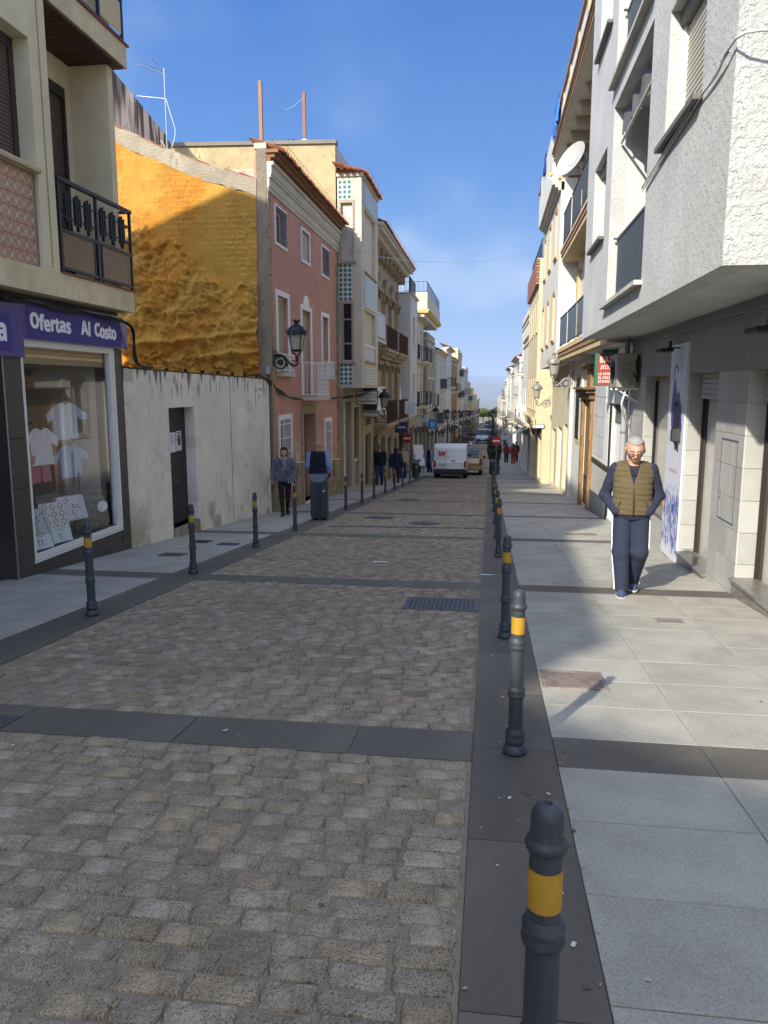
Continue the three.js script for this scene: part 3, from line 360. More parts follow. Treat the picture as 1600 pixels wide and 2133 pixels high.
// ------------------------------------------------------------------ goods in the shop window
{
  const shirtShape = (w, h, sl, nk) => { const s = new THREE.Shape(); s.moveTo(-w / 2, 0); s.lineTo(w / 2, 0); s.lineTo(w / 2 * 0.96, h * 0.62); s.lineTo(w / 2 + sl, h * 0.5); s.lineTo(w / 2 + sl * 1.15, h * 0.68); s.lineTo(w * 0.36, h * 0.97); s.lineTo(nk, h); s.quadraticCurveTo(0, h * 0.88, -nk, h); s.lineTo(-w * 0.36, h * 0.97); s.lineTo(-w / 2 - sl * 1.15, h * 0.68); s.lineTo(-w / 2 - sl, h * 0.5); s.lineTo(-w / 2 * 0.96, h * 0.62); return s; };
  const garment = (shape, m, pos, turn, name, label, cat, hang = true) => {
    const g = new THREE.ExtrudeGeometry(shape, { depth: 0.02, bevelEnabled: true, bevelThickness: 0.012, bevelSize: 0.012, bevelSegments: 2, curveSegments: 6 }); const p = g.attributes.position; for (let i = 0; i < p.count; i++) p.setZ(i, p.getZ(i) + 0.02 * Math.sin(p.getX(i) * 17 + p.getY(i) * 5)); g.computeVertexNormals();
    const t = thing(name, label, cat, pos, turn, undefined); obj('cloth', M(g), m, t); const bb = new THREE.Box3().setFromObject(t.children[0]); void bb;
    if (hang) { let h = 0; for (let i = 0; i < p.count; i++) h = Math.max(h, p.getY(i)); obj('hanger', [tube([[-0.1, h - 0.06, 0.01], [0, h - 0.01, 0.01], [0.1, h - 0.06, 0.01]], 0.006), tube([[0, h - 0.01, 0.01], [0, h + 0.05, 0.01], [0.03, h + 0.08, 0.01], [0.03, h + 0.12, 0.01]], 0.004), bar([0.03, h + 0.12, 0.01], [0.03, h + 0.3, 0.01], 0.002, 4)], MAT.black, t); }
    return t;
  };
  const cl = (c) => mat(c, { rough: 0.95, bump: T.bumpFine, bs: 0.003 }), R90 = 1.25;
  garment(shirtShape(0.34, 0.42, 0.1, 0.07), cl('#b9929c'), [-5.95, -1.18, -8.98], R90, 'baby_bodysuit', 'dusty pink baby bodysuit hanging in the shop window', 'bodysuit');
  garment(shirtShape(0.34, 0.48, 0.09, 0.07), cl('#d9dde0'), [-5.98, -1.02, -9.62], R90, 'child_shirt', 'white long sleeved child top hanging above pink trousers in the shop window', 'shirt');
  { const s = new THREE.Shape([[-0.15, 0], [-0.02, 0], [0, 0.3], [0.02, 0], [0.15, 0], [0.14, 0.5], [-0.14, 0.5]].map((p) => new THREE.Vector2(...p))); garment(s, cl('#c07f8c'), [-6.02, -1.26, -9.62], R90, 'pyjama_trousers', 'pink child trousers hanging below a white top in the shop window', 'trousers', false); }
  garment(shirtShape(0.42, 0.5, 0.12, 0.08), cl('#b9c6d3'), [-6.0, -0.72, -10.3], R90, 't_shirt', 'pale blue grey shirt hanging highest in the shop window', 'shirt');
  garment(shirtShape(0.36, 0.44, 0.11, 0.08), cl('#87a5c0'), [-5.95, -1.26, -10.28], R90, 't_shirt', 'light blue short sleeved shirt hanging above the grey cushion', 'shirt');
  { const t = thing('cushion', 'grey woven cushion with a white starburst tag in the shop window', 'cushion', [-5.85, -1.82, -10.55], 1.2); const g = new THREE.SphereGeometry(1, 20, 14), p = g.attributes.position; for (let i = 0; i < p.count; i++) { const x = p.getX(i), y = p.getY(i), z = p.getZ(i), e = 0.45, f = (v) => Math.sign(v) * Math.pow(Math.abs(v), e); p.setXYZ(i, f(x) * 0.31, f(y) * 0.28, z * 0.13 * (1 - 0.25 * (x * x + y * y))); } g.computeVertexNormals(); const o = obj('cover', M(g), mat('#8c8780', { rough: 0.95, map: T.granite, bump: T.bumpStucco, bs: 0.01 }), t); o.rotation.x = -0.25;
    const st = new THREE.Shape(); for (let i = 0; i < 28; i++) { const a = i / 28 * Math.PI * 2, r = i % 2 ? 0.07 : 0.095; st[i ? 'lineTo' : 'moveTo'](Math.cos(a) * r * 1.15, Math.sin(a) * r); } obj('tag', new THREE.ExtrudeGeometry(st, { depth: 0.003, bevelEnabled: false }).translate(0.09, 0.09, 0.17), MAT.white, t); }
  const pack = (z, y, w, h, c1, label, k) => { const t = thing('packed_bed_linen', label, 'package', [-5.84, y, z], R90); t.rotation.order = 'YXZ'; t.rotation.x = -0.3; const tx = canvasTex(128, 96, (g, W, H) => { g.fillStyle = c1; g.fillRect(0, 0, W, H); g.strokeStyle = '#5c6068'; g.lineWidth = 3; for (let i = 0; i < 9; i++) { g.beginPath(); if (k === 0) { g.moveTo(hash(i, 5) * W, H); g.quadraticCurveTo(hash(i, 6) * W, H / 2, hash(i, 7) * W, hash(i, 8) * H * 0.5); } else if (k === 1) { const x = (i % 3) * 42 + 22, yy = (i / 3 | 0) * 32 + 16; g.moveTo(x - 14, yy); g.lineTo(x, yy - 13); g.lineTo(x + 14, yy); g.lineTo(x, yy + 13); g.closePath(); } else { g.arc(hash(i, 9) * W, hash(i, 10) * H, 8, 0, 5); } g.stroke(); } }); obj('packet', cham(-w / 2, w / 2, -h / 2, h / 2, -0.04, 0.04, 0.015), mat('#c9cbd0', { rough: 0.25 }), t); sign('print', tx, w * 0.94, h * 0.94, [0, 0, 0.0415], '+z', t, { rough: 0.3 }); };
  pack(-9.02, -1.72, 0.5, 0.34, '#b9bcc2', 'grey swirl patterned bed linen packet standing at the back of the display', 0); pack(-9.55, -1.7, 0.42, 0.34, '#d5d4d0', 'diamond patterned bed linen packet at the back of the display', 1); pack(-10.02, -1.68, 0.46, 0.36, '#cfd0d3', 'pale flowered bed linen packet beside the grey cushion', 2);
  const card = (z, price, label) => { const t = thing('price_card', label, 'price card', [-5.74, -1.94, z], R90); t.rotation.order = 'YXZ'; t.rotation.x = -0.28; obj('board', bx(-0.185, 0.185, -0.16, 0.16, -0.006, 0.006), MAT.black, t); sign('print', canvasTex(256, 208, (g, w, h) => { g.fillStyle = '#cfdfe2'; g.fillRect(0, 0, w, h); g.fillStyle = '#3c4348'; g.textAlign = 'center'; g.font = '34px serif'; g.fillText('OFERTA', w / 2, 42); g.fillRect(60, 62, 136, 3); g.fillRect(80, 76, 96, 3); g.font = '74px serif'; g.fillText(price, w / 2, 160); }), 0.345, 0.295, [0, 0, 0.008], '+z', t); };
  card(-9.08, '11.', 'blue white price card reading eleven propped in the shop window'); card(-9.55, '9.', 'blue white price card reading nine propped in the shop window');
}

// ------------------------------------------------------------------ stained wall of the empty plot
{
  const w = BK({ n: 'plot_wall', l: 'stained white rendered wall with a narrow dark door closing the empty plot', c: 'wall' });
  const fx = (z) => -5.59 + (z + 11.3) * -0.027, skew = (g) => { const p = g.attributes.position; for (let i = 0; i < p.count; i++) p.setX(i, p.getX(i) + fx(p.getZ(i)) + 5.6); g.computeVertexNormals(); return g; };
  const stain = mkTex(1024, (u, v, i, j) => {
    const a = fbm(u * 7, v * 4, 5, 0, 91), st = fbm(u * 60, v * 4, 4, 0, 92), f = fbm(u * 40, v * 20, 4, 0, 93), d = fbm(u * 5 + 2, v * 3, 4, 0, 94), blk = fbm(u * 90, v * 9, 3, 0, 95);
    let k = 0.96 + 0.09 * (a - 0.5) + 0.05 * (f - 0.5), r = 1, b = 0.965; const hg = v * 3.75 - 3.4 - gy(-11.3 - u * 7.3), cl = fbm(u * 22, v * 11, 4, 0, 97);
    k -= 0.07 * sm(0.55, 0.78, st * 0.6 + cl * 0.4) * sm(0.36, 0.6, a) + 0.03 * sm(0.52, 0.7, cl);
    const soil = sm(0.40, 0.62, d + 0.35 * (f - 0.5) + 0.2 * (cl - 0.5)) * sm(1.15, 0.1, hg + 1.1 * (a - 0.5)); k -= 0.24 * soil; b -= 0.10 * soil; r -= 0.01 * soil;
    const drip = sm(0.975 - 0.16 * sm(0.45, 0.75, blk), 1, v); k -= 0.55 * drip * sm(0.42, 0.66, blk);
    if (Math.abs(fbm(u * 4 + 7, v * 3, 4, 0, 96) - 0.5) < 0.002) k -= 0.10;
    return [k * r, k * 0.985, k * b];
  }, {});
  stain.repeat.set(1 / 7.3, 1 / 3.75); stain.offset.set(0, 3.4 / 3.75);
  const uvw = (g) => { const p = g.attributes.position, u = g.attributes.uv; for (let i = 0; i < p.count; i++) u.setXY(i, -(p.getZ(i) + 11.3), p.getY(i)); return g; };
  const wm = mat('#f4efe4', { map: stain, bump: T.bumpFine, bs: 0.003, rough: 0.95 });
  obj('wall_face', skew(uvw(wx(-5.85, -5.6, [[-11.32, -3.2], [-18.55, -3.6], [-18.55, 0.20], [-15.87, 0.255]].concat([[-11.32, 0.30]]), [[-12.85, -13.95, gy(-13.4) + 0.2, -0.345]]))), wm, w);
  obj('joint', skew(bx(-5.604, -5.597, gy(-16) , 0.24, -15.86, -15.875)), MAT.dark, w);
  obj('coping', skew(wx(-5.87, -5.595, [[-11.33, 0.30], [-18.55, 0.2], [-18.55, 0.222], [-11.33, 0.325]])), mat('#4d4842', { map: T.grimy, rough: 1 }), w);
  for (let i = 0; i < 7; i++) obj('coping_stub', skew(bx(-5.66, -5.61, 0.2, 0.34, -12.9 - i * 0.8, -12.95 - i * 0.8)), MAT.dark, w);
  obj('step', skew(bx(-5.85, -5.56, gy(-13.9) - 0.1, gy(-13.4) + 0.2, -12.84, -13.96)), mat('#a49a8b', { map: T.grimy, rough: 1 }), w);
  const d = grp('door', w); obj('leaf', skew(bx(-5.83, -5.79, gy(-13.4) + 0.05, -0.345, -12.85, -13.95)), mat('#2a2c2c', { rough: 0.6, map: T.grimy }), d); obj('bolt', skew(bx(-5.79, -5.775, -1.72, -1.70, -13.1, -13.6)), mat('#4a5654', { metal: 0.5, rough: 0.5 }), d);
  obj('cornice_patch', skew(bx(-5.605, -5.592, 0.1, 0.29, -11.33, -11.6)), plaster('#d8d2c6'), w);
  const notice = (nm, label, pos, ww, hh, tx) => { const t = thing(nm, label, 'notice', pos, Math.PI / 2); obj('sheet', bx(-ww / 2, ww / 2, -hh / 2, hh / 2, -0.002, 0.002), mat('#e4e2dc'), t); sign('print', tx, ww, hh, [0, 0, 0.003], '+z', t); };
  notice('paper_notice', 'white text notice taped to the dark door of the plot wall', [-5.714, -0.98, -13.36], 0.24, 0.36, canvasTex(128, 192, (g, W, H) => { g.fillStyle = '#e9e6ea'; g.fillRect(0, 0, W, H); g.fillStyle = '#8d8794'; for (let i = 0; i < 12; i++) g.fillRect(12, 24 + i * 8, 70 + hash(i, 2) * 34, 3); }));
  notice('paper_notice', 'photo notice taped beside the text notice on the dark door', [-5.708, -0.97, -13.62], 0.24, 0.36, canvasTex(128, 192, (g, W, H) => { g.fillStyle = '#eceae6'; g.fillRect(0, 0, W, H); g.fillStyle = '#2b2b30'; g.fillRect(16, 10, 96, 12); g.fillStyle = '#7d6a50'; g.fillRect(14, 34, 100, 60); g.fillStyle = '#4b4d54'; g.fillRect(30, 70, 80, 70); g.fillStyle = '#b9a888'; g.fillRect(20, 40, 30, 34); g.fillStyle = '#9a9ca0'; for (let i = 0; i < 4; i++) g.fillRect(20, 156 + i * 8, 80, 3); }));
  notice('sale_notice', 'white for sale notice painted high on the stained wall', [fx(-17.75) + 0.008, -0.17, -17.75], 0.5, 0.5, canvasTex(192, 192, (g, W, H) => { g.fillStyle = '#e6e3dc'; g.fillRect(0, 0, W, H); g.fillStyle = '#4a4b4d'; g.textAlign = 'center'; g.font = 'bold 40px monospace'; g.fillText('SE VENDE', W / 2, 58); g.strokeStyle = '#4a4b4d'; g.lineWidth = 7; g.beginPath(); g.arc(W / 2, 100, 17, Math.PI, 0); g.stroke(); g.fillRect(W / 2 - 12, 104, 24, 24); }));
}

// ------------------------------------------------------------------ pink house and its foam coated party wall
const pinkM = plaster('#d39d8a'), CREAMT = plaster('#d9d2c2');
{
  const X = -5.35, zN = -18.62, zF = -27.12, p = BK({ n: 'pink_house', l: 'pink house with white window surrounds, stone base and ochre foam on its side wall', c: 'house' });
  const up = [[-19.26, -20.28, 3.57, 4.40], [-21.94, -22.88, 3.58, 4.38], [-24.56, -25.58, 3.56, 4.38]], mid = [[-19.27, -20.3, 0.40, 2.30], [-21.82, -22.9, -0.2, 2.2], [-24.5, -25.42, 0.44, 2.25]], gf = [[-19.28, -20.36, -2.49, -0.81], [-24.75, -25.65, -2.62, -1.1]], dr = [-21.75, -23.15, gy(-23) + 0.12, -0.75];
  obj('facade', [wx(X - 0.3, X, [zN, zF, -4.4, 5.3], [...up, ...mid, ...gf, dr])], pinkM, p);
  obj('core', [bx(-12, X - 0.34, -4.4, 5.2, zN - 0.3, zF + 0.02)], MAT.inner, p); void 0;
  for (const q of up.filter((_, i) => i !== 1)) { win(p, 1, X, ...q, { trim: 0.07, grille: true, grilleM: mat('#77797c') }); }
  { const q = up[1], w = grp('window', p), m = mat('#c9c8bf', { rough: 0.8 }); obj('surround', [ob(1, X, 0.002, 0.035, q[3], q[3] + 0.07, q[0] + 0.07, q[1] - 0.07), ob(1, X, 0.002, 0.033, q[2] - 0.07, q[3], q[0] + 0.07, q[0]), ob(1, X, 0.002, 0.033, q[2] - 0.07, q[3], q[1], q[1] - 0.07), ob(1, X, 0.002, 0.033, q[2] - 0.07, q[2], q[0], q[1])], MAT.white, w); obj('pane', bx(X - 0.2, X - 0.19, q[2], q[3], q[0], q[1]), MAT.pane, w); for (let r = 0; r < 4; r++) for (let c = 0; c < 4; c++) { const g = new THREE.TorusGeometry(0.085, 0.028, 5, 8); g.rotateY(Math.PI / 2); obj('lattice_block', g.translate(X - 0.06, q[2] + 0.1 + r * 0.2, q[0] - 0.12 - c * 0.235), m, w); } }
  mid.forEach((q, i) => { win(p, 1, X, ...q, { name: 'french_window', trim: 0.13, noBot: true, shut: 1, sh: 0.06, sm: mat('#b0a58f', { rough: 0.8 }), r: 0.12 }); });
  { const q = mid[1], zc = (q[0] + q[1]) / 2, pts = []; for (let k = 0; k <= 10; k++) { const a = k / 10 * Math.PI; pts.push([zc + Math.cos(a) * 0.33, q[3] + 0.13 + Math.sin(a) * 0.3]); } obj('arched_crest', wx(X + 0.002, X + 0.034, pts), MAT.white, p); }
  for (const q of gf) win(p, 1, X, ...q, { trim: 0.12, grille: true });
  const door = grp('door', p); obj('leaf', bx(X - 0.32, X - 0.26, dr[2], dr[3], dr[0], dr[1]), MAT.wood, door); obj('handle', bx(X - 0.26, X - 0.22, -2.35, -2.2, -22.9, -22.95), MAT.alu, door);
  obj('door_surround', [ob(1, X, 0.002, 0.05, dr[3], dr[3] + 0.25, dr[0] + 0.22, dr[1] - 0.22), ob(1, X, 0.002, 0.05, gy(-22) - 0.2, dr[3], dr[0] + 0.22, dr[0]), ob(1, X, 0.002, 0.05, gy(-22.6) - 0.3, dr[3], dr[1], dr[1] - 0.22)], plaster('#a59a82'), p);
  obj('door_step', bx(X - 0.3, X + 0.1, gy(-22.6) - 0.3, gy(-23) + 0.12, dr[0], dr[1]), MAT.white, p);
  { const t = grp('meter_box', p); obj('cover', bx(X, X + 0.03, -2.15, -1.55, -20.85, -21.25), plaster('#c9c0a9'), t); obj('letter_slot', bx(X + 0.03, X + 0.034, -1.75, -1.62, -20.95, -21.02), MAT.black, t); }
  // stone base, block by block
  const stM = ['#a99874', '#b3a17c', '#9d8d6c', '#ad9e80'].map((c) => mat(c, { map: T.grimy, bump: T.bumpStone, bs: 0.015, rough: 0.95 }));
  { let row = 0; for (let y = -1.95; y > -4.2; y -= 0.27, row++) { let z = zN - 0.02 + (row % 2) * -0.0; while (z > zF + 0.05) { let l = rr(0.32, 0.56); if (z - l < zF + 0.2) l = z - zF - 0.02; const zm = z - l / 2, topY = gy(zm) + 1.22; const inDoor = z - l < dr[0] + 0.22 && z > dr[1] - 0.22, inWin = gf.some((q) => z - l < q[0] + 0.12 && z > q[1] - 0.12 && y > q[2] - 0.14); const y1 = Math.min(y, topY), y0 = y - 0.262; if (y1 - y0 > 0.06 && !inDoor && !inWin && y > gy(zm) - 0.02) { obj('base_stone', cham(X + 0.001, X + 0.035 + rr(0, 0.02), y0, y1 - 0.008, z - 0.006, z - l + 0.006, 0.008), stM[Math.floor(rnd() * 4)], p); } z -= l; } }
    const cap = wx(X + 0.001, X + 0.06, [[zN, gy(zN) + 1.225], [dr[0] + 0.22, gy(dr[0]) + 1.225], [dr[0] + 0.22, gy(dr[0]) + 1.27], [zN, gy(zN) + 1.27]]), cap2 = wx(X + 0.001, X + 0.06, [[dr[1] - 0.22, gy(dr[1]) + 1.225], [zF, gy(zF) + 1.225], [zF, gy(zF) + 1.27], [dr[1] - 0.22, gy(dr[1]) + 1.27]]); obj('base_cap', [cap, cap2], CREAMT, p); }
  for (let i = 0; i < 27; i++) { const y = -3.0 + i * 0.285, w = i % 2 ? 0.3 : 0.42; obj('quoin', cham(X - 0.01, X + 0.03, y, y + 0.27, zN + 0.012, zN - w * 0.55, 0.006), stM[3], p); obj('quoin', cham(X - 0.01, X + 0.03, y - 0.6, y - 0.33, zF + w * 0.75, zF + 0.01, 0.006), stM[i % 4], p); }
  for (const [y, h, w] of [[4.62, 0.1, 0.04], [4.72, 0.2, 0.06], [4.92, 0.07, 0.1], [4.99, 0.2, 0.12], [5.19, 0.08, 0.17]]) obj('cornice_moulding', ob(1, X, 0.001, w, y, y + h, zN, zF), CREAMT, p);
  obj('eave_brick_course', [ob(1, X, 0.001, 0.1, 5.27, 5.36, zN, zF), ob(1, X, 0.001, 0.2, 5.36, 5.45, zN, zF), ob(1, X, 0.001, 0.3, 5.45, 5.53, zN + 0.05, zF)], mat('#9b7457', { map: T.grimy, rough: 0.95 }), p);
  tiles(p, [X + 0.42, 5.53, zF], [-1, 0.34, 0], [0, 0, 1], 42, 0.202, 2);
  obj('rear_roof', wx(-9.4, -7.3, [zN, zF, 5.2, 5.3]), MAT.tile2, p);
  // balconies
  const balc = (zN_, zF_, w, y, o) => { const b = grp('balcony', p); obj('slab', ob(1, X, 0.001, w + 0.04, y - 0.09, y, zN_ + 0.03, zF_ - 0.03), CREAMT, b); rail(b, 1, X, w, zN_, zF_, y, o, { m: MAT.white, st: 0.1, r: 0.008 }); if (w > 0.3) { const l = []; for (let z = zN_ - 0.1; z > zF_; z -= 0.2) for (let k = 0; k < 5; k++) { const g = new THREE.TorusGeometry(0.032, 0.006, 4, 8); g.rotateY(Math.PI / 2); l.push(g.translate(X + w, y + 0.16 + k * 0.13, z)); } obj('rail_scroll', l, MAT.white, b); } };
  balc(-19.12, -20.45, 0.12, 0.38, 0.86); balc(-21.6, -23.15, 0.5, -0.26, 0.72); balc(-24.35, -25.6, 0.18, 0.36, 0.84);
  // foam coated side wall, with the ghost of brick courses above and swollen foam below
  const topY = (x) => { const t = (x + 9.1) / 3.46; return 6.2 - 1.32 * t - 0.10 * Math.sin(t * Math.PI); };
  const nx = 150, ny = 210, pos = [], id = [], col = [];
  for (let j = 0; j <= ny; j++) for (let i = 0; i <= nx; i++) {
    const x = lerp(-9.6, -5.62 + 0.05 * (fbm(j * 0.09, 3, 3, 0, 2) - 0.5), i / nx), yT = topY(x) - 0.34 + 0.12 * (fbm(x * 4, 1.3, 3, 0, 5) - 0.5), y = lerp(-0.6, yT, j / ny), n = fbm(x * 2.1 + 4, y * 2.1, 5, 0, 6), n2 = fbm(x * 7, y * 7, 4, 0, 7), n3 = fbm(x * 19, y * 19, 3, 0, 10);
    const row = Math.floor(y / 0.125), by = Math.abs(((y / 0.125) % 1 + 1) % 1 - 0.5) * 2, bxx = Math.abs((((x + (row % 2) * 0.14 + 0.1 * (hash(row, 3) - 0.5)) / 0.29) % 1 + 1) % 1 - 0.5) * 2;
    const e = lerp(4.05, 2.55, sm(-8.8, -6.2, x)) + 0.5 * (n - 0.5) + 0.12 * Math.sin(x * 5), low = sm(e + 0.02, e - 0.10, y), brick = (sm(0.97, 0.78, by) * sm(0.99, 0.86, bxx) - 0.6) * 0.028 * sm(0.25, 0.5, fbm(x * 1.4, y * 1.4, 3, 0, 9));
    let dz = 0.02 + (n - 0.5) * 0.05 + (n2 - 0.5) * 0.02 + (n3 - 0.5) * 0.012 + brick * (1 - low);
    const rid = 1 - Math.abs(fbm(x * 1.6 + 1, y * 2.2 + 5, 4, 0, 16) * 2 - 1);
    dz += low * (0.05 + 0.13 * Math.pow(rid, 2) * sm(0.2, 1.2, e - y + 0.3) + (n2 - 0.5) * 0.10 + (n3 - 0.5) * 0.09);
    const sh = Math.sin(x * 0.9) * 0.12; dz += 0.10 * sm(0.10, 0, Math.abs(y - 1.22 - sh)) + 0.12 * sm(0.12, 0, Math.abs(y - 0.75 - sh)) - low * 0.25 * sm(1.05, 0.55, y) * sm(0.45, 0.6, n2);
    dz -= low * 0.10 * sm(0.58, 0.72, fbm(x * 3 + 9, y * 3, 4, 0, 19));
    dz = Math.max(dz, 0.012 + 0.01 * n3); pos.push(x, y, dz); const cc = 0.86 + 0.3 * (fbm(x * 3, y * 3, 4, 0, 21) - 0.5) + 0.25 * (n2 - 0.5), wth = sm(0.5, 0.75, fbm(x * 1.1 + 2, y * 0.9, 4, 0, 22));
    col.push(0.60 * cc, lerp(0.315, 0.25, wth) * cc, lerp(0.045, 0.022, wth) * cc);
  }
  for (let j = 0; j < ny; j++) for (let i = 0; i < nx; i++) { const a = j * (nx + 1) + i, b = a + nx + 1; id.push(a, a + 1, b, b, a + 1, b + 1); }
  const fg = new THREE.BufferGeometry(); fg.setAttribute('position', new THREE.Float32BufferAttribute(pos, 3)); fg.setAttribute('color', new THREE.Float32BufferAttribute(col, 3)); fg.setIndex(id); fg.translate(0, 0, zN - 0.0); fg.computeVertexNormals();
  const fuv = []; for (let i = 0; i < pos.length; i += 3) fuv.push(pos[i], pos[i + 1]); fg.setAttribute('uv', new THREE.Float32BufferAttribute(fuv, 2));
  const foam = new THREE.Mesh(fg, mat('#ffffff', { vertexColors: true, bump: T.bumpStone, bs: 0.02, rough: 0.85 })); foam.name = 'foam_coating'; foam.castShadow = foam.receiveShadow = true; p.add(foam);
  const sp = []; for (let i = 0; i <= 20; i++) { const x = lerp(-9.8, -5.6, i / 20); sp.push([x, topY(x) - 0.02]); }
  const rough = mat('#b3a896', { map: T.grimy, bump: T.bumpStone, bs: 0.02, rough: 1 });
  obj('party_wall', [wz(zN - 0.3, zN - 0.01, [[-9.8, -4.2], [-5.36, -4.2], [-5.36, 5.55], [-5.62, 5.55], ...sp.slice().reverse()])], rough, p);
  const stripP = []; for (let i = 0; i <= 24; i++) { const y = lerp(-3.2, 5.62, i / 24); stripP.push([-5.60 + 0.06 * (fbm(i * 0.9, 2, 3, 0, 44) - 0.5), y]); } obj('plaster_strip', [wz(zN - 0.01, zN + 0.012, [...stripP, [-5.352, 5.62], [-5.352, -3.2]])], mat('#a39988', { map: T.grimy, bump: T.bumpStone, bs: 0.03, rough: 1 }), p);
  obj('corner_cap', [bx(-5.64, -5.34, 5.55, 5.68, zN + 0.02, zN - 0.5)], plaster('#cfc8b9'), p);
  for (let i = 0; i < 11; i++) { const x = -9.4 + i * 0.36, t = new THREE.Mesh(tileHalf, [MAT.tile3, MAT.tile, mat('#c2b8a4', { map: T.grimy })][i % 3]); t.name = 'verge_tile'; t.castShadow = t.receiveShadow = true; t.scale.setScalar(0.95); t.position.set(x, topY(x) + 0.05, zN - 0.08); t.rotation.set(0, Math.PI / 2, 0); const g2 = new THREE.Group(); void g2; t.rotation.order = 'ZYX'; t.rotation.z = -0.37; p.add(t); }
  obj('verge_mortar', wz(zN - 0.16, zN + 0.03, [...sp.map(([x, y]) => [x, y - 0.34 + 0.1 * (fbm(x * 5, 7, 3, 0, 1) - 0.5)]), ...sp.slice().reverse().map(([x, y]) => [x, y + 0.03])]), mat('#c4b9a6', { map: T.grimy, bump: T.bumpStone, bs: 0.03, rough: 1 }), p);
}
// grey gable and cream block behind the pink house
{
  const g = BK({ n: 'grey_gable_house', l: 'weathered grey gable wall with black drip stains behind the ochre foam wall', c: 'house' });
  const dm = mkTex(512, (u, v) => { const a = fbm(u * 8, v * 8, 5, 0, 111), d = fbm(u * 50, v * 5, 3, 0, 112); let k = 0.8 + 0.2 * (a - 0.5); k -= 0.55 * sm(0.72, 0.97, v + 0.2 * (d - 0.5)) * sm(0.35, 0.65, d); if (a > 0.68) k += 0.1; return [k, k * 0.97, k * 0.96]; }); const q = new THREE.PlaneGeometry(1, 1, 30, 10), pp = q.attributes.position; for (let i = 0; i < pp.count; i++) { const t = pp.getX(i) + 0.5, s = pp.getY(i) + 0.5, x = lerp(-13.4, -9.3, t); pp.setXYZ(i, x, lerp(2, 8.96 - (x + 10.87) * 1.2, s), -22.3); } q.computeVertexNormals();
  obj('gable_wall', q, mat('#8d8682', { map: dm, bump: T.bumpStone, bs: 0.02, rough: 1 }), g); obj('rear_block', wz(-22.7, -22.35, [[-13.4, -4], [-9.35, -4], [-9.35, 7.0], [-13.4, 11.8]]), rough2(), g);
  function rough2() { return mat('#8d8682', { map: T.grimy, rough: 1 }); }
}
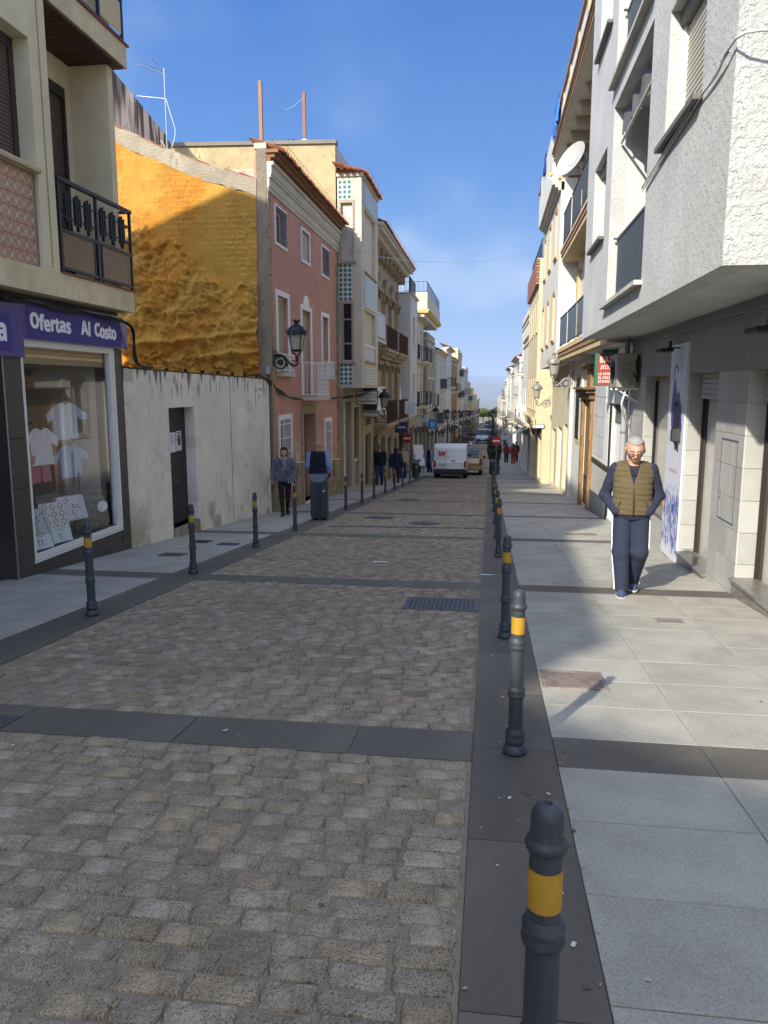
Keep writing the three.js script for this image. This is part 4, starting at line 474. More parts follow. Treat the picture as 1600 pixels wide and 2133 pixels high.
// ------------------------------------------------------------------ white block on the right
const STUC = mat('#d0d0cd', { map: T.plaster, bump: T.bumpStucco, bs: 0.0045, rough: 0.95 }), SMOO = plaster('#dcdcd8'), GTILE = ['#bebdb8', '#c3c2bd', '#b9b8b3'].map((c) => mat(c, { map: T.plaster, rough: 0.4 }));
{
  const r = BK({ n: 'white_block', l: 'white stuccoed block with overhanging upper floors, grey tiled ground floor and recessed balconies' });
  const X = 1.78, G = 2.78, zN = -6.6, zF = -16.05, y0 = 0.95, yT = 10.6;
  const holes = []; const F = 3.25;
  for (const k of [0, 1, 2]) { const d = k * F; if (3.85 + d < yT) { holes.push([-7.55, -9.05, 2.54 + d, 3.86 + d], [-13.5, -15.0, 2.45 + d, 3.84 + d]); } holes.push([-9.97, -12.89, 1.28 + d, Math.min(4.2 + d, yT - 0.3)]); }
  obj('wall', [wx(X, X + 0.22, [zN, zF, y0, yT], holes)], STUC, r);
  objs('end_wall', [bx(X, 8, y0, yT, zN + 0.03, zN + 0.001), bx(X + 0.22, 8, y0, yT, zF, zF + 0.2)], mat('#c9c9c5', { map: T.plaster, bump: T.bumpStucco, bs: 0.012, rough: 0.95 }), r);
  obj('soffit', [bx(X + 0.22, G + 0.4, y0 + 0.002, y0 + 0.2, zN, zF + 0.2)], SMOO, r);
  obj('roof', bx(X, 8, yT, yT + 0.15, zN, zF), SMOO, r);
  obj('core', [bx(3.6, 8, y0 + 0.2, yT - 0.1, zN - 0.3, zF + 0.4), bx(2.2, 3.6, y0 + 0.2, yT - 0.1, zN - 0.02, -9.6), bx(2.2, 3.6, y0 + 0.2, yT - 0.1, -13.2, zF + 0.22)], SMOO, r);
  const bl = mat('#b7b2a2', { rough: 0.6 }), sillM = mat('#77746f', { rough: 0.6, map: T.grimy });
  for (const k of [0, 1]) {
    const d = k * F;
    for (const [a, b, c, e] of [[-7.55, -9.05, 2.54, 3.86], [-13.5, -15.0, 2.45, 3.84]]) { const w = grp('window', r); obj('shutter_box', bx(X + 0.1, X + 0.2, e + d - 0.14, e + d, a, b), sillM, w); objs('guide', [bx(X + 0.14, X + 0.2, c + d, e + d - 0.14, a, a - 0.03), bx(X + 0.14, X + 0.2, c + d, e + d - 0.14, b + 0.03, b)], MAT.white, w); slats('shutter_slat', w, -1, X + 0.19, a - 0.03, b + 0.03, c + d + 0.02, e + d - 0.14, 0.055, bl, k === 0); obj('sill', wx(X - 0.09, X + 0.2, [[a + 0.06, c + d - 0.05], [b - 0.06, c + d - 0.05], [b - 0.06, c + d], [a + 0.06, c + d]]), sillM, w); }
    const b = grp('recessed_balcony', r);
    obj('balcony_wall', [bx(3.2, 3.3, 1.28 + d, 4.2 + d, -9.6, -13.2), bx(X + 0.22, 3.2, 1.28 + d, 4.2 + d, -12.89, -13.1), bx(X + 0.22, 3.2, 1.28 + d, 4.2 + d, -9.77, -9.97), bx(X + 0.22, 3.3, 4.2 + d, 4.35 + d, -9.6, -13.2), bx(X + 0.22, 3.3, 1.1 + d, 1.275 + d, -9.6, -13.2)], SMOO, b);
    obj('threshold', wx(X - 0.1, X + 0.22, [[-9.9, 1.23 + d], [-12.98, 1.23 + d], [-12.98, 1.285 + d], [-9.9, 1.285 + d]]), mat('#cfccc4', { map: T.grimy }), b);
    const ra = grp('railing', r), rm = mat('#3a434e', { rough: 0.45, metal: 0.3 }); obj('handrail', [bx(1.9, 1.95, 2.26 + d, 2.3 + d, -9.97, -12.89), bx(1.91, 1.94, 1.34 + d, 1.37 + d, -9.97, -12.89), bx(1.84, 1.9, 2.27 + d, 2.29 + d, -12.78, -12.82)], rm, ra);
    for (let i = 0; i < 27; i++) obj('baluster', bx(1.905, 1.945, 1.29 + d, 2.26 + d, -10.05 - i * 0.105, -10.075 - i * 0.105), rm, ra);
    obj('balcony_door', [bx(3.17, 3.2, 1.3 + d, 3.4 + d, -10.4, -11.6)], MAT.pane, r);
  }
  { const a = thing('folded_awning', 'folded grey awning hanging in the white block\'s recessed balcony', 'awning', [1.9, 3.93, 0]); obj('roller', bar([0.12, 0.12, -9.99], [0.12, 0.12, -12.86], 0.05, 10), MAT.white, a); const g = new THREE.PlaneGeometry(2.75, 0.34, 40, 6), p = g.attributes.position; for (let i = 0; i < p.count; i++) p.setZ(i, 0.03 * Math.sin(p.getX(i) * 9) + 0.05 * (0.17 - p.getY(i)) * Math.sin(p.getX(i) * 23)); g.computeVertexNormals(); g.rotateY(-Math.PI / 2); g.rotateX(0.03); g.translate(0.02, -0.02, -11.42); obj('cloth', M(g), mat('#6e7078', { rough: 1, map: T.grimy }), a); obj('front_bar', bar([0.0, -0.18, -10.02], [0, -0.24, -12.84], 0.02, 6), MAT.shutter, a); obj('arm', bar([0, -0.2, -12.5], [0.15, 0.1, -12.6], 0.015, 5), MAT.black, a); }
  // ground floor: beam, tiled piers and recesses
  const gb = gy(-17) - 0.5, BE = plaster('#a19e98');
  obj('beam', bx(G, G + 0.4, 0.2, y0 + 0.001, zN, zF), BE, r);
  obj('back_wall', [bx(G + 0.28, G + 0.5, gb, 0.2, zN, zF)], GTILE[1], r);
  const tile = (s) => { const [za, zb, ya, yb_] = s; const nz = Math.max(1, Math.round((za - zb) / 0.42)), ny = Math.max(1, Math.round((yb_ - ya) / 0.36)); for (let i = 0; i < nz; i++) for (let j = 0; j < ny; j++) { const a = lerp(za, zb, i / nz), b = lerp(za, zb, (i + 1) / nz), c = lerp(ya, yb_, j / ny), e = lerp(ya, yb_, (j + 1) / ny); obj('wall_tile', cham(G, G + 0.015, c + 0.003, e - 0.003, a - 0.003, b + 0.003, 0.002), GTILE[Math.floor(rnd() * 3)], r); } };
  const pier = (za, zb, ya = gb, yt = 0.2) => { obj('pier', bx(G + 0.012, G + 0.279, ya, yt, za, zb), mat('#cfccc4', { rough: 0.6 }), r); tile([za, zb, Math.max(ya, -3.05), yt]); const ny = 9; for (let j = 0; j < ny; j++) obj('wall_tile', cham(G + 0.016, G + 0.275, lerp(-3.05, 0.2, j / ny) + 0.003, lerp(-3.05, 0.2, (j + 1) / ny) - 0.003, za + 0.012, za + 0.0, 0.002), GTILE[Math.floor(rnd() * 3)], r); };
  pier(zN, -7.1); pier(-8.93, -10.05); pier(-11.5, -12.54); pier(-14.65, -16.04);
  tile([-12.56, -14.63, -2.85, -2.06]); obj('pier', bx(G + 0.012, G + 0.279, gb, -2.06, -12.56, -14.63), BE, r);
  const sillG = mat('#8f8c86', { map: T.granite, rough: 0.3 }); obj('window_sill', bx(G - 0.04, G + 0.279, -2.06, -2.02, -12.54, -14.65), sillG, r);
  for (const [a, b, y] of [[-7.1, -8.93, gy(-8) + 0.14], [-10.05, -11.5, gy(-10.5) + 0.1]]) { obj('door_step', [cham(G - 0.06, G + 0.28, y - 0.04, y, a, b, 0.006), bx(G - 0.03, G + 0.279, gb, y - 0.041, a, b)], sillG, r);
    const d = grp('shop_door', r); obj('door_panel', bx(G + 0.25, G + 0.279, y, -0.15, a - 0.02, b + 0.14), mat('#c9c6bd', { rough: 0.25, map: T.plaster }), d); obj('jamb_strip', bx(G + 0.2, G + 0.279, y, 0.2, b + 0.02, b + 0.06), mat('#2e2622'), d); obj('jamb_strip', bx(G + 0.22, G + 0.279, y, -0.15, b + 0.11, b + 0.135), mat('#3a312c'), d);
    for (let i = 0; i < 5; i++) obj('shutter_slat', cham(G + 0.16, G + 0.19, -0.15 + i * 0.07, -0.085 + i * 0.07, a - 0.02, b + 0.07, 0.006), mat('#a9a8a2', { rough: 0.5, metal: 0.2 }), d); obj('lock', bx(G + 0.13, G + 0.16, -0.13, -0.09, a - 0.3, a - 0.42), MAT.alu, d); }
  { const w = grp('shop_window', r), gold = mat('#b79a52', { rough: 0.3, metal: 0.6 }); obj('frame', [bx(G + 0.18, G + 0.25, -2.02, 0.2, -12.56, -12.63), bx(G + 0.18, G + 0.25, -2.02, -1.95, -12.63, -14.63), bx(G + 0.18, G + 0.25, 0.13, 0.2, -12.63, -14.63)], gold, w); obj('pane', bx(G + 0.22, G + 0.225, -1.95, 0.13, -12.63, -14.55), mat('#b9b5a8', { rough: 0.08, map: T.plaster }), w); obj('mullion', bx(G + 0.18, G + 0.25, -1.95, 0.13, -14.55, -14.63), MAT.dark, w); }
  { const h = grp('meter_hatch', r); obj('hatch_frame', [bx(G - 0.004, G, -1.55, -0.6, -9.12, -9.14), bx(G - 0.004, G, -1.55, -0.6, -9.72, -9.74), bx(G - 0.004, G, -1.56, -1.54, -9.12, -9.74), bx(G - 0.004, G, -0.61, -0.59, -9.12, -9.74)], MAT.alu, h); obj('hatch_pull', bx(G - 0.02, G - 0.004, -1.3, -1.2, -9.66, -9.68), MAT.alu, h); }
  // printed art board
  { const t = thing('art_board', 'tall printed board with blue and violet painted leaves on the grey tiled wall', 'board', [G - 0.03, 0, -12.03]); obj('board', bx(0, 0.03, gy(-12.1) + 0.02, 0.64, -0.5, 0.5), mat('#d8d8dc', { rough: 0.35 }), t);
    const tx = canvasTex(512, 1600, (g, W, H) => { g.fillStyle = '#d6d7df'; g.fillRect(0, 0, W, H); let q = 5; const R = () => { q = (q * 16807) % 2147483647; return q / 2147483647; };
      const leaf = (x, y, l, a, c, w) => { g.save(); g.translate(x, y); g.rotate(a); g.fillStyle = c; g.beginPath(); g.moveTo(0, 0); g.quadraticCurveTo(w, l / 2, 0, l); g.quadraticCurveTo(-w, l / 2, 0, 0); g.fill(); g.restore(); };
      g.fillStyle = '#454a86'; g.beginPath(); g.moveTo(150, 260); g.quadraticCurveTo(60, 480, 130, 620); g.quadraticCurveTo(260, 700, 460, 640); g.quadraticCurveTo(420, 420, 300, 330); g.quadraticCurveTo(240, 420, 200, 250); g.fill(); g.strokeStyle = '#4b508c'; g.lineWidth = 26; g.beginPath(); g.arc(200, 210, 60, 2.6, 6.1); g.stroke(); for (let i = 0; i < 7; i++) leaf(300 + i * 22, 60 + (i % 3) * 30, 90, 0.3, '#50568f', 9);
      g.fillStyle = '#6a6f9a'; for (let i = 0; i < 40; i++) g.fillRect(R() * W, 640 + R() * 160, 2 + R() * 5, 4 + R() * 8); g.strokeStyle = '#8389b0'; g.lineWidth = 4; for (let i = 0; i < 9; i++) { g.beginPath(); g.arc(60 + i * 50, 690 + (i % 2) * 20, 24, 0, 6.3); g.stroke(); }
      g.fillStyle = '#b0413e'; g.font = '46px sans-serif'; g.textAlign = 'center'; g.fillText('moda&estilo', 270, 960);
      const cs = ['#3a3fae', '#5a3fb0', '#2d66c4', '#3fa0c4', '#7a4fc0', '#23245e', '#8fa6d8', '#3d2f8e', '#c05a70', '#4fb38a'];
      for (let i = 0; i < 9; i++) { g.strokeStyle = '#5a5f9a'; g.lineWidth = 4; g.beginPath(); g.arc(50 + i * 55, 1085 + (i % 3) * 12, 30, 3.1, 6.3); g.stroke(); }
      for (let i = 0; i < 260; i++) { const y = 1100 + Math.pow(R(), 1.3) * 380; leaf(R() * W, y, 40 + R() * 110, -0.3 + R() * 0.6, cs[Math.floor(R() * (y > 1380 ? 7 : 10))], 6 + R() * 15); } for (let i = 0; i < 60; i++) leaf(R() * W, 1120 + R() * 330, 40 + R() * 60, -0.3 + R() * 0.6, '#dfe2ee', 4 + R() * 6); g.strokeStyle = '#3d4178'; g.lineWidth = 5; for (let i = 0; i < 12; i++) { g.beginPath(); g.ellipse(R() * W, 1380 + R() * 180, 14 + R() * 20, 24 + R() * 26, 0, 0, 6.3); g.stroke(); } });
    const q = sign('print', tx, 1.0, 3.13, [-0.003, -0.945, 0], '-x', t, { rough: 0.35 }); void q; }
  { const t = thing('wall_fixture', 'black hooked metal bracket fixed to the painted art board', 'bracket', [2.75, -0.62, -11.72]); obj('arm', [bx(-0.09, -0.06, 0.0, 0.42, 0.05, -0.03), bx(-0.12, 0, 0.02, 0.06, 0.03, -0.01)], MAT.black, t); obj('head', [cham(-0.12, 0, -0.16, 0.04, -0.06, 0.06, 0.02)], mat('#3c3f42', { rough: 0.5 }), t); obj('tip', bar([-0.06, -0.16, 0.0], [-0.02, -0.3, 0.0], 0.03, 5, 0.004), MAT.black, t); }
  for (const [z, lb] of [[-12.0, 'black spotlight under the beam above the painted art board'], [-7.9, 'black spotlight under the beam above the tiled step']]) { const t = thing('spotlight', lb, 'spotlight', [2.72, 0.62, z]); obj('lamp_body', cham(-0.28, -0.1, -0.1, -0.05, 0.18, -0.18, 0.01), MAT.black, t); obj('bracket', [bx(-0.16, 0.06, -0.05, -0.03, 0.02, -0.02), bx(-0.14, -0.1, -0.05, 0.06, 0.03, 0.01)], MAT.black, t); }
  tag(obj('wall_cable', [tube([[2.74, 0.84, -16], [2.745, 0.80, -12], [2.74, 0.83, -9.5], [2.74, 0.79, -6.7]], 0.014, 40, 6), tube([[2.75, 0.86, -15], [2.74, 0.78, -10], [2.745, 0.82, -6.7]], 0.009, 30, 5)], mat('#8d8b86'), scene), 'grey cable strung along the beam over the tiled shop doors', 'cable');
  tag(obj('facade_cable', [tube([[1.74, 2.36, -10.0], [1.75, 2.42, -9.2], [1.75, 2.5, -7.8], [1.75, 2.49, -7.0], [1.74, 2.55, -6.62], [1.86, 2.56, -6.37], [2.6, 2.5, -6.38], [4.2, 2.53, -6.38]], 0.011, 60, 6), tube([[1.75, 2.33, -10.0], [1.755, 2.40, -9.0], [1.755, 2.47, -7.8], [1.745, 2.53, -6.65]], 0.008, 40, 5)], mat('#c9c7c0'), scene), 'pale cable sagging across the white stucco and round its corner', 'cable');
  { const t = thing('drain_pipe', 'grey drain pipe at the end of the tiled ground floor', 'pipe', [2.66, 0, -16.0]); obj('pipe', bar([0, gy(-16), 0], [0, 0.95, 0], 0.055, 14), mat('#9b9c9a', { rough: 0.5 }), t); for (const y of [0.5, -0.9, -2.2]) obj('clamp', bar([0, y, 0], [0, y + 0.04, 0], 0.062, 14), MAT.alu, t); }
  { const t = thing('air_conditioner', 'beige air conditioning unit on wall brackets beside the red shop sign', 'air conditioner', [2.54, 0, -15.55]); obj('casing', cham(-0.19, 0.16, 0.0, 0.64, 0.42, -0.42, 0.02), mat('#9d978b', { rough: 0.5 }), t); const g = []; for (let i = 0; i < 6; i++) { const q = new THREE.TorusGeometry(0.05 + i * 0.038, 0.005, 4, 24); q.rotateY(Math.PI / 2); g.push(q.translate(-0.197, 0.32, -0.1)); } obj('fan_grille', g, MAT.black, t); const l = []; for (let i = 0; i < 10; i++) l.push(bx(-0.12, 0.08, 0.15 + i * 0.035, 0.16 + i * 0.035, 0.421, 0.426)); obj('vent', l, mat('#77726a'), t); obj('service_panel', bx(0.02, 0.13, 0.06, 0.3, 0.42, 0.432), mat('#8a857b'), t); for (const z of [0.3, -0.3]) obj('wall_bracket', [bx(-0.19, 0.24, -0.04, 0.0, z + 0.02, z - 0.02), bar([-0.15, -0.03, z], [0.24, -0.28, z], 0.014, 5)], MAT.white, t); obj('hose', tube([[0.02, 0, 0.3], [-0.05, -0.3, 0.25], [0.05, -0.55, 0.0], [0.2, -0.75, -0.3]], 0.02, 24, 8), MAT.white, t); obj('power_lead', tube([[0.1, 0.3, 0.43], [0.2, 0.1, 0.46], [0.14, 0.45, 0.45], [0.22, 0.6, 0.3]], 0.012, 20, 5), MAT.black, t); }
}
// ------------------------------------------------------------------ satellite dish
{
  const t = thing('satellite_dish', 'white satellite dish with green print on the white block\'s far corner', 'dish', [1.50, 4.38, -16.25], -0.95);
  const pr = []; for (let i = 0; i <= 8; i++) { const r = i / 8 * 0.36; pr.push([r, r * r * 0.6]); } const g = lathe(pr, 28); g.rotateX(Math.PI / 2); const d = obj('reflector', g, mat('#a6a69f', { rough: 0.6 }), t); d.rotation.x = -0.45;
  const s = sign('print', canvasTex(128, 128, (c, w) => { c.fillStyle = '#bdbdb6'; c.fillRect(0, 0, w, w); c.strokeStyle = '#7d9a80'; c.lineWidth = 6; c.beginPath(); c.ellipse(64, 54, 40, 14, -0.3, 0, 6.3); c.stroke(); c.fillStyle = '#7d9a80'; c.font = '24px sans-serif'; c.textAlign = 'center'; c.fillText('televés', 64, 100); }), 0.2, 0.2, [0, 0.0, 0.018], '+z', d); void s;
  obj('feed_arm', [tube([[0, -0.3, 0.1], [-0.1, -0.42, 0.3], [-0.2, -0.3, 0.45]], 0.012, 12, 6)], MAT.white, t); obj('feed_horn', bar([-0.2, -0.3, 0.43], [-0.17, -0.24, 0.36], 0.03, 10), mat('#c9c24a', { rough: 0.5 }), t); obj('mount_arm', tube([[0, 0, -0.02], [0.1, -0.16, -0.08], [0.28, -0.2, -0.02]], 0.02, 12, 8), MAT.alu, t);
}
// ------------------------------------------------------------------ bazaar house
const CREAMW = plaster('#d9c093'), TERR = mat('#a87f5f', { map: T.plaster, rough: 0.8 });
{
  const r = BK({ n: 'bazaar_house', l: 'white house with cream pilasters and brown banded balcony over a bazaar', c: 'house' });
  const X = 2.3, G = 2.78, zN = -16.12, zF = -27.5, gb = gy(-28) - 0.4, WH = plaster('#e4e2da');
  const ups = []; for (const d of [0, 3.25]) for (const [a, b] of [[-17.2, -18.3], [-19.6, -20.7], [-22.0, -23.1], [-24.6, -25.7]]) ups.push([a, b, 1.3 + d, 3.4 + d]);
  const Y = X + 0.55; obj('wall', [wx(Y, Y + 0.25, [zN, zF, 0.9, 9.0], ups)], WH, r); obj('core', [bx(Y + 0.36, 9, 0.95, 8.9, zN, zF)], MAT.inner, r); obj('end_wall', [bx(Y + 0.25, 9, 0.9, 9, zF, zF + 0.2)], WH, r);
  ups.forEach((q) => win(r, -1, Y, ...q, { name: 'french_window', r: 0.1, frame: mat('#4a3a30'), shut: 0.5 }));
  for (const z of [-16.6, -18.9, -21.3, -23.8, -26.6]) for (const d of [0, 3.25]) { const p = grp('pilaster', r); obj('shaft', bx(Y - 0.13, Y - 0.001, 1.25 + d, 3.75 + d, z + 0.16, z - 0.16), CREAMW, p); objs('capital', [bx(Y - 0.18, Y - 0.001, 3.75 + d, 3.85 + d, z + 0.22, z - 0.22), bx(Y - 0.17, Y - 0.001, 2.0 + d, 2.06 + d, z + 0.2, z - 0.2)], CREAMW, p); }
  for (const y of [0.9, 4.2]) { for (let k = 0; k < 3; k++) obj('band', bx(X - 0.02 - k * 0.03, Y - 0.001, y + k * 0.13, y + 0.12 + k * 0.13, zN, zF), k % 2 ? TERR : CREAMW, r); obj('band_groove', bx(X - 0.0, X + 0.149, y + 0.12, y + 0.13, zN, zF), mat('#6e4f3c'), r); }
  obj('soffit', bx(X + 0.15, G + 0.3, 0.88, 0.9, zN, zF), WH, r);
  for (const [a, b] of [[-18.9, -21.3], [-21.5, -23.8], [-24.1, -26.4]]) for (const d of [0, 3.25]) { const g = grp('balcony', r); rail(g, -1, X, 0.08, a, b, 1.28 + d, 2.25 + d, { m: MAT.rail, st: 0.1, plate: d ? undefined : mat('#54646c', { rough: 0.4 }) }); }
  // wide eave with brackets, parapet above
  obj('eave', [bx(1.92, Y + 0.2, 7.42, 7.52, zN, zF), bx(1.90, 2.0, 7.53, 7.60, zN, zF), bx(1.86, 2.0, 7.61, 7.68, zN, zF)], WH, r); for (const [y, w] of [[7.40, 1.915], [7.52, 1.89], [7.60, 1.85]]) obj('eave_moulding', bx(w - 0.012, w + 0.006, y, y + 0.07, zN, zF), TERR, r);
  for (let i = 0; i < 9; i++) obj('eave_bracket', bx(2.2, Y - 0.001, 7.12, 7.419, -17.1 - i * 1.22, -17.35 - i * 1.22), mat('#b9a88e', { map: T.plaster }), r);
  obj('parapet', [bx(2.0, 2.2, 7.68, 8.72, zN, zF)], WH, r); obj('parapet_cap', bx(1.93, 2.25, 8.72, 8.8, zN, zF), TERR, r); for (let i = 0; i < 6; i++) obj('parapet_post', bx(1.97, 2.0, 7.7, 8.72, -17 - i * 2, -17.3 - i * 2), CREAMW, r);
  // ground floor
  obj('shop_wall', [wx(G, G + 0.25, [zN, zF, gb, 0.88], [[-16.75, -18.55, gy(-17.5), -0.35], [-21.75, -23.4, gy(-22.5) + 0.05, -0.3], [-24.6, -25.6, -1.6, 0.3]])], WH, r); obj('shop_core', bx(G + 0.5, 9, gb, 0.88, zN, zF), MAT.inner, r);
  { const d = grp('store_door', r); obj('leaf', bx(G + 0.12, G + 0.16, gy(-18), -0.82, -16.76, -18.5), MAT.white, d); obj('jamb', bx(G - 0.02, G + 0.02, gy(-18.5), -0.35, -18.52, -18.58), MAT.dark, d); const l = []; for (let i = 0; i < 26; i++) { l.push(bar([G + 0.1, -0.8, -16.78 - i * 0.066], [G + 0.1, -0.37, -16.84 - i * 0.066], 0.005, 4), bar([G + 0.1, -0.8, -16.84 - i * 0.066], [G + 0.1, -0.37, -16.78 - i * 0.066], 0.005, 4)); } obj('mesh_grille', l, mat('#55585a'), d); obj('knob', bar([G + 0.12, -1.7, -18.3], [G + 0.08, -1.7, -18.3], 0.02, 8), MAT.alu, d); }
  const mar = mat('#d5d4cd', { map: T.grimy, rough: 0.5 });
  obj('marble_panel', bx(G - 0.03, G, -1.82, -0.35, -18.6, -19.25), mat('#d7d6cf', { bump: T.bumpStucco, bs: 0.01 }), r); for (let i = 0; i < 4; i++) obj('wall_panel', bx(G - 0.015, G, -1.72 + i * 0.5, -1.24 + i * 0.5, -19.27, -21.3), mat('#d5d6d6', { map: T.plaster, rough: 0.6 }), r);
  obj('dado_band', [bx(G - 0.05, G, -1.95, -1.83, -16.12, -21.3)], mat('#5c5349', { map: T.granite, rough: 0.4 }), r); obj('dado', bx(G - 0.03, G, gy(-21.5), -1.96, -18.6, -21.3), mar, r);
  obj('plinth', [wx(G - 0.06, G, [[-18.6, gy(-18.6) - 0.1], [-21.32, gy(-21.3) - 0.1], [-21.32, -2.72], [-18.6, -2.62]])], mat('#5f666e', { rough: 0.5, map: T.dark }), r);
  // timber doorcase with broken pediment
  { const d = grp('timber_door', r), wd = mat('#a88a5e', { map: T.wood, rough: 0.7 }), old = mat('#6b4a2e', { map: T.wood, rough: 0.85 }); obj('leaf', bx(G + 0.02, G + 0.07, gy(-22.5) + 0.9, -0.3, -21.76, -23.4), wd, d); obj('worn_base', bx(G + 0.015, G + 0.07, gy(-23.4) - 0.05, gy(-22.5) + 0.9, -21.76, -23.4), old, d);
    obj('jamb', [bx(G - 0.1, G, gy(-22) - 0.2, -0.3, -21.5, -21.76), bx(G - 0.1, G, gy(-23) - 0.3, -0.3, -23.4, -23.66)], wd, d); obj('entablature', [bx(G - 0.16, G, -0.3, -0.14, -21.4, -23.76), bx(G - 0.26, G, -0.14, -0.04, -21.3, -23.86), bx(G - 0.34, G, -0.04, 0.02, -21.2, -23.96)], mat('#8a7257', { map: T.wood }), d); obj('pediment', [bx(G - 0.12, G, 0.02, 0.5, -21.6, -22.3), bx(G - 0.22, G, 0.5, 0.6, -21.45, -22.45), bx(G - 0.3, G, 0.6, 0.64, -21.4, -22.5)], wd, d); obj('lock_plate', bx(G - 0.0, G + 0.02, -1.9, -1.55, -21.85, -21.97), MAT.alu, d); for (const y of [-2.6, -3.0]) obj('iron_strap', bx(G + 0.0, G + 0.02, y, y + 0.05, -21.8, -23.3), MAT.black, d); }
  win(r, -1, G, -24.6, -25.6, -1.6, 0.3, { grille: true, grilleM: MAT.iron, trim: 0.12, trimM: CREAMW });
  obj('corner_pilaster', [bx(G - 0.1, G, gb, 0.86, -26.9, -27.45), bx(G - 0.05, G, gb, 0.86, -24.0, -24.3)], WH, r); obj('mosaic_panel', bx(G - 0.012, G, -3.3, -2.1, -24.35, -24.55), mat('#6d6a66', { map: T.granite, bump: T.bumpStucco, bs: 0.01 }), r);
}
{ // projecting shop sign
  const t = thing('shop_sign', 'red and green projecting bazaar sign behind the air conditioner', 'sign', [2.66, 0.4, -18.0]);
  obj('case', [bx(-0.36, 0.3, -0.36, 0.36, -0.06, 0.06)], mat('#2f6b55', { rough: 0.5 }), t); obj('hood', bx(-0.2, 0.34, 0.37, 0.44, -0.12, 0.14), mat('#1d4a3a'), t);
  sign('print', canvasTex(384, 384, (g, W, H) => { g.fillStyle = '#a33b30'; g.fillRect(0, 0, W, H); g.fillStyle = '#e6d9d0'; g.font = 'bold 104px sans-serif'; g.fillText('BAZAR', 18, 100, 350); g.font = 'italic bold 74px serif'; g.fillText('HONG', 30, 185); g.font = 'bold 46px sans-serif'; g.fillText('LE OFRECE', 12, 262); g.fillText('EL PRECIO', 12, 310); g.fillText('ECONOMICO', 12, 358); }), 0.6, 0.66, [0, 0, 0.062], '+z', t); obj('arm', bar([0.3, 0.3, 0], [0.44, 0.3, 0], 0.02, 6), MAT.iron, t);
}
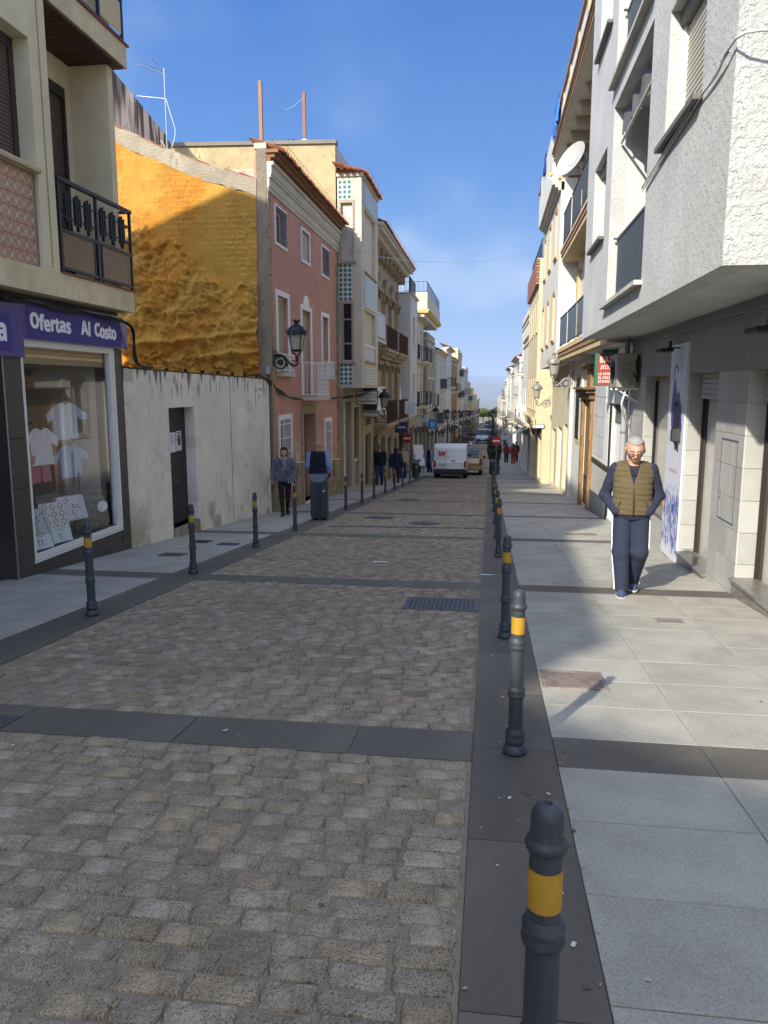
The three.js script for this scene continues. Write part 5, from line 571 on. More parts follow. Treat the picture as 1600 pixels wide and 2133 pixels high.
// ------------------------------------------------------------------ a street house: upper facade, openings, balconies, roof
function house(o) {
  const { s, X, z0, z1, top } = o, G = o.G ?? X, gb = gy(z1) - 0.5, yG = o.yG ?? (gy(z0) + 3.1), W = plaster(o.c), TR = o.tr ? plaster(o.tr) : MAT.cream, dep = o.dep || 8, b = BK({ n: o.n, l: o.l, c: o.cat || 'house', g: o.g });
  const nf = o.nf ?? Math.max(1, Math.floor((top - yG - 0.3) / 2.9)), fh = (top - yG - 0.35) / nf, nb = o.nb ?? Math.max(1, Math.round((z0 - z1) / 2.6)), ww = o.ww || 0.95, holes = [], wins = [];
  for (let f = 0; f < nf; f++) for (let i = 0; i < nb; i++) { const zc = lerp(z0, z1, (i + 0.5) / nb), bal = o.bal && o.bal(f, i); const y0 = yG + f * fh + (bal ? 0.22 : 0.85), q = [zc + ww / 2, zc - ww / 2, y0, yG + f * fh + Math.min(fh - 0.35, 2.45)]; holes.push(q); wins.push([q, bal, f, i]); }
  obj('facade', wx(X, X - s * 0.22, [z0, z1, yG, top], holes), W, b);
  objs('side_wall', [bx(X - s * 0.221, X - s * dep, yG - (X === G ? 4 : 0), top, z0, z0 - 0.2), bx(X - s * 0.221, X - s * dep, yG, top, z1 + 0.2, z1)], o.side ? plaster(o.side) : W, b);
  obj('core', [bx(X - s * 0.32, X - s * (dep - 0.1), yG + 0.05, top - 0.1, z0 - 0.2, z1 + 0.2)], MAT.inner, b);
  const fm = o.fm || MAT.white;
  wins.forEach(([q, bal, f, i]) => {
    win(b, s, X, ...q, { r: 0.12, t: 0.055, frame: fm, shut: o.shut ? o.shut(f, i) : hash(i, f, 7 + Math.round(z0)) > 0.45 ? [0.4, 0.7, 1][Math.floor(hash(i, f, 3) * 3)] : 0, sh: 0.09, sm: o.sm, sill: !bal, sillM: TR, trim: o.trim, trimM: TR, noBot: !!bal, grille: o.grille && f === 0 });
    if (bal) { const g = grp('balcony', b), w = bal === true ? 0.55 : bal, y = q[2] - 0.02; obj('slab', [ob(s, X, 0.001, w, y - 0.14, y, q[0] + 0.35, q[1] - 0.35), ob(s, X, 0.001, w * 0.8, y - 0.22, y - 0.141, q[0] + 0.3, q[1] - 0.3)], TR, g); rail(g, s, X, w - 0.04, q[0] + 0.3, q[1] - 0.3, y, y + 0.95, { m: o.rm || MAT.iron, plate: o.plate, st: 0.13 }); }
  });
  for (let f = 0; f <= nf; f++) if (o.band !== false) obj('string_course', ob(s, X, 0.001, 0.07, yG + f * fh - 0.09, yG + f * fh + 0.03, z0, z1), TR, b);
  if (o.roof === 'tile') { obj('cornice', [ob(s, X, -0.2, 0.18, top, top + 0.1, z0, z1), ob(s, X, -0.2, 0.3, top + 0.1, top + 0.18, z0, z1)], TR, b); tiles(b, [X + s * 0.42, top + 0.2, s > 0 ? z1 : z1], [-s, 0.36, 0], [0, 0, 1], Math.floor((z0 - z1) / 0.21), 0.21, o.rows || 5); }
  else { obj('cornice', [ob(s, X, -0.2, 0.12, top, top + 0.1, z0, z1)], TR, b); obj('roof', bx(X - s * 0.2, X - s * dep, top, top + 0.08, z0, z1), MAT.tile2, b); if (o.par) obj('parapet', [ob(s, X, -0.15, 0.02, top + 0.1, top + 0.1 + o.par, z0, z1), ob(s, X, -dep, -0.15, top + 0.1, top + 0.1 + o.par, z0, z0 - 0.15)], W, b); if (o.trail) rail(b, s, X - s * 0.4, 0.3, z0 - 0.1, z1 + 0.1, top + 0.1, top + 1.0, { m: MAT.rail, st: 0.14 }); }
  // ground floor: piers, shopfronts, doors
  const ns = Math.max(1, Math.round((z0 - z1) / 3.2)), gh = [], gd = []; for (let i = 0; i < ns; i++) { const a = lerp(z0, z1, (i + 0.14) / ns), e = lerp(z0, z1, (i + 0.86) / ns); gh.push([a, e, gy((a + e) / 2) + 0.12, Math.min(yG - 0.55, gy((a + e) / 2) + 2.6)]); gd.push(i); }
  obj('ground_wall', [wx(G, G - s * 0.22, [z0, z1, gb, yG], gh)], o.gc ? plaster(o.gc) : W, b); obj('ground_core', bx(G - s * 0.6, G - s * dep, gb, yG, z0 - 0.1, z1 + 0.1), MAT.inner, b);
  if (G !== X) { objs('ground_side_wall', [bx(G - s * 0.221, G - s * dep, gb, yG, z0, z0 - 0.2), bx(G - s * 0.221, G - s * dep, gb, yG, z1 + 0.2, z1)], o.gc ? plaster(o.gc) : W, b); }
  if (G !== X) obj('soffit', bx(X, G - s * 0.2, yG - 0.02, yG - 0.001, z0, z1), W, b);
  gh.forEach((q, i) => { const k = Math.floor(hash(i, Math.round(-z0), 9) * 4), shop = grp('shopfront', b); if (k < 3) { obj('frame', [bx(G - s * 0.14, G - s * 0.2, q[2], q[3], q[0], q[0] - 0.08), bx(G - s * 0.14, G - s * 0.2, q[2], q[3], q[1] + 0.08, q[1]), bx(G - s * 0.14, G - s * 0.2, q[3] - 0.1, q[3], q[0] - 0.08, q[1] + 0.08), bx(G - s * 0.14, G - s * 0.2, q[2], q[2] + 0.25, q[0] - 0.08, q[1] + 0.08)], [MAT.alu, MAT.white, MAT.wood][k], shop); obj('pane', bx(G - s * 0.18, G - s * 0.17, q[2] + 0.25, q[3] - 0.1, q[0] - 0.08, q[1] + 0.08), MAT.pane, shop); } else obj('door_leaf', bx(G - s * 0.15, G - s * 0.2, q[2], q[3], q[0], q[1]), MAT.wood, shop); if (o.fascia !== false) obj('fascia', ob(s, G, 0.001, 0.08, q[3] + 0.03, q[3] + 0.4, q[0] + 0.1, q[1] - 0.1), [MAT.cream, mat('#3a4a56'), mat('#8b8780'), mat('#6a4a3a')][(k + i) % 4], shop); });
  if (o.awn) { const g = grp('awning', b), q = gh[0], c = new THREE.BufferGeometry(), y = q[3] + 0.05, a = [X + s * 0.02, y + 0.5, q[0]], e = [X + s * 1.1, y, q[0]]; c.setAttribute('position', new THREE.Float32BufferAttribute([...a, ...e, e[0], e[1], q[1], ...a, e[0], e[1], q[1], a[0], a[1], q[1], ...e, e[0], e[1] - 0.22, q[0], e[0], e[1] - 0.22, q[1], ...e, e[0], e[1] - 0.22, q[1], e[0], e[1], q[1]], 3)); c.computeVertexNormals(); obj('canvas', M(c), mat(o.awn, { rough: 0.9 }), g); }
  return b;
}
// ------------------------------------------------------------------ cream house with the tiled bay
{
  const p = BK({ n: 'tiled_bay_house', l: 'cream house with green star tiled corner bay over a pet shop', c: 'house' }), C1 = plaster('#d8cfba'), C2 = mat('#cbb98f', { map: T.grimy, bump: T.bumpFine, bs: 0.006, rough: 0.95 });
  obj('side_wall', [wz(-27.5, -27.32, [[-12, -4], [-5.42, -4], [-5.42, 8.2], [-12, 8.35]])], C2, p); obj('wall_cap', [wz(-27.6, -27.24, [[-12, 8.35], [-5.38, 8.2], [-5.38, 8.32], [-12, 8.47]])], plaster('#8d8678'), p);
  { const l = []; for (let i = 0; i < 34; i++) l.push(new THREE.CylinderGeometry(0.06, 0.06, 6, 6, 1, true).rotateX(Math.PI / 2).translate(-12 + i * 0.15, 8.56, -31)); obj('corrugated_roof', l, mat('#5d5e60', { rough: 0.8 }), p); }
  obj('street_wall', [bx(-5.42, -5.6, 0.0, 8.2, -27.5, -31.2)], plaster('#d9d6cc'), p); obj('core', bx(-12, -5.62, -4, 8.1, -27.6, -31.1), MAT.inner, p);
  // bay: near face (across z) and street face
  const zb = -27.2, zf = -31.0, xo = -4.5, xi = -5.34, y0 = 0.0, y1 = 7.05, nh = [[-5.22, -4.82, 4.40, 6.25], [-5.20, -4.85, 0.97, 2.9]];
  obj('bay_near_face', wz(zb - 0.16, zb, [xi, xo, y0, y1], nh), C1, p); const sh = [[-27.75, -30.4, 4.05, 6.2], [-27.75, -30.4, 0.95, 2.75]];
  obj('bay_street_face', wx(xo - 0.18, xo, [zb - 0.161, zf, y0, y1], sh), C1, p); obj('bay_floor', [bx(xi, xo - 0.18, y0, y0 + 0.15, zb - 0.16, zf), bx(xi, xo - 0.19, 3.3, 3.4, zb - 0.16, zf), bx(xi, xo - 0.01, y1, y1 + 0.05, zb, zf)], C1, p); obj('bay_far_face', bx(xi, xo, y0, y1, zf, zf - 0.1), C1, p);
  nh.forEach(([a, b, c, d], i) => { const w = grp('window', p); obj('surround', [bx(a - 0.06, a, c - 0.06, d + 0.1, zb, zb + 0.04), bx(b, b + 0.06, c - 0.06, d + 0.1, zb, zb + 0.04), bx(a, b, d, d + 0.1, zb, zb + 0.04), bx(a - 0.12, b + 0.12, c - 0.14, c - 0.06, zb, zb + 0.1)], plaster('#b9ad93'), w); if (i) { obj('pane', bx(a, b, c, d, zb - 0.12, zb - 0.11), MAT.pane, w); obj('mullion', [bx(a, b, d - 0.55, d - 0.5, zb - 0.1, zb - 0.06), bx(a, b, c + 0.55, c + 0.6, zb - 0.1, zb - 0.06), bx(a, a + 0.04, c, d, zb - 0.1, zb - 0.06), bx(b - 0.04, b, c, d, zb - 0.1, zb - 0.06)], MAT.alu, w); } else { const l = []; for (let y = c; y < d - 0.04; y += 0.055) l.push(bx(a, b, y, y + 0.047, zb - 0.1, zb - 0.085)); obj('roller_shutter', [l, bx(a, b, c, d, zb - 0.12, zb - 0.105)], MAT.shutter, w); } });
  for (const q of sh) win(p, 1, xo, ...q, { shut: 0.92, sh: 0.06, sill: true, sillM: plaster('#a99d88'), r: 0.15 });
  const star = canvasTex(128, 128, (g, n) => { g.fillStyle = '#ccd0c8'; g.fillRect(0, 0, n, n); g.fillStyle = '#2c6b5c'; for (const r of [0, Math.PI / 4]) { g.save(); g.translate(n / 2, n / 2); g.rotate(r); g.fillRect(-40, -40, 80, 80); g.restore(); } g.fillStyle = 'rgba(20,60,50,.4)'; for (let i = 0; i < 40; i++) g.fillRect(30 + hash(i, 1) * 68, 30 + hash(i, 2) * 68, 5, 5); });
  const stm = new THREE.MeshPhysicalMaterial({ map: star, roughness: 0.3, side: THREE.DoubleSide }), sg = new THREE.BoxGeometry(0.157, 0.157, 0.02);
  for (const [ya, n] of [[6.36, 4], [2.98, 8], [0.08, 5]]) for (let r = 0; r < n; r++) for (let c = 0; c < 3; c++) { const o = new THREE.Mesh(sg, stm); o.name = 'star_tile'; o.position.set(-5.24 + c * 0.16, ya + 0.08 + r * 0.16, zb + 0.005); o.castShadow = o.receiveShadow = true; p.add(o); }
  const blue = mat('#aebfc6', { rough: 0.4 }); for (const [a, b] of [[6.3, 6.95], [2.85, 3.95], [0.1, 0.85]]) for (let y = a; y < b - 0.09; y += 0.11) obj('ribbed_panel', cham(xo, xo + 0.03, y, y + 0.1, -27.7, -30.5, 0.01), a < 1 ? mat('#c9c8bb') : blue, p);
  obj('bay_cornice', [bx(xi - 0.02, xo + 0.06, y1 + 0.05, y1 + 0.15, zb + 0.06, zf)], C1, p); tiles(p, [xo + 0.2, y1 + 0.17, zf], [-1, 0.3, 0], [0, 0, 1], 19, 0.205, 3);
  for (let i = 0; i < 4; i++) { const o = new THREE.Mesh(tileHalf, MAT.tile); o.name = 'roof_tile'; o.position.set(-5.25 + i * 0.22, y1 + 0.22, zb + 0.0); o.castShadow = o.receiveShadow = true; p.add(o); }
  { const w = grp('balcony_bars', p), l = []; for (let z = -27.8; z > -30.4; z -= 0.26) l.push(bx(xo - 0.05, xo - 0.02, 0.98, 1.5, z, z - 0.06)); obj('bars', [l, bx(xo - 0.06, xo - 0.01, 1.5, 1.56, -27.75, -30.4)], MAT.white, w); }
  // ground floor
  const gb = gy(-32) - 0.4, holes = [[-27.35, -28.9, gy(-28) + 0.1, -0.5], [-29.5, -30.6, gy(-30) + 0.15, -0.75]];
  obj('ground_wall', wx(-5.4, -5.2, [-27.2, -31.2, gb, 0.0], holes), plaster('#b3a78f'), p);
  { const d = grp('door', p); obj('pane', bx(-5.36, -5.35, gy(-28) + 1.2, -0.5, -27.4, -28.2), MAT.pane, d); obj('frame', [bx(-5.37, -5.32, gy(-28), -0.5, -27.35, -27.42), bx(-5.37, -5.32, gy(-28), -0.5, -27.75, -27.8), bx(-5.37, -5.32, gy(-28), -0.5, -28.15, -28.22), bx(-5.37, -5.32, -1.4, -1.33, -27.42, -28.15), bx(-5.37, -5.32, gy(-28) + 1.15, gy(-28) + 1.25, -27.42, -28.15), bx(-5.37, -5.33, gy(-28), gy(-28) + 1.1, -27.45, -28.12)], MAT.white, d); obj('door_infill', bx(-5.38, -5.34, gy(-28.6), -0.5, -28.22, -28.9), plaster('#7d7666'), d); }
  { const d = grp('shop_window', p); obj('pane', bx(-5.33, -5.32, gy(-30) + 1.2, -0.75, -29.5, -30.6), mat('#0d2a3a', { rough: 0.08 }), d); obj('dado', bx(-5.35, -5.31, gy(-30.5), gy(-30) + 1.1, -29.5, -30.6), mat('#7fa097', { map: T.grimy }), d); obj('rail', bx(-5.35, -5.29, gy(-30) + 1.1, gy(-30) + 1.2, -29.5, -30.6), MAT.white, d); }
}
{ const t = thing('pet_shop_sign', 'small black and cream lettered sign under the tiled bay', 'sign', [-4.6, -0.37, -28.9]); obj('board', bx(-0.42, 0.42, -0.26, 0.26, -0.04, 0.04), MAT.black, t); sign('print', canvasTex(384, 232, (g, W, H) => { g.fillStyle = '#2b2725'; g.fillRect(0, 0, W, H); g.fillStyle = '#c9c4b4'; g.fillRect(8, 118, W - 16, 106); g.fillRect(8, 8, W - 16, 100); g.fillStyle = '#6a3a30'; g.textAlign = 'center'; g.font = 'bold 62px sans-serif'; g.fillText('ZOOAQUARIUM', W / 2, 82, 350); g.fillStyle = '#2a2724'; g.fillText('PAJARERIA', W / 2, 194, 340); }), 0.82, 0.5, [0, 0, 0.042], '+z', t); obj('arm', bar([-0.5, 0.2, 0], [0, 0.27, 0], 0.015, 5), MAT.iron, t); }
// ------------------------------------------------------------------ ornate house with stone balconies
{
  const b = BK({ n: 'ornate_house', l: 'ochre stone house with deep white eave, moulded windows and rusty iron balconies', c: 'house' }), S = plaster('#b8a688'), S2 = plaster('#a8977a'), X = -5.15, z0 = -31.2, z1 = -43.6;
  const q1 = [], zs = [-32.6, -34.9, -37.3, -39.7, -42.2]; for (const z of zs) { q1.push([z + 0.5, z - 0.5, 1.75, 4.05], [z + 0.5, z - 0.5, -1.55, 0.85]); } obj('facade', wx(X - 0.25, X, [z0, z1, -6, 6.3], [...q1, ...zs.map((z) => [z + 0.75, z - 0.75, gy(z), gy(z) + 2.3])]), S, b); obj('core', bx(-12, X - 0.4, -6, 6.2, z0, z1), MAT.inner, b);
  q1.forEach((q, i) => { win(b, 1, X, ...q, { name: 'french_window', trim: 0.16, trimM: S2, noBot: true, shut: i % 3 ? 0.6 : 0, sh: 0.08, frame: MAT.wood }); const z = (q[0] + q[1]) / 2; obj('window_hood', [ob(1, X, 0.001, 0.26, q[3] + 0.2, q[3] + 0.34, z + 0.8, z - 0.8), ob(1, X, 0.001, 0.18, q[3] - 0.05, q[3] + 0.2, z + 0.74, z + 0.54), ob(1, X, 0.001, 0.18, q[3] - 0.05, q[3] + 0.2, z - 0.54, z - 0.74)], S2, b); if (q[2] > 1) obj('crest', wx(X + 0.001, X + 0.2, [[z + 0.75, q[3] + 0.35], [z - 0.75, q[3] + 0.35], [z, q[3] + 1.0]]), S2, b); });
  obj('eave', [bx(X, -4.35, 6.15, 6.28, z0 + 0.1, z1), bx(X, -4.27, 6.28, 6.4, z0 + 0.2, z1), bx(X, -4.6, 6.0, 6.15, z0, z1)], plaster('#d6d0c2'), b); for (let i = 0; i < 9; i++) obj('eave_bracket', bx(X, -4.75, 5.55, 5.99, -31.7 - i * 1.4, -32.0 - i * 1.4), S2, b); tiles(b, [-4.2, 6.42, z1], [-1, 0.35, 0], [0, 0, 1], 60, 0.207, 3);
  for (const [y, zz, w] of [[1.72, [-34.1, -38.1], 0.6], [1.72, [-38.9, -43.0], 0.6], [-1.6, [-34.1, -38.1], 0.6], [-1.6, [-38.9, -43.0], 0.6]]) { const g = grp('balcony', b); obj('slab', [ob(1, X, 0.001, w + 0.06, y - 0.12, y, zz[0], zz[1]), ob(1, X, 0.001, w - 0.06, y - 0.26, y - 0.121, zz[0] - 0.08, zz[1] + 0.08), ob(1, X, 0.001, w - 0.24, y - 0.42, y - 0.261, zz[0] - 0.15, zz[1] + 0.15)], S, g); rail(g, 1, X, w, zz[0] - 0.05, zz[1] + 0.05, y, y + 1.0, { m: mat('#4a3028', { rough: 0.7, metal: 0.2 }), st: 0.1 }); }
  { const g = grp('glazed_balcony', b), gl = mat('#26323c', { rough: 0.25 }); for (const y of [2.0, -1.0]) { obj('slab', ob(1, X, 0.001, 0.62, y - 0.15, y, z0, -33.8), plaster('#d5d2c8'), g); rail(g, 1, X, 0.58, z0 - 0.04, -33.75, y, y + 1.05, { m: MAT.white, plate: gl }); } }
  zs.forEach((z, i) => { const d = grp('shopfront', b); obj('pane', bx(X - 0.2, X - 0.19, gy(z), gy(z) + 2.3, z + 0.75, z - 0.75), i === 3 ? mat('#171c4a', { rough: 0.1 }) : MAT.pane, d); obj('frame', [ob(1, X, -0.18, -0.1, gy(z) + 2.2, gy(z) + 2.3, z + 0.75, z - 0.75), ob(1, X, -0.18, -0.1, gy(z), gy(z) + 2.2, z + 0.75, z + 0.68), ob(1, X, -0.18, -0.1, gy(z), gy(z) + 2.2, z - 0.68, z - 0.75)], MAT.alu, d); });
  const fl = thing('furled_parasol', 'furled white parasol leaning on the ornate house\'s lower balcony', 'parasol', [-4.7, -1.6, -40.6]); obj('cloth', bar([0, 0.1, 0], [0, 1.7, 0.15], 0.12, 8, 0.03), MAT.white, fl); obj('pole', bar([0, 0, 0], [0, 0.12, 0.02], 0.02, 6), MAT.alu, fl);
}
{ // white house, then the stepped row down the left side
  const b = house({ n: 'white_house', l: 'plain white house with projecting upper floors beside the ornate ochre house', s: 1, X: -4.5, G: -5.2, z0: -43.7, z1: -47.8, top: 5.15, yG: -1.65, c: '#dcd9d3', nb: 1, nf: 2, ww: 1.0, trail: true, band: false, shut: () => 0, gc: '#8f8576' }); void b;
  house({ n: 'beige_balcony_house', l: 'beige house with rounded stone balconies and a heavy top storey box', s: 1, X: -5.0, z0: -47.9, z1: -58, top: 4.9, yG: -1.4, c: '#d6cab0', nb: 3, nf: 2, bal: (f, i) => i > 0 ? 0.75 : 0.5, tr: '#d9cba4', rm: MAT.rail, gc: '#b9ad98' });
  { const t = BK({ n: 'roof_terrace_box', l: 'large cream box terrace with railing crowning the beige balcony house', c: 'terrace' }), c = plaster('#d8ccb2'); obj('walls', [bx(-9, -4.2, 5.05, 6.15, -51.5, -64)], c, t); for (let k = 0; k < 3; k++) obj('moulding', bx(-9, -4.16 + k * 0.05, 4.85 - k * 0.0 + k * 0.08, 4.92 + k * 0.08, -51.45, -64.05), plaster('#e0c27e'), t); obj('base', bx(-9, -4.4, 4.6, 4.84, -51.6, -63.9), c, t); rail(t, 1, -9, 4.75, -51.6, -63.9, 6.15, 6.85, { m: MAT.rail, st: 0.3 }); }
  house({ n: 'taupe_pillar_house', l: 'narrow taupe house with a blank projecting wall strip', s: 1, X: -4.75, z0: -58.1, z1: -66, top: 3.6, yG: -1.7, c: '#a89a8c', nb: 2, nf: 2, bal: (f, i) => i === 1 && f === 0, roof: 'flat', par: 0.4 });
  const row = [['grey_balcony_house', 'grey white house with dark boxed balconies and terracotta roof edge', -4.6, -66, -79, 3.0, '#c9c6bb', 'tile', 3], ['white_gabled_house', 'white house with bright orange gable roof behind grey balconies', -4.5, -79, -90, 3.9, '#d9d7d2', 'tile', 3], ['terracotta_house', 'terracotta and ochre striped house with stone cornice', -4.5, -90, -104, 3.2, '#b07d52', 'tile', 4], ['cream_penthouse_block', 'pale cream block with overhanging penthouse slab', -4.4, -104, -119, 4.6, '#d7c7a2', 'flat', 3], ['white_brown_house', 'white house with brown window bays down the left row', -4.4, -119, -134, 2.6, '#d6d3cc', 'tile', 3], ['dark_trim_house', 'slim white house with dark purple side trim', -4.3, -134, -148, 3.0, '#c4bcb4', 'flat', 3], ['pale_yellow_house', 'pale yellow house low on the left row', -4.3, -148, -168, 0.6, '#d9c28c', 'flat', 4], ['yellow_corner_house', 'sunlit yellow house closing the left row', -4.1, -168, -190, -0.6, '#dcc57e', 'flat', 4], ['cream_end_house', 'small cream house at the foot of the left row', -4.0, -190, -230, -2.2, '#cdbf9e', 'tile', 4], ['sand_end_house', 'sand coloured end house past the left row', -4.0, -230, -290, -4.2, '#c9b893', 'flat', 5]];
  row.forEach(([n, l, X, z0, z1, top, c, roof, nb], i) => house({ n, l, s: 1, X, z0, z1, top, c, roof, nb, rows: 3, yG: gy(z0) + 3.0, bal: (f, k) => (k + f + i) % 2 === 0 ? 0.6 : 0, rm: MAT.iron, par: roof === 'flat' ? 0.5 : 0, plate: i % 3 === 0 ? mat('#4a4d52') : undefined, shut: (f, k) => (k * 7 + f * 3 + i) % 3 ? 0.8 : 0, awn: i % 4 === 2 ? '#b9b3a4' : undefined }));
}
// ------------------------------------------------------------------ right row beyond the bazaar
{
  const b = house({ n: 'white_terrace_house', l: 'white house with tall cream window strips under a white roof terrace box', s: -1, X: 2.2, G: 2.78, z0: -27.6, z1: -35.9, top: 6.9, yG: 0.85, c: '#e6e2d8', nb: 3, nf: 2, bal: () => 0, tr: '#d8b98a', sm: mat('#c49a6a', { rough: 0.8 }), shut: () => 1, trim: 0.12, gc: '#ddd0b0', fascia: false, band: false });
  obj('terrace_box', [bx(1.9, 2.3, 6.8, 8.55, -27.7, -35.2), bx(2.3, 8, 6.9, 8.55, -35.2, -35.4), bx(2.3, 8, 6.9, 8.55, -27.7, -27.9)], plaster('#e4e0d4'), b); for (let k = 0; k < 3; k++) obj('eave_moulding', bx(1.9 + k * 0.1, 2.3, 6.8 - (k + 1) * 0.09, 6.8 - k * 0.09, -27.6, -35.2 + k * 0.05), plaster('#d5cfc0'), b);
  const cl = (c, z, y, h, lb) => { const t = thing('hanging_cloth', lb, 'laundry', [y > 8.45 ? 1.9 : 1.87, y, z], Math.PI / 2); const g = new THREE.PlaneGeometry(0.8, h, 8, 6), p = g.attributes.position; for (let i = 0; i < p.count; i++) p.setZ(i, 0.04 * Math.sin(p.getX(i) * 14) + 0.03 * Math.sin(p.getY(i) * 6)); g.computeVertexNormals(); obj('cloth', g, mat(c, { rough: 0.95 }), t); obj('peg_line', bar([-0.5, h / 2, 0], [0.5, h / 2, 0], 0.008, 4), MAT.cable, t); };
  cl('#2f62b5', -27.2, 8.5, 0.9, 'light blue cloth drying on the bazaar house parapet'); cl('#3c7fd0', -26.4, 8.6, 0.7, 'bright blue towel drying beside the light blue cloth on the parapet'); cl('#28357f', -31.5, 8.35, 0.7, 'navy blue cloth drying on the white roof terrace box'); cl('#6a6a9a', -34.6, 8.3, 0.6, 'lilac cloth drying at the end of the white roof terrace box');
  const r4 = house({ n: 'brown_banded_house', l: 'cream house with brown ribbed top band and tall slit windows', s: -1, X: 2.2, G: 2.55, z0: -38.6, z1: -47.8, top: 6.0, yG: -1.9, c: '#e2d2ac', nb: 5, nf: 2, ww: 0.6, tr: '#dcc9a0', bal: () => 0, shut: () => 0.85, sm: mat('#a6794c'), band: false, trail: true });
  for (let k = 0; k < 9; k++) obj('rib', bx(2.05, 2.199, 4.9 + k * 0.13, 5.0 + k * 0.13, -38.6, -47.8), mat(k % 2 ? '#8f6350' : '#a5765c', { rough: 0.8 }), r4); obj('base_band', [bx(2.1, 2.2, -1.95, -1.6, -38.5, -47.8), bx(2.05, 2.2, -1.6, -1.5, -38.5, -47.8)], plaster('#dcc9a0'), r4);
  const row = [['white_balcony_house', 'white house with white framed glazed balconies on the right row', 2.5, -47.9, -62, 3.4, '#e8e4d8', 'flat', 4, 1], ['pale_gable_house', 'pale cream gabled house rising above the right row', 2.9, -62, -76, 5.6, '#e9e2cc', 'flat', 3, 1], ['white_plain_house', 'plain bright white house mid way down the right row', 2.7, -76, -92, 2.8, '#e9e7e2', 'tile', 4, 0], ['ivory_house', 'ivory house with small iron balconies on the right row', 2.8, -92, -108, 1.8, '#e2dac6', 'flat', 4, 1], ['orange_roof_house', 'white house with orange tiled end roof on the right row', 2.7, -108, -126, 2.6, '#e4e0d8', 'tile', 4, 0], ['bright_white_house', 'bright white flat roofed house low on the right row', 2.6, -126, -146, 1.0, '#e8e6e0', 'flat', 4, 1], ['buff_house', 'buff house near the foot of the right row', 2.6, -146, -172, -0.6, '#d9cba8', 'tile', 5, 0], ['small_white_house', 'small white house at the foot of the right row', 2.5, -172, -205, -2.4, '#e0dcd2', 'flat', 5, 1], ['far_white_house', 'far white end house past the right row', 2.5, -205, -270, -3.6, '#dcd6c8', 'flat', 6, 0]];
  row.forEach(([n, l, X, z0, z1, top, c, roof, nb, bl], i) => house({ n, l, s: -1, X, z0, z1, top, c, roof, nb, rows: 4, yG: gy(z0) + 3.0, bal: (f, k) => bl && (k + f) % 2 === 0 ? 0.6 : 0, rm: i % 2 ? MAT.iron : MAT.white, shut: (f, k) => (k * 5 + f * 3 + i) % 3 ? 0.7 : 0, par: roof === 'flat' ? 0.5 : 0, awn: i === 0 || i === 2 ? '#cfcabb' : i === 3 ? '#6d5a50' : undefined }));
}
// ------------------------------------------------------------------ bollards
{
  const im = mat('#4d545d', { rough: 0.5, metal: 0.15, map: T.dark, bump: T.bumpFine, bs: 0.0008 }), yl = mat('#c99a2e', { rough: 0.55, map: T.plaster });
  const mk = (label, group) => {
    const t = thing('bollard', label, 'bollard', [0, 0, 0], 0, group);
    obj('base', lathe([[0, 0], [0.064, 0], [0.065, 0.02], [0.058, 0.045], [0.047, 0.052], [0.047, 0.062], [0.054, 0.072], [0.055, 0.09], [0.047, 0.1], [0.051, 0.11], [0.051, 0.128], [0.04, 0.145]], 24), im, t);
    obj('shaft', lathe([[0.0395, 0.14], [0.038, 0.32], [0.0365, 0.58], [0.034, 0.80]], 24), im, t);
    for (const y of [0.325, 0.59]) obj('collar', lathe([[0.036, y - 0.012], [0.045, y - 0.004], [0.0475, y + 0.008], [0.042, y + 0.018], [0.0455, y + 0.026], [0.0465, y + 0.04], [0.036, y + 0.055]], 24), im, t);
    obj('reflective_band', lathe([[0.0352, 0.668], [0.0365, 0.669], [0.0360, 0.757], [0.0348, 0.758]], 24), yl, t);
    obj('cap', lathe([[0.034, 0.795], [0.042, 0.80], [0.045, 0.812], [0.041, 0.822], [0.0345, 0.828], [0.034, 0.865], [0.032, 0.882], [0.025, 0.894], [0.012, 0.90], [0.008, 0.899], [0.007, 0.885], [0, 0.885]], 24), im, t);
    return t;
  };
  const L = 'dark iron bollard with yellow band on the kerb downhill of the pink house door', R = 'dark iron bollard with yellow band on the kerb downhill of the large drain grate';
  const a = mk(L, 'bollards along the shop side kerb'), b = mk(R, 'bollards along the white block side kerb');
  const zl = [-6.66, -9.2, -11.86, -14.42, -19.8, -22.42, -24.8, -27.58, -30.34, -33.3, -36.3, -39.6], zr = [-1.49, -3.92, -6.48, -11.56, -14.08, -16.9, -20.2, -23.4, -27, -31];
  const ll = ['beside the shop window with price cards', 'before the narrow dark door of the stained wall', 'before the far end of the stained wall', 'beside the woman with the striped bag', 'just past the slate blue litter bin'].map((q) => 'dark iron bollard with yellow band ' + q), lr = ['with hollow top uphill of the dark cross band', 'whose shadow falls on the ribbed pinkish cover', 'between the ribbed cover and the large drain grate'].map((q) => 'dark iron bollard with yellow band ' + q);
  zl.forEach((z, i) => i ? dup(a, [-3.73, gy(z), z], i, ll[i]) : a.position.set(-3.73, gy(z), z)); a.userData.label = ll[0]; zr.forEach((z, i) => i ? dup(b, [0.17, gy(z), z], i * 2, lr[i]) : b.position.set(0.135, gy(z), z)); b.userData.label = lr[0];
}
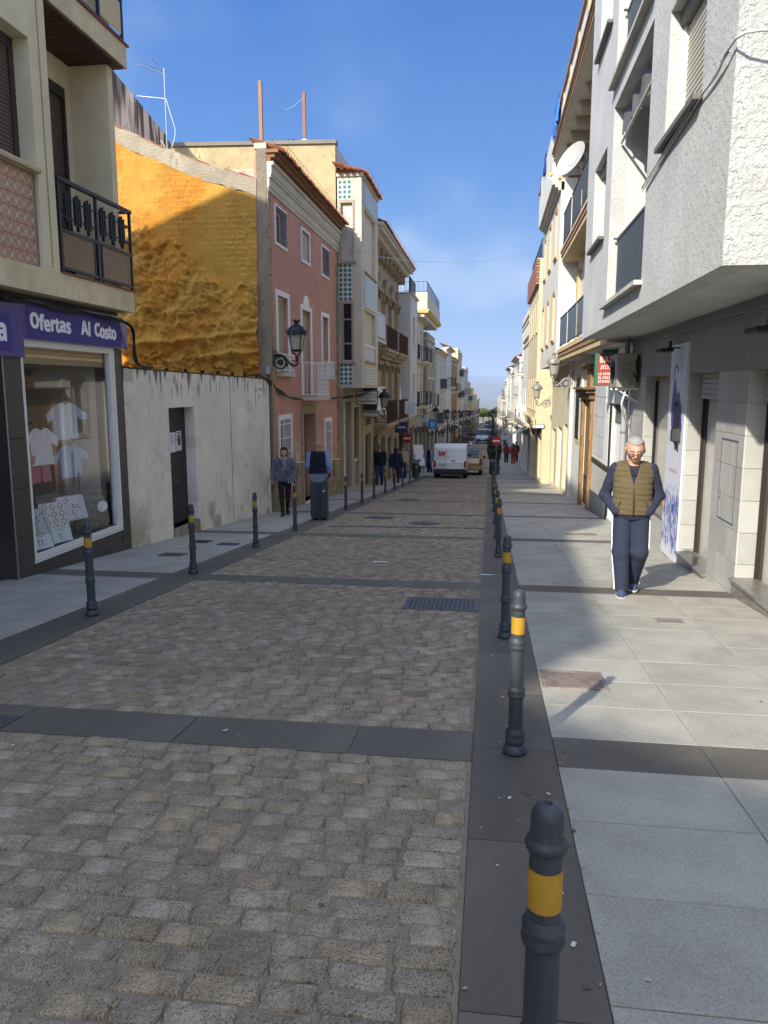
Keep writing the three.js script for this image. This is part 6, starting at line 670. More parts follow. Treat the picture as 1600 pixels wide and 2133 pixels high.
// ------------------------------------------------------------------ litter bins
{
  const m = mat('#39424c', { rough: 0.5, metal: 0.2 }), m2 = mat('#2b3138', { rough: 0.5, metal: 0.2 });
  const t = thing('litter_bin', 'slate blue litter bin with open scoop top beside the man in a vest', 'litter bin', [-3.8, gy(-16.93), -16.93], 0.25);
  const body = (r0, r1, a, b) => { const g = new THREE.CylinderGeometry(r1, r0, b - a, 20, 1, false, -Math.PI / 2, Math.PI); return clean(g.translate(0, (a + b) / 2, 0)); };
  obj('body', [body(0.2, 0.21, 0.06, 0.86), bx(-0.205, 0.205, 0.06, 0.86, -0.14, 0)], m, t); obj('post', bx(-0.03, 0.03, 0, 0.86, 0.2, 0.222), m2, t); obj('seam', [bx(-0.075, -0.065, 0.08, 0.85, 0.19, 0.2)], m2, t);
  { const s = new THREE.Shape(); s.moveTo(-0.22, 0); s.lineTo(0.22, 0); s.absarc(0, 0, 0.22, 0, -Math.PI, true); const g = new THREE.ExtrudeGeometry(s, { depth: 0.015, bevelEnabled: false }); g.scale(1, 0.85, 1); const q = obj('scoop_front', M(g.clone().translate(-0.03, 1.06, 0.17)), mat('#6c7a88', { rough: 0.4, metal: 0.2 }), t); void q; obj('scoop_back', M(g.clone().translate(0.06, 1.05, -0.12)), m2, t); const c = new THREE.CylinderGeometry(0.215, 0.215, 0.28, 18, 1, true, Math.PI / 2 * 0 - Math.PI / 2, Math.PI); c.rotateZ(Math.PI); c.rotateY(0); const h = new THREE.CylinderGeometry(0.2, 0.2, 0.3, 16, 1, true, 0, Math.PI); h.rotateZ(-Math.PI / 2); h.rotateX(Math.PI / 2); void c; obj('scoop_floor', M(h.scale(0.4, 0.6, 0.6).translate(0.02, 0.92, 0.02)), m2, t); }
  obj('foot', bx(-0.16, 0.16, 0, 0.02, -0.1, 0.22), m2, t); obj('badge', bar([0.09, 0.68, 0.19], [0.09, 0.68, 0.205], 0.022, 10), MAT.white, t);
  dup(t, [-4.05, gy(-42.6), -42.6], 0.1, 'slate blue half round litter bin behind the white van');
  dup(t, [0.3, gy(-47), -47], -0.2, 'slate blue half round litter bin under the hedge by the no entry sign');
}
// ------------------------------------------------------------------ lanterns
function lantern(t, m, gl) {
  const N = 4, off = Math.PI / 4; const py = (r0, r1, y0, y1) => clean(new THREE.CylinderGeometry(r1, r0, y1 - y0, N, 1, true, off).translate(0, (y0 + y1) / 2, 0));
  obj('glass', py(0.15, 0.215, 0.14, 0.50), gl, t);
  const l = []; for (let i = 0; i < 4; i++) { const a = off + i * Math.PI / 2; l.push(bar([Math.sin(a) * 0.152, 0.14, Math.cos(a) * 0.152], [Math.sin(a) * 0.219, 0.5, Math.cos(a) * 0.219], 0.011, 5)); } l.push(py(0.145, 0.165, 0.105, 0.142), clean(new THREE.CylinderGeometry(0.16, 0.11, 0.03, 4, 1, false, off).translate(0, 0.11, 0))); obj('frame', l, m, t);
  const sp = [lathe([[0.235, 0.49], [0.24, 0.53], [0.225, 0.55], [0.225, 0.565], [0.215, 0.60], [0.185, 0.66], [0.13, 0.71], [0.07, 0.735], [0.055, 0.74], [0.05, 0.77], [0.065, 0.80], [0.085, 0.83], [0.075, 0.83], [0.04, 0.8], [0, 0.8]], 16)]; for (let i = 0; i < 8; i++) { const a = i * Math.PI / 4; sp.push(bar([Math.sin(a) * 0.225, 0.54, Math.cos(a) * 0.225], [Math.sin(a) * 0.285, 0.61, Math.cos(a) * 0.285], 0.022, 4, 0.004)); sp.push(bar([Math.sin(a) * 0.08, 0.82, Math.cos(a) * 0.08], [Math.sin(a) * 0.1, 0.87, Math.cos(a) * 0.1], 0.018, 4, 0.003)); } obj('cap', sp, m, t);
  const br = []; for (let i = 0; i < 4; i++) { const a = off + i * Math.PI / 2; br.push(tube([[Math.sin(a) * 0.14, 0.1, Math.cos(a) * 0.14], [Math.sin(a) * 0.1, 0.05, Math.cos(a) * 0.1], [Math.sin(a) * 0.03, 0.0, Math.cos(a) * 0.03], [0, -0.06, 0]], 0.012, 10, 5)); } br.push(lathe([[0, -0.16], [0.03, -0.15], [0.045, -0.1], [0.03, -0.06], [0.05, -0.03], [0.03, 0], [0, 0]], 10)); obj('cradle', br, m, t);
}
const spiral = (cx, cy, r0, r1, a0, a1, th, n = 26) => { const p = []; for (let i = 0; i <= n; i++) { const a = lerp(a0, a1, i / n), r = lerp(r0, r1, i / n); p.push([cx + Math.cos(a) * r, cy + Math.sin(a) * r, 0]); } return tube(p, th, n * 2, 6); };
function wallLamp(label, pos, turn, m, gl) { // bracket along local +x, wall at local x = 0
  const t = thing('wall_lantern', label, 'lamp', pos, turn); const lan = grp('lantern', t, [0.62, 0.06, 0]); lantern(lan, m, gl);
  const b = [bx(-0.01, 0.015, -0.2, 0.28, -0.03, 0.03), spiral(0.2, -0.1, 0.165, 0.13, 2.4, 2.4 + Math.PI * 2, 0.02), tube([[0.02, 0.06, 0], [0.16, 0.085, 0], [0.3, 0.03, 0], [0.42, -0.11, 0], [0.52, -0.19, 0], [0.62, -0.15, 0], [0.635, -0.1, 0]], 0.024, 40, 7), tube([[0.04, 0.02, 0], [0.2, 0.06, 0], [0.31, -0.04, 0], [0.38, -0.15, 0], [0.35, -0.2, 0]], 0.018, 30, 6), spiral(0.07, 0.14, 0.06, 0.02, -1.6, 4.2, 0.014), spiral(0.52, -0.09, 0.06, 0.03, 3.6, 9.2, 0.013), tube([[0.27, -0.2, 0], [0.26, -0.28, 0], [0.24, -0.32, 0], [0.27, -0.34, 0]], 0.012, 14, 5)];
  for (let i = 0; i < 5; i++) { const a = 1.9 + i * 0.6; b.push(bar([0.2 + Math.cos(a) * 0.1, -0.1 + Math.sin(a) * 0.1, 0], [0.2 + Math.cos(a) * 0.165, -0.1 + Math.sin(a) * 0.165, 0], 0.012, 5)); }
  const d = new THREE.CylinderGeometry(0.085, 0.085, 0.04, 8); d.rotateX(Math.PI / 2); b.push(clean(d.translate(0.2, -0.1, 0))); const o = obj('bracket', b, m, t); void o; return t;
}
{
  const bm = mat('#1d1d21', { rough: 0.5, metal: 0.3 }), gm = mat('#8a8580', { rough: 0.55, metal: 0.2 }), frost = mat('#bdb6a6', { rough: 0.5, transmission: 0.35, thickness: 0 });
  wallLamp('black ornate lantern on a scrolled bracket at the pink house corner', [-5.33, 0.72, -18.7], 0, bm, frost);
  wallLamp('black ornate lantern on a scrolled bracket under the tiled bay', [-4.9, -0.95, -31.3], 0, bm, frost);
  wallLamp('grey ornate lantern on a scrolled bracket over the bazaar timber door', [2.72, 0.25, -26.9], Math.PI, gm, frost); 
  wallLamp('grey ornate lantern on a scrolled bracket by the cream window strip house', [2.74, -0.62, -36.4], Math.PI, gm, frost);
  // lamp posts with hanging baskets down the street
  const post = (label, x, z, g) => { const t = thing('lamp_post', label, 'lamp post', [x, gy(z), z], 0, g); obj('post', lathe([[0, 0], [0.14, 0], [0.14, 0.25], [0.09, 0.3], [0.075, 0.9], [0.055, 1.0], [0.045, 3.3], [0.06, 3.34], [0.04, 3.4], [0.03, 3.6]], 12), bm, t); const ln = grp('lantern', t, [0, 3.72, 0]); lantern(ln, bm, frost); obj('basket_arm', [bar([-0.4, 2.75, 0], [0.4, 2.75, 0], 0.015, 5), bar([0, 2.75, -0.4], [0, 2.75, 0.4], 0.015, 5)], bm, t); const l = []; for (const [a, c] of [[-0.38, 0], [0.38, 0]]) for (let i = 0; i < 60; i++) { const u = hash(i, 3, z | 0) * 6.28, v = hash(i, 4, z | 0) * 2 - 1, r = 0.24 * Math.cbrt(hash(i, 5)); const q = new THREE.PlaneGeometry(0.09, 0.12); q.rotateX(u); q.rotateY(v * 3); l.push(q.translate(a + Math.cos(u) * r, 2.6 + v * 0.2, c + Math.sin(u) * r)); } obj('flower_basket', l, mat(g ? '#4a5a2c' : '#5b4334', { rough: 0.9 }), t); return t; };
  const p0 = post('black lamp post with dark flower baskets by the blue shop sign', -3.95, -57, undefined); void p0;
  const lb = 'black lamp post with green flower baskets in the left row down the street', p1 = post(lb, -3.9, -72, 'lamp posts down the left row');
  for (const z of [-86, -100, -114, -128, -142, -158, -174]) dup(p1, [-3.9, gy(z), z]);
  const lr = 'black lamp post with green flower baskets in the right row down the street', p2 = post(lr, 0.35, -66, 'lamp posts down the right row'); for (const z of [-94, -122, -150]) dup(p2, [0.35, gy(z), z]);
}
// ------------------------------------------------------------------ signs along the row
{
  const board = (name, label, pos, w, h, c, draw, d = 0.1, px = 256) => { const t = thing(name, label, 'sign', pos); obj('case', cham(-w / 2, w / 2, -h / 2, h / 2, -d / 2, d / 2, 0.01), mat(c, { rough: 0.4 }), t); sign('print', canvasTex(px, Math.round(px * h / w), draw), w * 0.97, h * 0.96, [0, 0, d / 2 + 0.003], '+z', t, { rough: 0.4 }); obj('bracket', bar([-w / 2 - 0.25, h * 0.3, 0], [-w / 2, h * 0.3, 0], 0.025, 6), MAT.iron, t); return t; };
  board('bank_sign', 'navy projecting bank sign with white capital letters', [-4.5, -2.0, -39.5], 0.66, 0.56, '#1a1f6a', (g, W, H) => { g.fillStyle = '#10165c'; g.fillRect(0, 0, W, H); g.fillStyle = '#e8eaf4'; g.font = 'bold 70px sans-serif'; g.textAlign = 'center'; g.fillText('BBVA', W / 2, H / 2 + 24); });
  { const t = thing('white_box_sign', 'blank white box sign above the navy bank sign', 'sign', [-4.5, -1.05, -41.5], 0.3); obj('case', cham(-0.5, 0.5, -0.35, 0.35, -0.1, 0.1, 0.03), mat('#b9c0c4', { rough: 0.4 }), t); obj('bracket', bar([0.5, 0.1, 0], [0.75, 0.15, 0], 0.03, 6), MAT.iron, t); }
  board('shield_sign', 'white projecting sign with a dark shield emblem', [-4.45, -2.05, -53], 0.56, 0.5, '#c5c9cc', (g, W, H) => { g.fillStyle = '#b9bec4'; g.fillRect(0, 0, W, H); g.fillStyle = '#1d222c'; g.beginPath(); g.moveTo(60, 30); g.lineTo(110, 30); g.lineTo(108, 80); g.lineTo(85, 110); g.lineTo(62, 80); g.fill(); g.fillStyle = '#5a6068'; g.fillRect(40, 130, 150, 10); g.fillRect(40, 150, 120, 10); });
  board('orange_sign', 'small black sign with an orange red emblem', [-4.45, -2.85, -53.5], 0.46, 0.42, '#1d1917', (g, W, H) => { g.fillStyle = '#2a1512'; g.fillRect(0, 0, W, H); g.strokeStyle = '#cf5a32'; g.lineWidth = 30; g.strokeRect(50, 40, W - 100, 70); g.fillStyle = '#cf5a32'; g.fillRect(90, 120, 60, 70); g.fillRect(30, 195, W - 60, 14); });
  board('blue_sign', 'sky blue projecting sign with a white letter emblem', [-4.05, -2.55, -55], 0.68, 0.75, '#3d7cab', (g, W, H) => { g.fillStyle = '#3b7cae'; g.fillRect(0, 0, W, H); g.strokeStyle = '#cfe0ec'; g.lineWidth = 14; g.strokeRect(105, 90, 50, 45); g.strokeRect(105, 140, 60, 55); g.fillStyle = '#cfe0ec'; g.fillRect(95, 80, 12, 130); });
  const noEntry = (label, x, y, z, pole) => { const t = thing('no_entry_sign', label, 'sign', [x, gy(z), z]); const d = new THREE.CylinderGeometry(0.3, 0.3, 0.02, 28); d.rotateX(Math.PI / 2); obj('disc', clean(d.translate(0, y, 0)), mat('#b3202e', { rough: 0.4 }), t); obj('bar', bx(-0.22, 0.22, y - 0.055, y + 0.055, 0.011, 0.016), MAT.white, t); if (pole) obj('pole', bar([0, 0, -0.03], [0, y + 0.3, -0.03], 0.03, 8), MAT.alu, t); else obj('pole', bar([-0.3, y, -0.03], [0.1, y, -0.03], 0.02, 6), MAT.alu, t); };
  noEntry('red no entry sign on a pole at the right kerb by the hedge', 0.42, 2.15, -46.5, true); noEntry('red no entry sign on the taupe wall beside the white van', -4.85, 2.25, -45.6, false);
  board('street_name_plate', 'small blue and white street name plate on the cream corner house', [2.42, -1.86, -38.55], 0.45, 0.2, '#8a9ab0', (g, W, H) => { g.fillStyle = '#c9d0da'; g.fillRect(0, 0, W, H); g.strokeStyle = '#3a5a9a'; g.lineWidth = 10; g.strokeRect(5, 5, W - 10, H - 10); }, 0.02);
}
// ------------------------------------------------------------------ cables, antenna, roof posts
{
  const runs = []; for (let k = 0; k < 6; k++) { const a = k * 0.02; runs.push(tube([[-5.5 - a * 0.5, 0.98 + a, -8.3], [-5.5, 1.04 - a * 0.6, -9.6], [-5.48 - a, 0.99 + a * 0.5, -10.6], [-5.46 + a * 0.4, 0.94, -11.3], [-5.47, 0.75 - a, -11.47 - a * 0.4], [-5.5, 0.5, -11.5 - a], [-5.52, 0.36 - a * 0.2, -11.7 - a], [-5.56, 0.33, -12.4]], 0.011, 70, 5)); }
  tag(obj('cable_bundle', runs, MAT.cable), 'black cable bundle drooping over the purple shop fascia end', 'cables');
  const r2 = []; for (let k = 0; k < 5; k++) { const a = k * 0.022; r2.push(tube([[-5.47, 0.25, -16.8], [-5.42, 0.28 + a * 0.4, -17.8], [-5.34, 0.16 - a, -18.6], [-5.29, -0.14 + a, -19.2], [-5.28, -0.26 - a * 0.4, -20.5], [-5.27, -0.36 + a * 0.5, -23], [-5.28, -0.33 - a * 0.4, -26], [-5.0, -0.36 + a, -27.15], [-4.55, -0.2 - a, -27.3], [-4.4, -0.12 + a * 0.6, -29.5], [-4.5, -0.2, -31.5]], 0.013, 80, 5)); }
  tag(obj('cable_bundle', r2, MAT.cable), 'black cable bundle looping from the plot wall across the pink house', 'cables');
  { const t = thing('junction_box', 'small grey junction box on the pink house corner', 'junction box', [-5.4, 0.42, -18.55]); obj('box', cham(-0.05, 0.05, -0.09, 0.09, -0.04, 0.04, 0.008), mat('#9b968c'), t); obj('conduit', tube([[0, -0.09, 0.0], [0, -0.6, 0], [0.02, -3.0, 0.0]], 0.012, 20, 5), MAT.cable, t); }
  tag(obj('street_wire', tube([[-5.3, 4.3, -23], [-3, 4.0, -25], [0, 4.3, -27.5], [2.0, 5.2, -29]], 0.006, 40, 4), mat('#8fa0b5')), 'thin pale wire spanning the street above the road', 'wire');
  { const t = thing('tv_antenna', 'tall steel television antenna on the roof behind the ochre foam wall', 'antenna', [-8.06, 6.0, -19.3]); obj('mast', bar([0, -0.4, 0], [0, 1.7, 0], 0.015, 8), MAT.alu, t); obj('boom', [bar([-0.6, 1.78, 0.1], [0.02, 1.55, 0], 0.012, 5), bar([-0.72, 1.1, 0], [0, 1.0, 0], 0.012, 5)], MAT.alu, t); const l = []; for (let i = 0; i < 5; i++) l.push(bar([-0.55 + i * 0.1, 1.74 - i * 0.036, -0.02], [-0.55 + i * 0.1, 1.80 - i * 0.036, 0.2], 0.006, 4)); l.push(bar([-0.3, 1.95, 0], [0.0, 1.55, 0], 0.008, 4)); obj('elements', l, mat('#6d5a50', { metal: 0.3 }), t); obj('lead', tube([[0.02, 1.0, 0], [0.14, 0.6, 0.03], [0.22, 0.2, 0], [0.05, -0.2, 0], [-0.15, 0.05, 0.02]], 0.008, 24, 4), MAT.white, t); }
  const rp = (x, z, label) => { const t = thing('roof_post', label, 'post', [x, 5.6, z]); obj('post', bx(-0.04, 0.04, 0, 1.55, -0.04, 0.04), mat('#b08a70', { map: T.grimy, rough: 0.9 }), t); obj('foot', bx(-0.08, 0.08, -0.05, 0.0, -0.08, 0.08), MAT.alu, t); };
  rp(-5.55, -18.95, 'rusty post on the pink house roof at the foam wall'); { const t = thing('roof_post', 'rusty post on the cream wall top over the pink roof', 'post', [-6.5, 8.4, -27.4]); obj('post', bx(-0.05, 0.05, 0, 1.5, -0.05, 0.05), mat('#a87458', { map: T.grimy, rough: 0.9 }), t); obj('foot', bx(-0.08, 0.08, -0.05, 0.0, -0.08, 0.08), MAT.alu, t); }
  tag(obj('roof_wire', tube([[-5.55, 7.05, -18.95], [-6.0, 7.9, -23], [-6.5, 9.75, -27.4]], 0.006, 20, 4), MAT.white), 'slack white wire strung between the two rusty roof posts', 'wire');
}
// ------------------------------------------------------------------ covers and grates in the paving
{
  const iron = mat('#6e7177', { rough: 0.6, metal: 0.3, map: T.dark }), holeM = mat('#55534f', { rough: 1 });
  const grate = (label, x0, x1, z0, z1, m, nx, nz, name = 'drain_grate', lift = 0.006) => { const xc = (x0 + x1) / 2, zc = (z0 + z1) / 2, t = thing(name, label, 'grate', [xc, gy(zc) + lift, zc]); t.rotation.x = TILT; const w = x1 - x0, d = z0 - z1; obj('frame', [bx(-w / 2, w / 2, -0.02, 0.003, d / 2, d / 2 - 0.03), bx(-w / 2, w / 2, -0.02, 0.003, -d / 2 + 0.03, -d / 2), bx(-w / 2, -w / 2 + 0.03, -0.02, 0.003, d / 2 - 0.03, -d / 2 + 0.03), bx(w / 2 - 0.03, w / 2, -0.02, 0.003, d / 2 - 0.03, -d / 2 + 0.03)], m, t); obj('plate', bx(-w / 2 + 0.03, w / 2 - 0.03, -0.02, -0.004, d / 2 - 0.03, -d / 2 + 0.03), nz ? holeM : m, t); const l = []; if (nz) { for (let i = 0; i < nx; i++) { const x = lerp(-w / 2 + 0.04, w / 2 - 0.04, i / (nx - 1)); l.push(bx(x - 0.011, x + 0.011, -0.015, 0.002, d / 2 - 0.03, -d / 2 + 0.03)); } for (let i = 0; i < nz; i++) { const z = lerp(-d / 2 + 0.04, d / 2 - 0.04, i / (nz - 1)); l.push(bx(-w / 2 + 0.03, w / 2 - 0.03, -0.014, 0.001, z - 0.011, z + 0.011)); } } else for (let i = 0; i < nx; i++) { const x = lerp(-w / 2 + 0.04, w / 2 - 0.04, i / (nx - 1)); l.push(bx(x - 0.006, x + 0.006, -0.01, 0.0015, d / 2 - 0.035, -d / 2 + 0.035)); } obj('bars', l, m, t); return t; };
  grate('large iron drain grate set in the cobbles beside the dark kerb strip', -0.84, -0.07, -7.5, -8.12, iron, 16, 12);
  grate('small iron drain grate set in the dark band across the cobbles', -3.08, -2.72, -3.72, -3.98, iron, 9, 8, 'drain_grate', 0.009);
  grate('iron drain grate in the cobbles by the slate blue bin', -2.85, -2.2, -17.4, -18.0, iron, 12, 10); grate('iron drain grate in the cobbles below the pink house', -2.8, -2.2, -24.2, -24.8, iron, 12, 10);
  const conc = mat('#9a8b80', { rough: 0.8, map: T.granite });
  grate('ribbed pinkish access cover in the pavement beside the dark kerb strip', 0.40, 0.84, -5.1, -5.52, conc, 22, 0, 'access_cover'); grate('small ribbed metal access cover in the pale pavement', 1.63, 1.87, -7.3, -7.5, mat('#908a80', { rough: 0.6, metal: 0.3 }), 12, 0, 'access_cover'); grate('ribbed access cover in the pavement behind the walking old man', 1.5, 2.1, -14.9, -15.3, conc, 20, 0, 'access_cover');
  grate('dark square access cover in the pavement before the plot wall', -5.0, -4.7, -12.2, -12.55, mat('#4a4845', { map: T.dark }), 4, 0, 'access_cover'); grate('grey access cover in the pavement before the shop hatch', -4.85, -4.5, -10.6, -10.9, mat('#6b6862', { map: T.dark }), 4, 0, 'access_cover'); grate('blue enamelled access cover in the pavement near the plot door', -4.45, -4.12, -12.0, -12.25, mat('#4a5670', { map: T.dark }), 4, 0, 'access_cover');
  { const t = thing('channel_drain', 'narrow slotted channel drain crossing the cobbles', 'drain', [-1.68, gy(-15.65) + 0.006, -15.65]); t.rotation.set(TILT, 0.095, 0); obj('channel', bx(-1.63, 1.63, -0.02, -0.002, 0.05, -0.05), holeM, t); const l = []; for (let i = 0; i < 82; i++) l.push(bx(-1.62 + i * 0.04, -1.602 + i * 0.04, -0.01, 0.003, 0.05, -0.05)); obj('slotted_cover', [l, bx(-1.63, 1.63, -0.01, 0.003, 0.06, 0.05), bx(-1.63, 1.63, -0.01, 0.003, -0.05, -0.06)], iron, t); }
  { const t = thing('manhole_cover', 'round iron manhole cover in the cobbles past the channel drain', 'manhole', [-1.38, gy(-16.6) + 0.004, -16.6]); t.rotation.x = TILT; obj('rim', clean(new THREE.CylinderGeometry(0.34, 0.34, 0.02, 28).translate(0, 0, 0)), iron, t); const l = []; for (let i = -4; i <= 4; i++) for (let j = -4; j <= 4; j++) if (i * i + j * j < 17) l.push(bx(i * 0.065 - 0.02, i * 0.065 + 0.02, 0.01, 0.015, j * 0.065 + 0.02, j * 0.065 - 0.02)); obj('tread_plate', l, iron, t); }
  // litter
  const bit = (x, z, w, d, c, label, turn = 0) => { const t = thing('litter_scrap', label, 'litter', [x, gy(z) + 0.006, z], turn); t.rotation.order = 'YXZ'; const g = new THREE.PlaneGeometry(w, d, 5, 3); g.rotateX(-Math.PI / 2); const p = g.attributes.position; for (let i = 0; i < p.count; i++) p.setY(i, 0.004 + 0.012 * hash(i, 5, (x * 100) | 0)); g.computeVertexNormals(); obj('sheet', g, mat(c, { rough: 0.8 }), t); };
  bit(0.02, -9.75, 0.18, 0.035, '#c9ced2', 'bent white straw wrapper lying on the dark kerb strip'); bit(-1.5, -10.6, 0.2, 0.08, '#cfc9bb', 'crumpled pale paper scrap on the cobbles'); bit(-1.45, -3.95, 0.03, 0.02, '#b9b7b0', 'white chewing gum fleck on the dark band', 0.4); bit(-1.55, -2.05, 0.035, 0.008, '#3f8f6a', 'tiny green plastic sliver on the near cobbles', 0.2);
}

{ // dry leaf and grit flecks blown about the paving
  const g = new THREE.PlaneGeometry(0.02, 0.012, 2, 1); g.rotateX(-Math.PI / 2); const p = g.attributes.position; for (let i = 0; i < p.count; i++) p.setY(i, 0.003 * hash(i, 3)); g.computeVertexNormals();
  const n = 260, m = new THREE.InstancedMesh(g, mat('#ffffff', { rough: 0.9 }), n), d = new THREE.Object3D(), cs = ['#b9b09c', '#8d7d62', '#cfc8ba', '#5d5342', '#a89878'];
  for (let i = 0; i < n; i++) { const z = -1.2 - 14 * Math.pow(rnd(), 1.4), r = rnd(), x = r < 0.45 ? rr(-0.05, 0.4) : r < 0.7 ? rr(0.4, 2.7) : r < 0.85 ? rr(-4.0, -3.54) : rr(-3.5, -0.1); d.position.set(x, gy(z) + 0.005, z); d.rotation.set(TILT, rnd() * 6, 0); d.scale.setScalar(rr(0.35, 1.25)); d.updateMatrix(); m.setMatrixAt(i, d.matrix); m.setColorAt(i, C(cs[i % 5])); }
  m.name = 'leaf_litter'; m.userData = { kind: 'stuff', label: 'dry leaf and grit flecks scattered over the paving', category: 'litter' }; m.castShadow = m.receiveShadow = true; scene.add(m);
}
// ------------------------------------------------------------------ people: one continuous body each, clothes as children
function netMesh(f, lo, hi, c) {                              // surface nets over a distance field
  const n = [0, 1, 2].map((k) => Math.ceil((hi[k] - lo[k]) / c) + 1), [nx, ny, nz] = n, v = new Float32Array(nx * ny * nz), id = new Int32Array(nx * ny * nz).fill(-1), pos = [], idx = [];
  for (let k = 0, q = 0; k < nz; k++) for (let j = 0; j < ny; j++) for (let i = 0; i < nx; i++, q++) v[q] = f(lo[0] + i * c, lo[1] + j * c, lo[2] + k * c);
  const sy = nx, sz = nx * ny, off = [0, 1, sy, sy + 1, sz, sz + 1, sz + sy, sz + sy + 1], ed = [[0, 1], [2, 3], [4, 5], [6, 7], [0, 2], [1, 3], [4, 6], [5, 7], [0, 4], [1, 5], [2, 6], [3, 7]];
  for (let k = 0; k < nz - 1; k++) for (let j = 0; j < ny - 1; j++) for (let i = 0; i < nx - 1; i++) {
    const q = i + j * sy + k * sz; let m = 0; for (let e = 0; e < 8; e++) if (v[q + off[e]] < 0) m |= 1 << e; if (m === 0 || m === 255) continue;
    let x = 0, y = 0, z = 0, w = 0; for (const [a, b] of ed) { const A = v[q + off[a]], B = v[q + off[b]]; if ((A < 0) === (B < 0)) continue; const t = A / (A - B); x += (a & 1) + ((b & 1) - (a & 1)) * t; y += ((a >> 1) & 1) + (((b >> 1) & 1) - ((a >> 1) & 1)) * t; z += (a >> 2) + ((b >> 2) - (a >> 2)) * t; w++; }
    id[q] = pos.length / 3; pos.push(lo[0] + (i + x / w) * c, lo[1] + (j + y / w) * c, lo[2] + (k + z / w) * c);
  }
  const quad = (a, b, d, e, flip) => { if (a < 0 || b < 0 || d < 0 || e < 0) return; if (flip) idx.push(a, b, d, a, d, e); else idx.push(a, d, b, a, e, d); };
  for (let k = 1; k < nz - 1; k++) for (let j = 1; j < ny - 1; j++) for (let i = 1; i < nx - 1; i++) { const q = i + j * sy + k * sz, s = v[q] < 0; if (s !== v[q + 1] < 0) quad(id[q], id[q - sy], id[q - sy - sz], id[q - sz], !s); if (s !== v[q + sy] < 0) quad(id[q], id[q - sz], id[q - sz - 1], id[q - 1], !s); if (s !== v[q + sz] < 0) quad(id[q], id[q - 1], id[q - 1 - sy], id[q - sy], !s); }
  const g = new THREE.BufferGeometry(); g.setAttribute('position', new THREE.Float32BufferAttribute(pos, 3)); g.setIndex(idx); g.computeVertexNormals();
  const uv = []; for (let i = 0; i < pos.length; i += 3) uv.push(pos[i] + pos[i + 2] * 0.5, pos[i + 1]); g.setAttribute('uv', new THREE.Float32BufferAttribute(uv, 2)); return g;
}
const smin = (a, b, k) => { const h = Math.max(k - Math.abs(a - b), 0) / k; return Math.min(a, b) - h * h * k * 0.25; };
function cone(x, y, z, p) { const [a, b, ra, rb, fz] = p, s = fz || 1, bx_ = b[0] - a[0], by = b[1] - a[1], bz = (b[2] - a[2]) * s, px = x - a[0], py = y - a[1], pz = (z - a[2]) * s, l = bx_ * bx_ + by * by + bz * bz || 1e-9; let t = (px * bx_ + py * by + pz * bz) / l; t = t < 0 ? 0 : t > 1 ? 1 : t; const dx = px - bx_ * t, dy = py - by * t, dz = pz - bz * t; return (Math.sqrt(dx * dx + dy * dy + dz * dz) - ra - (rb - ra) * t) * (fz ? 0.85 : 1); }
const field = (ps, k = 0.03) => (x, y, z) => { let d = 9; for (const p of ps) d = smin(d, cone(x, y, z, p), k); return d; };
const bounds = (ps, m = 0.05) => { const lo = [9, 9, 9], hi = [-9, -9, -9]; for (const [a, b, ra, rb] of ps) for (const [q, r] of [[a, ra], [b, rb]]) for (let k = 0; k < 3; k++) { lo[k] = Math.min(lo[k], q[k] - r - m); hi[k] = Math.max(hi[k], q[k] + r + m); } return [lo, hi]; };
const mir = (p) => [-p[0], p[1], p[2]];
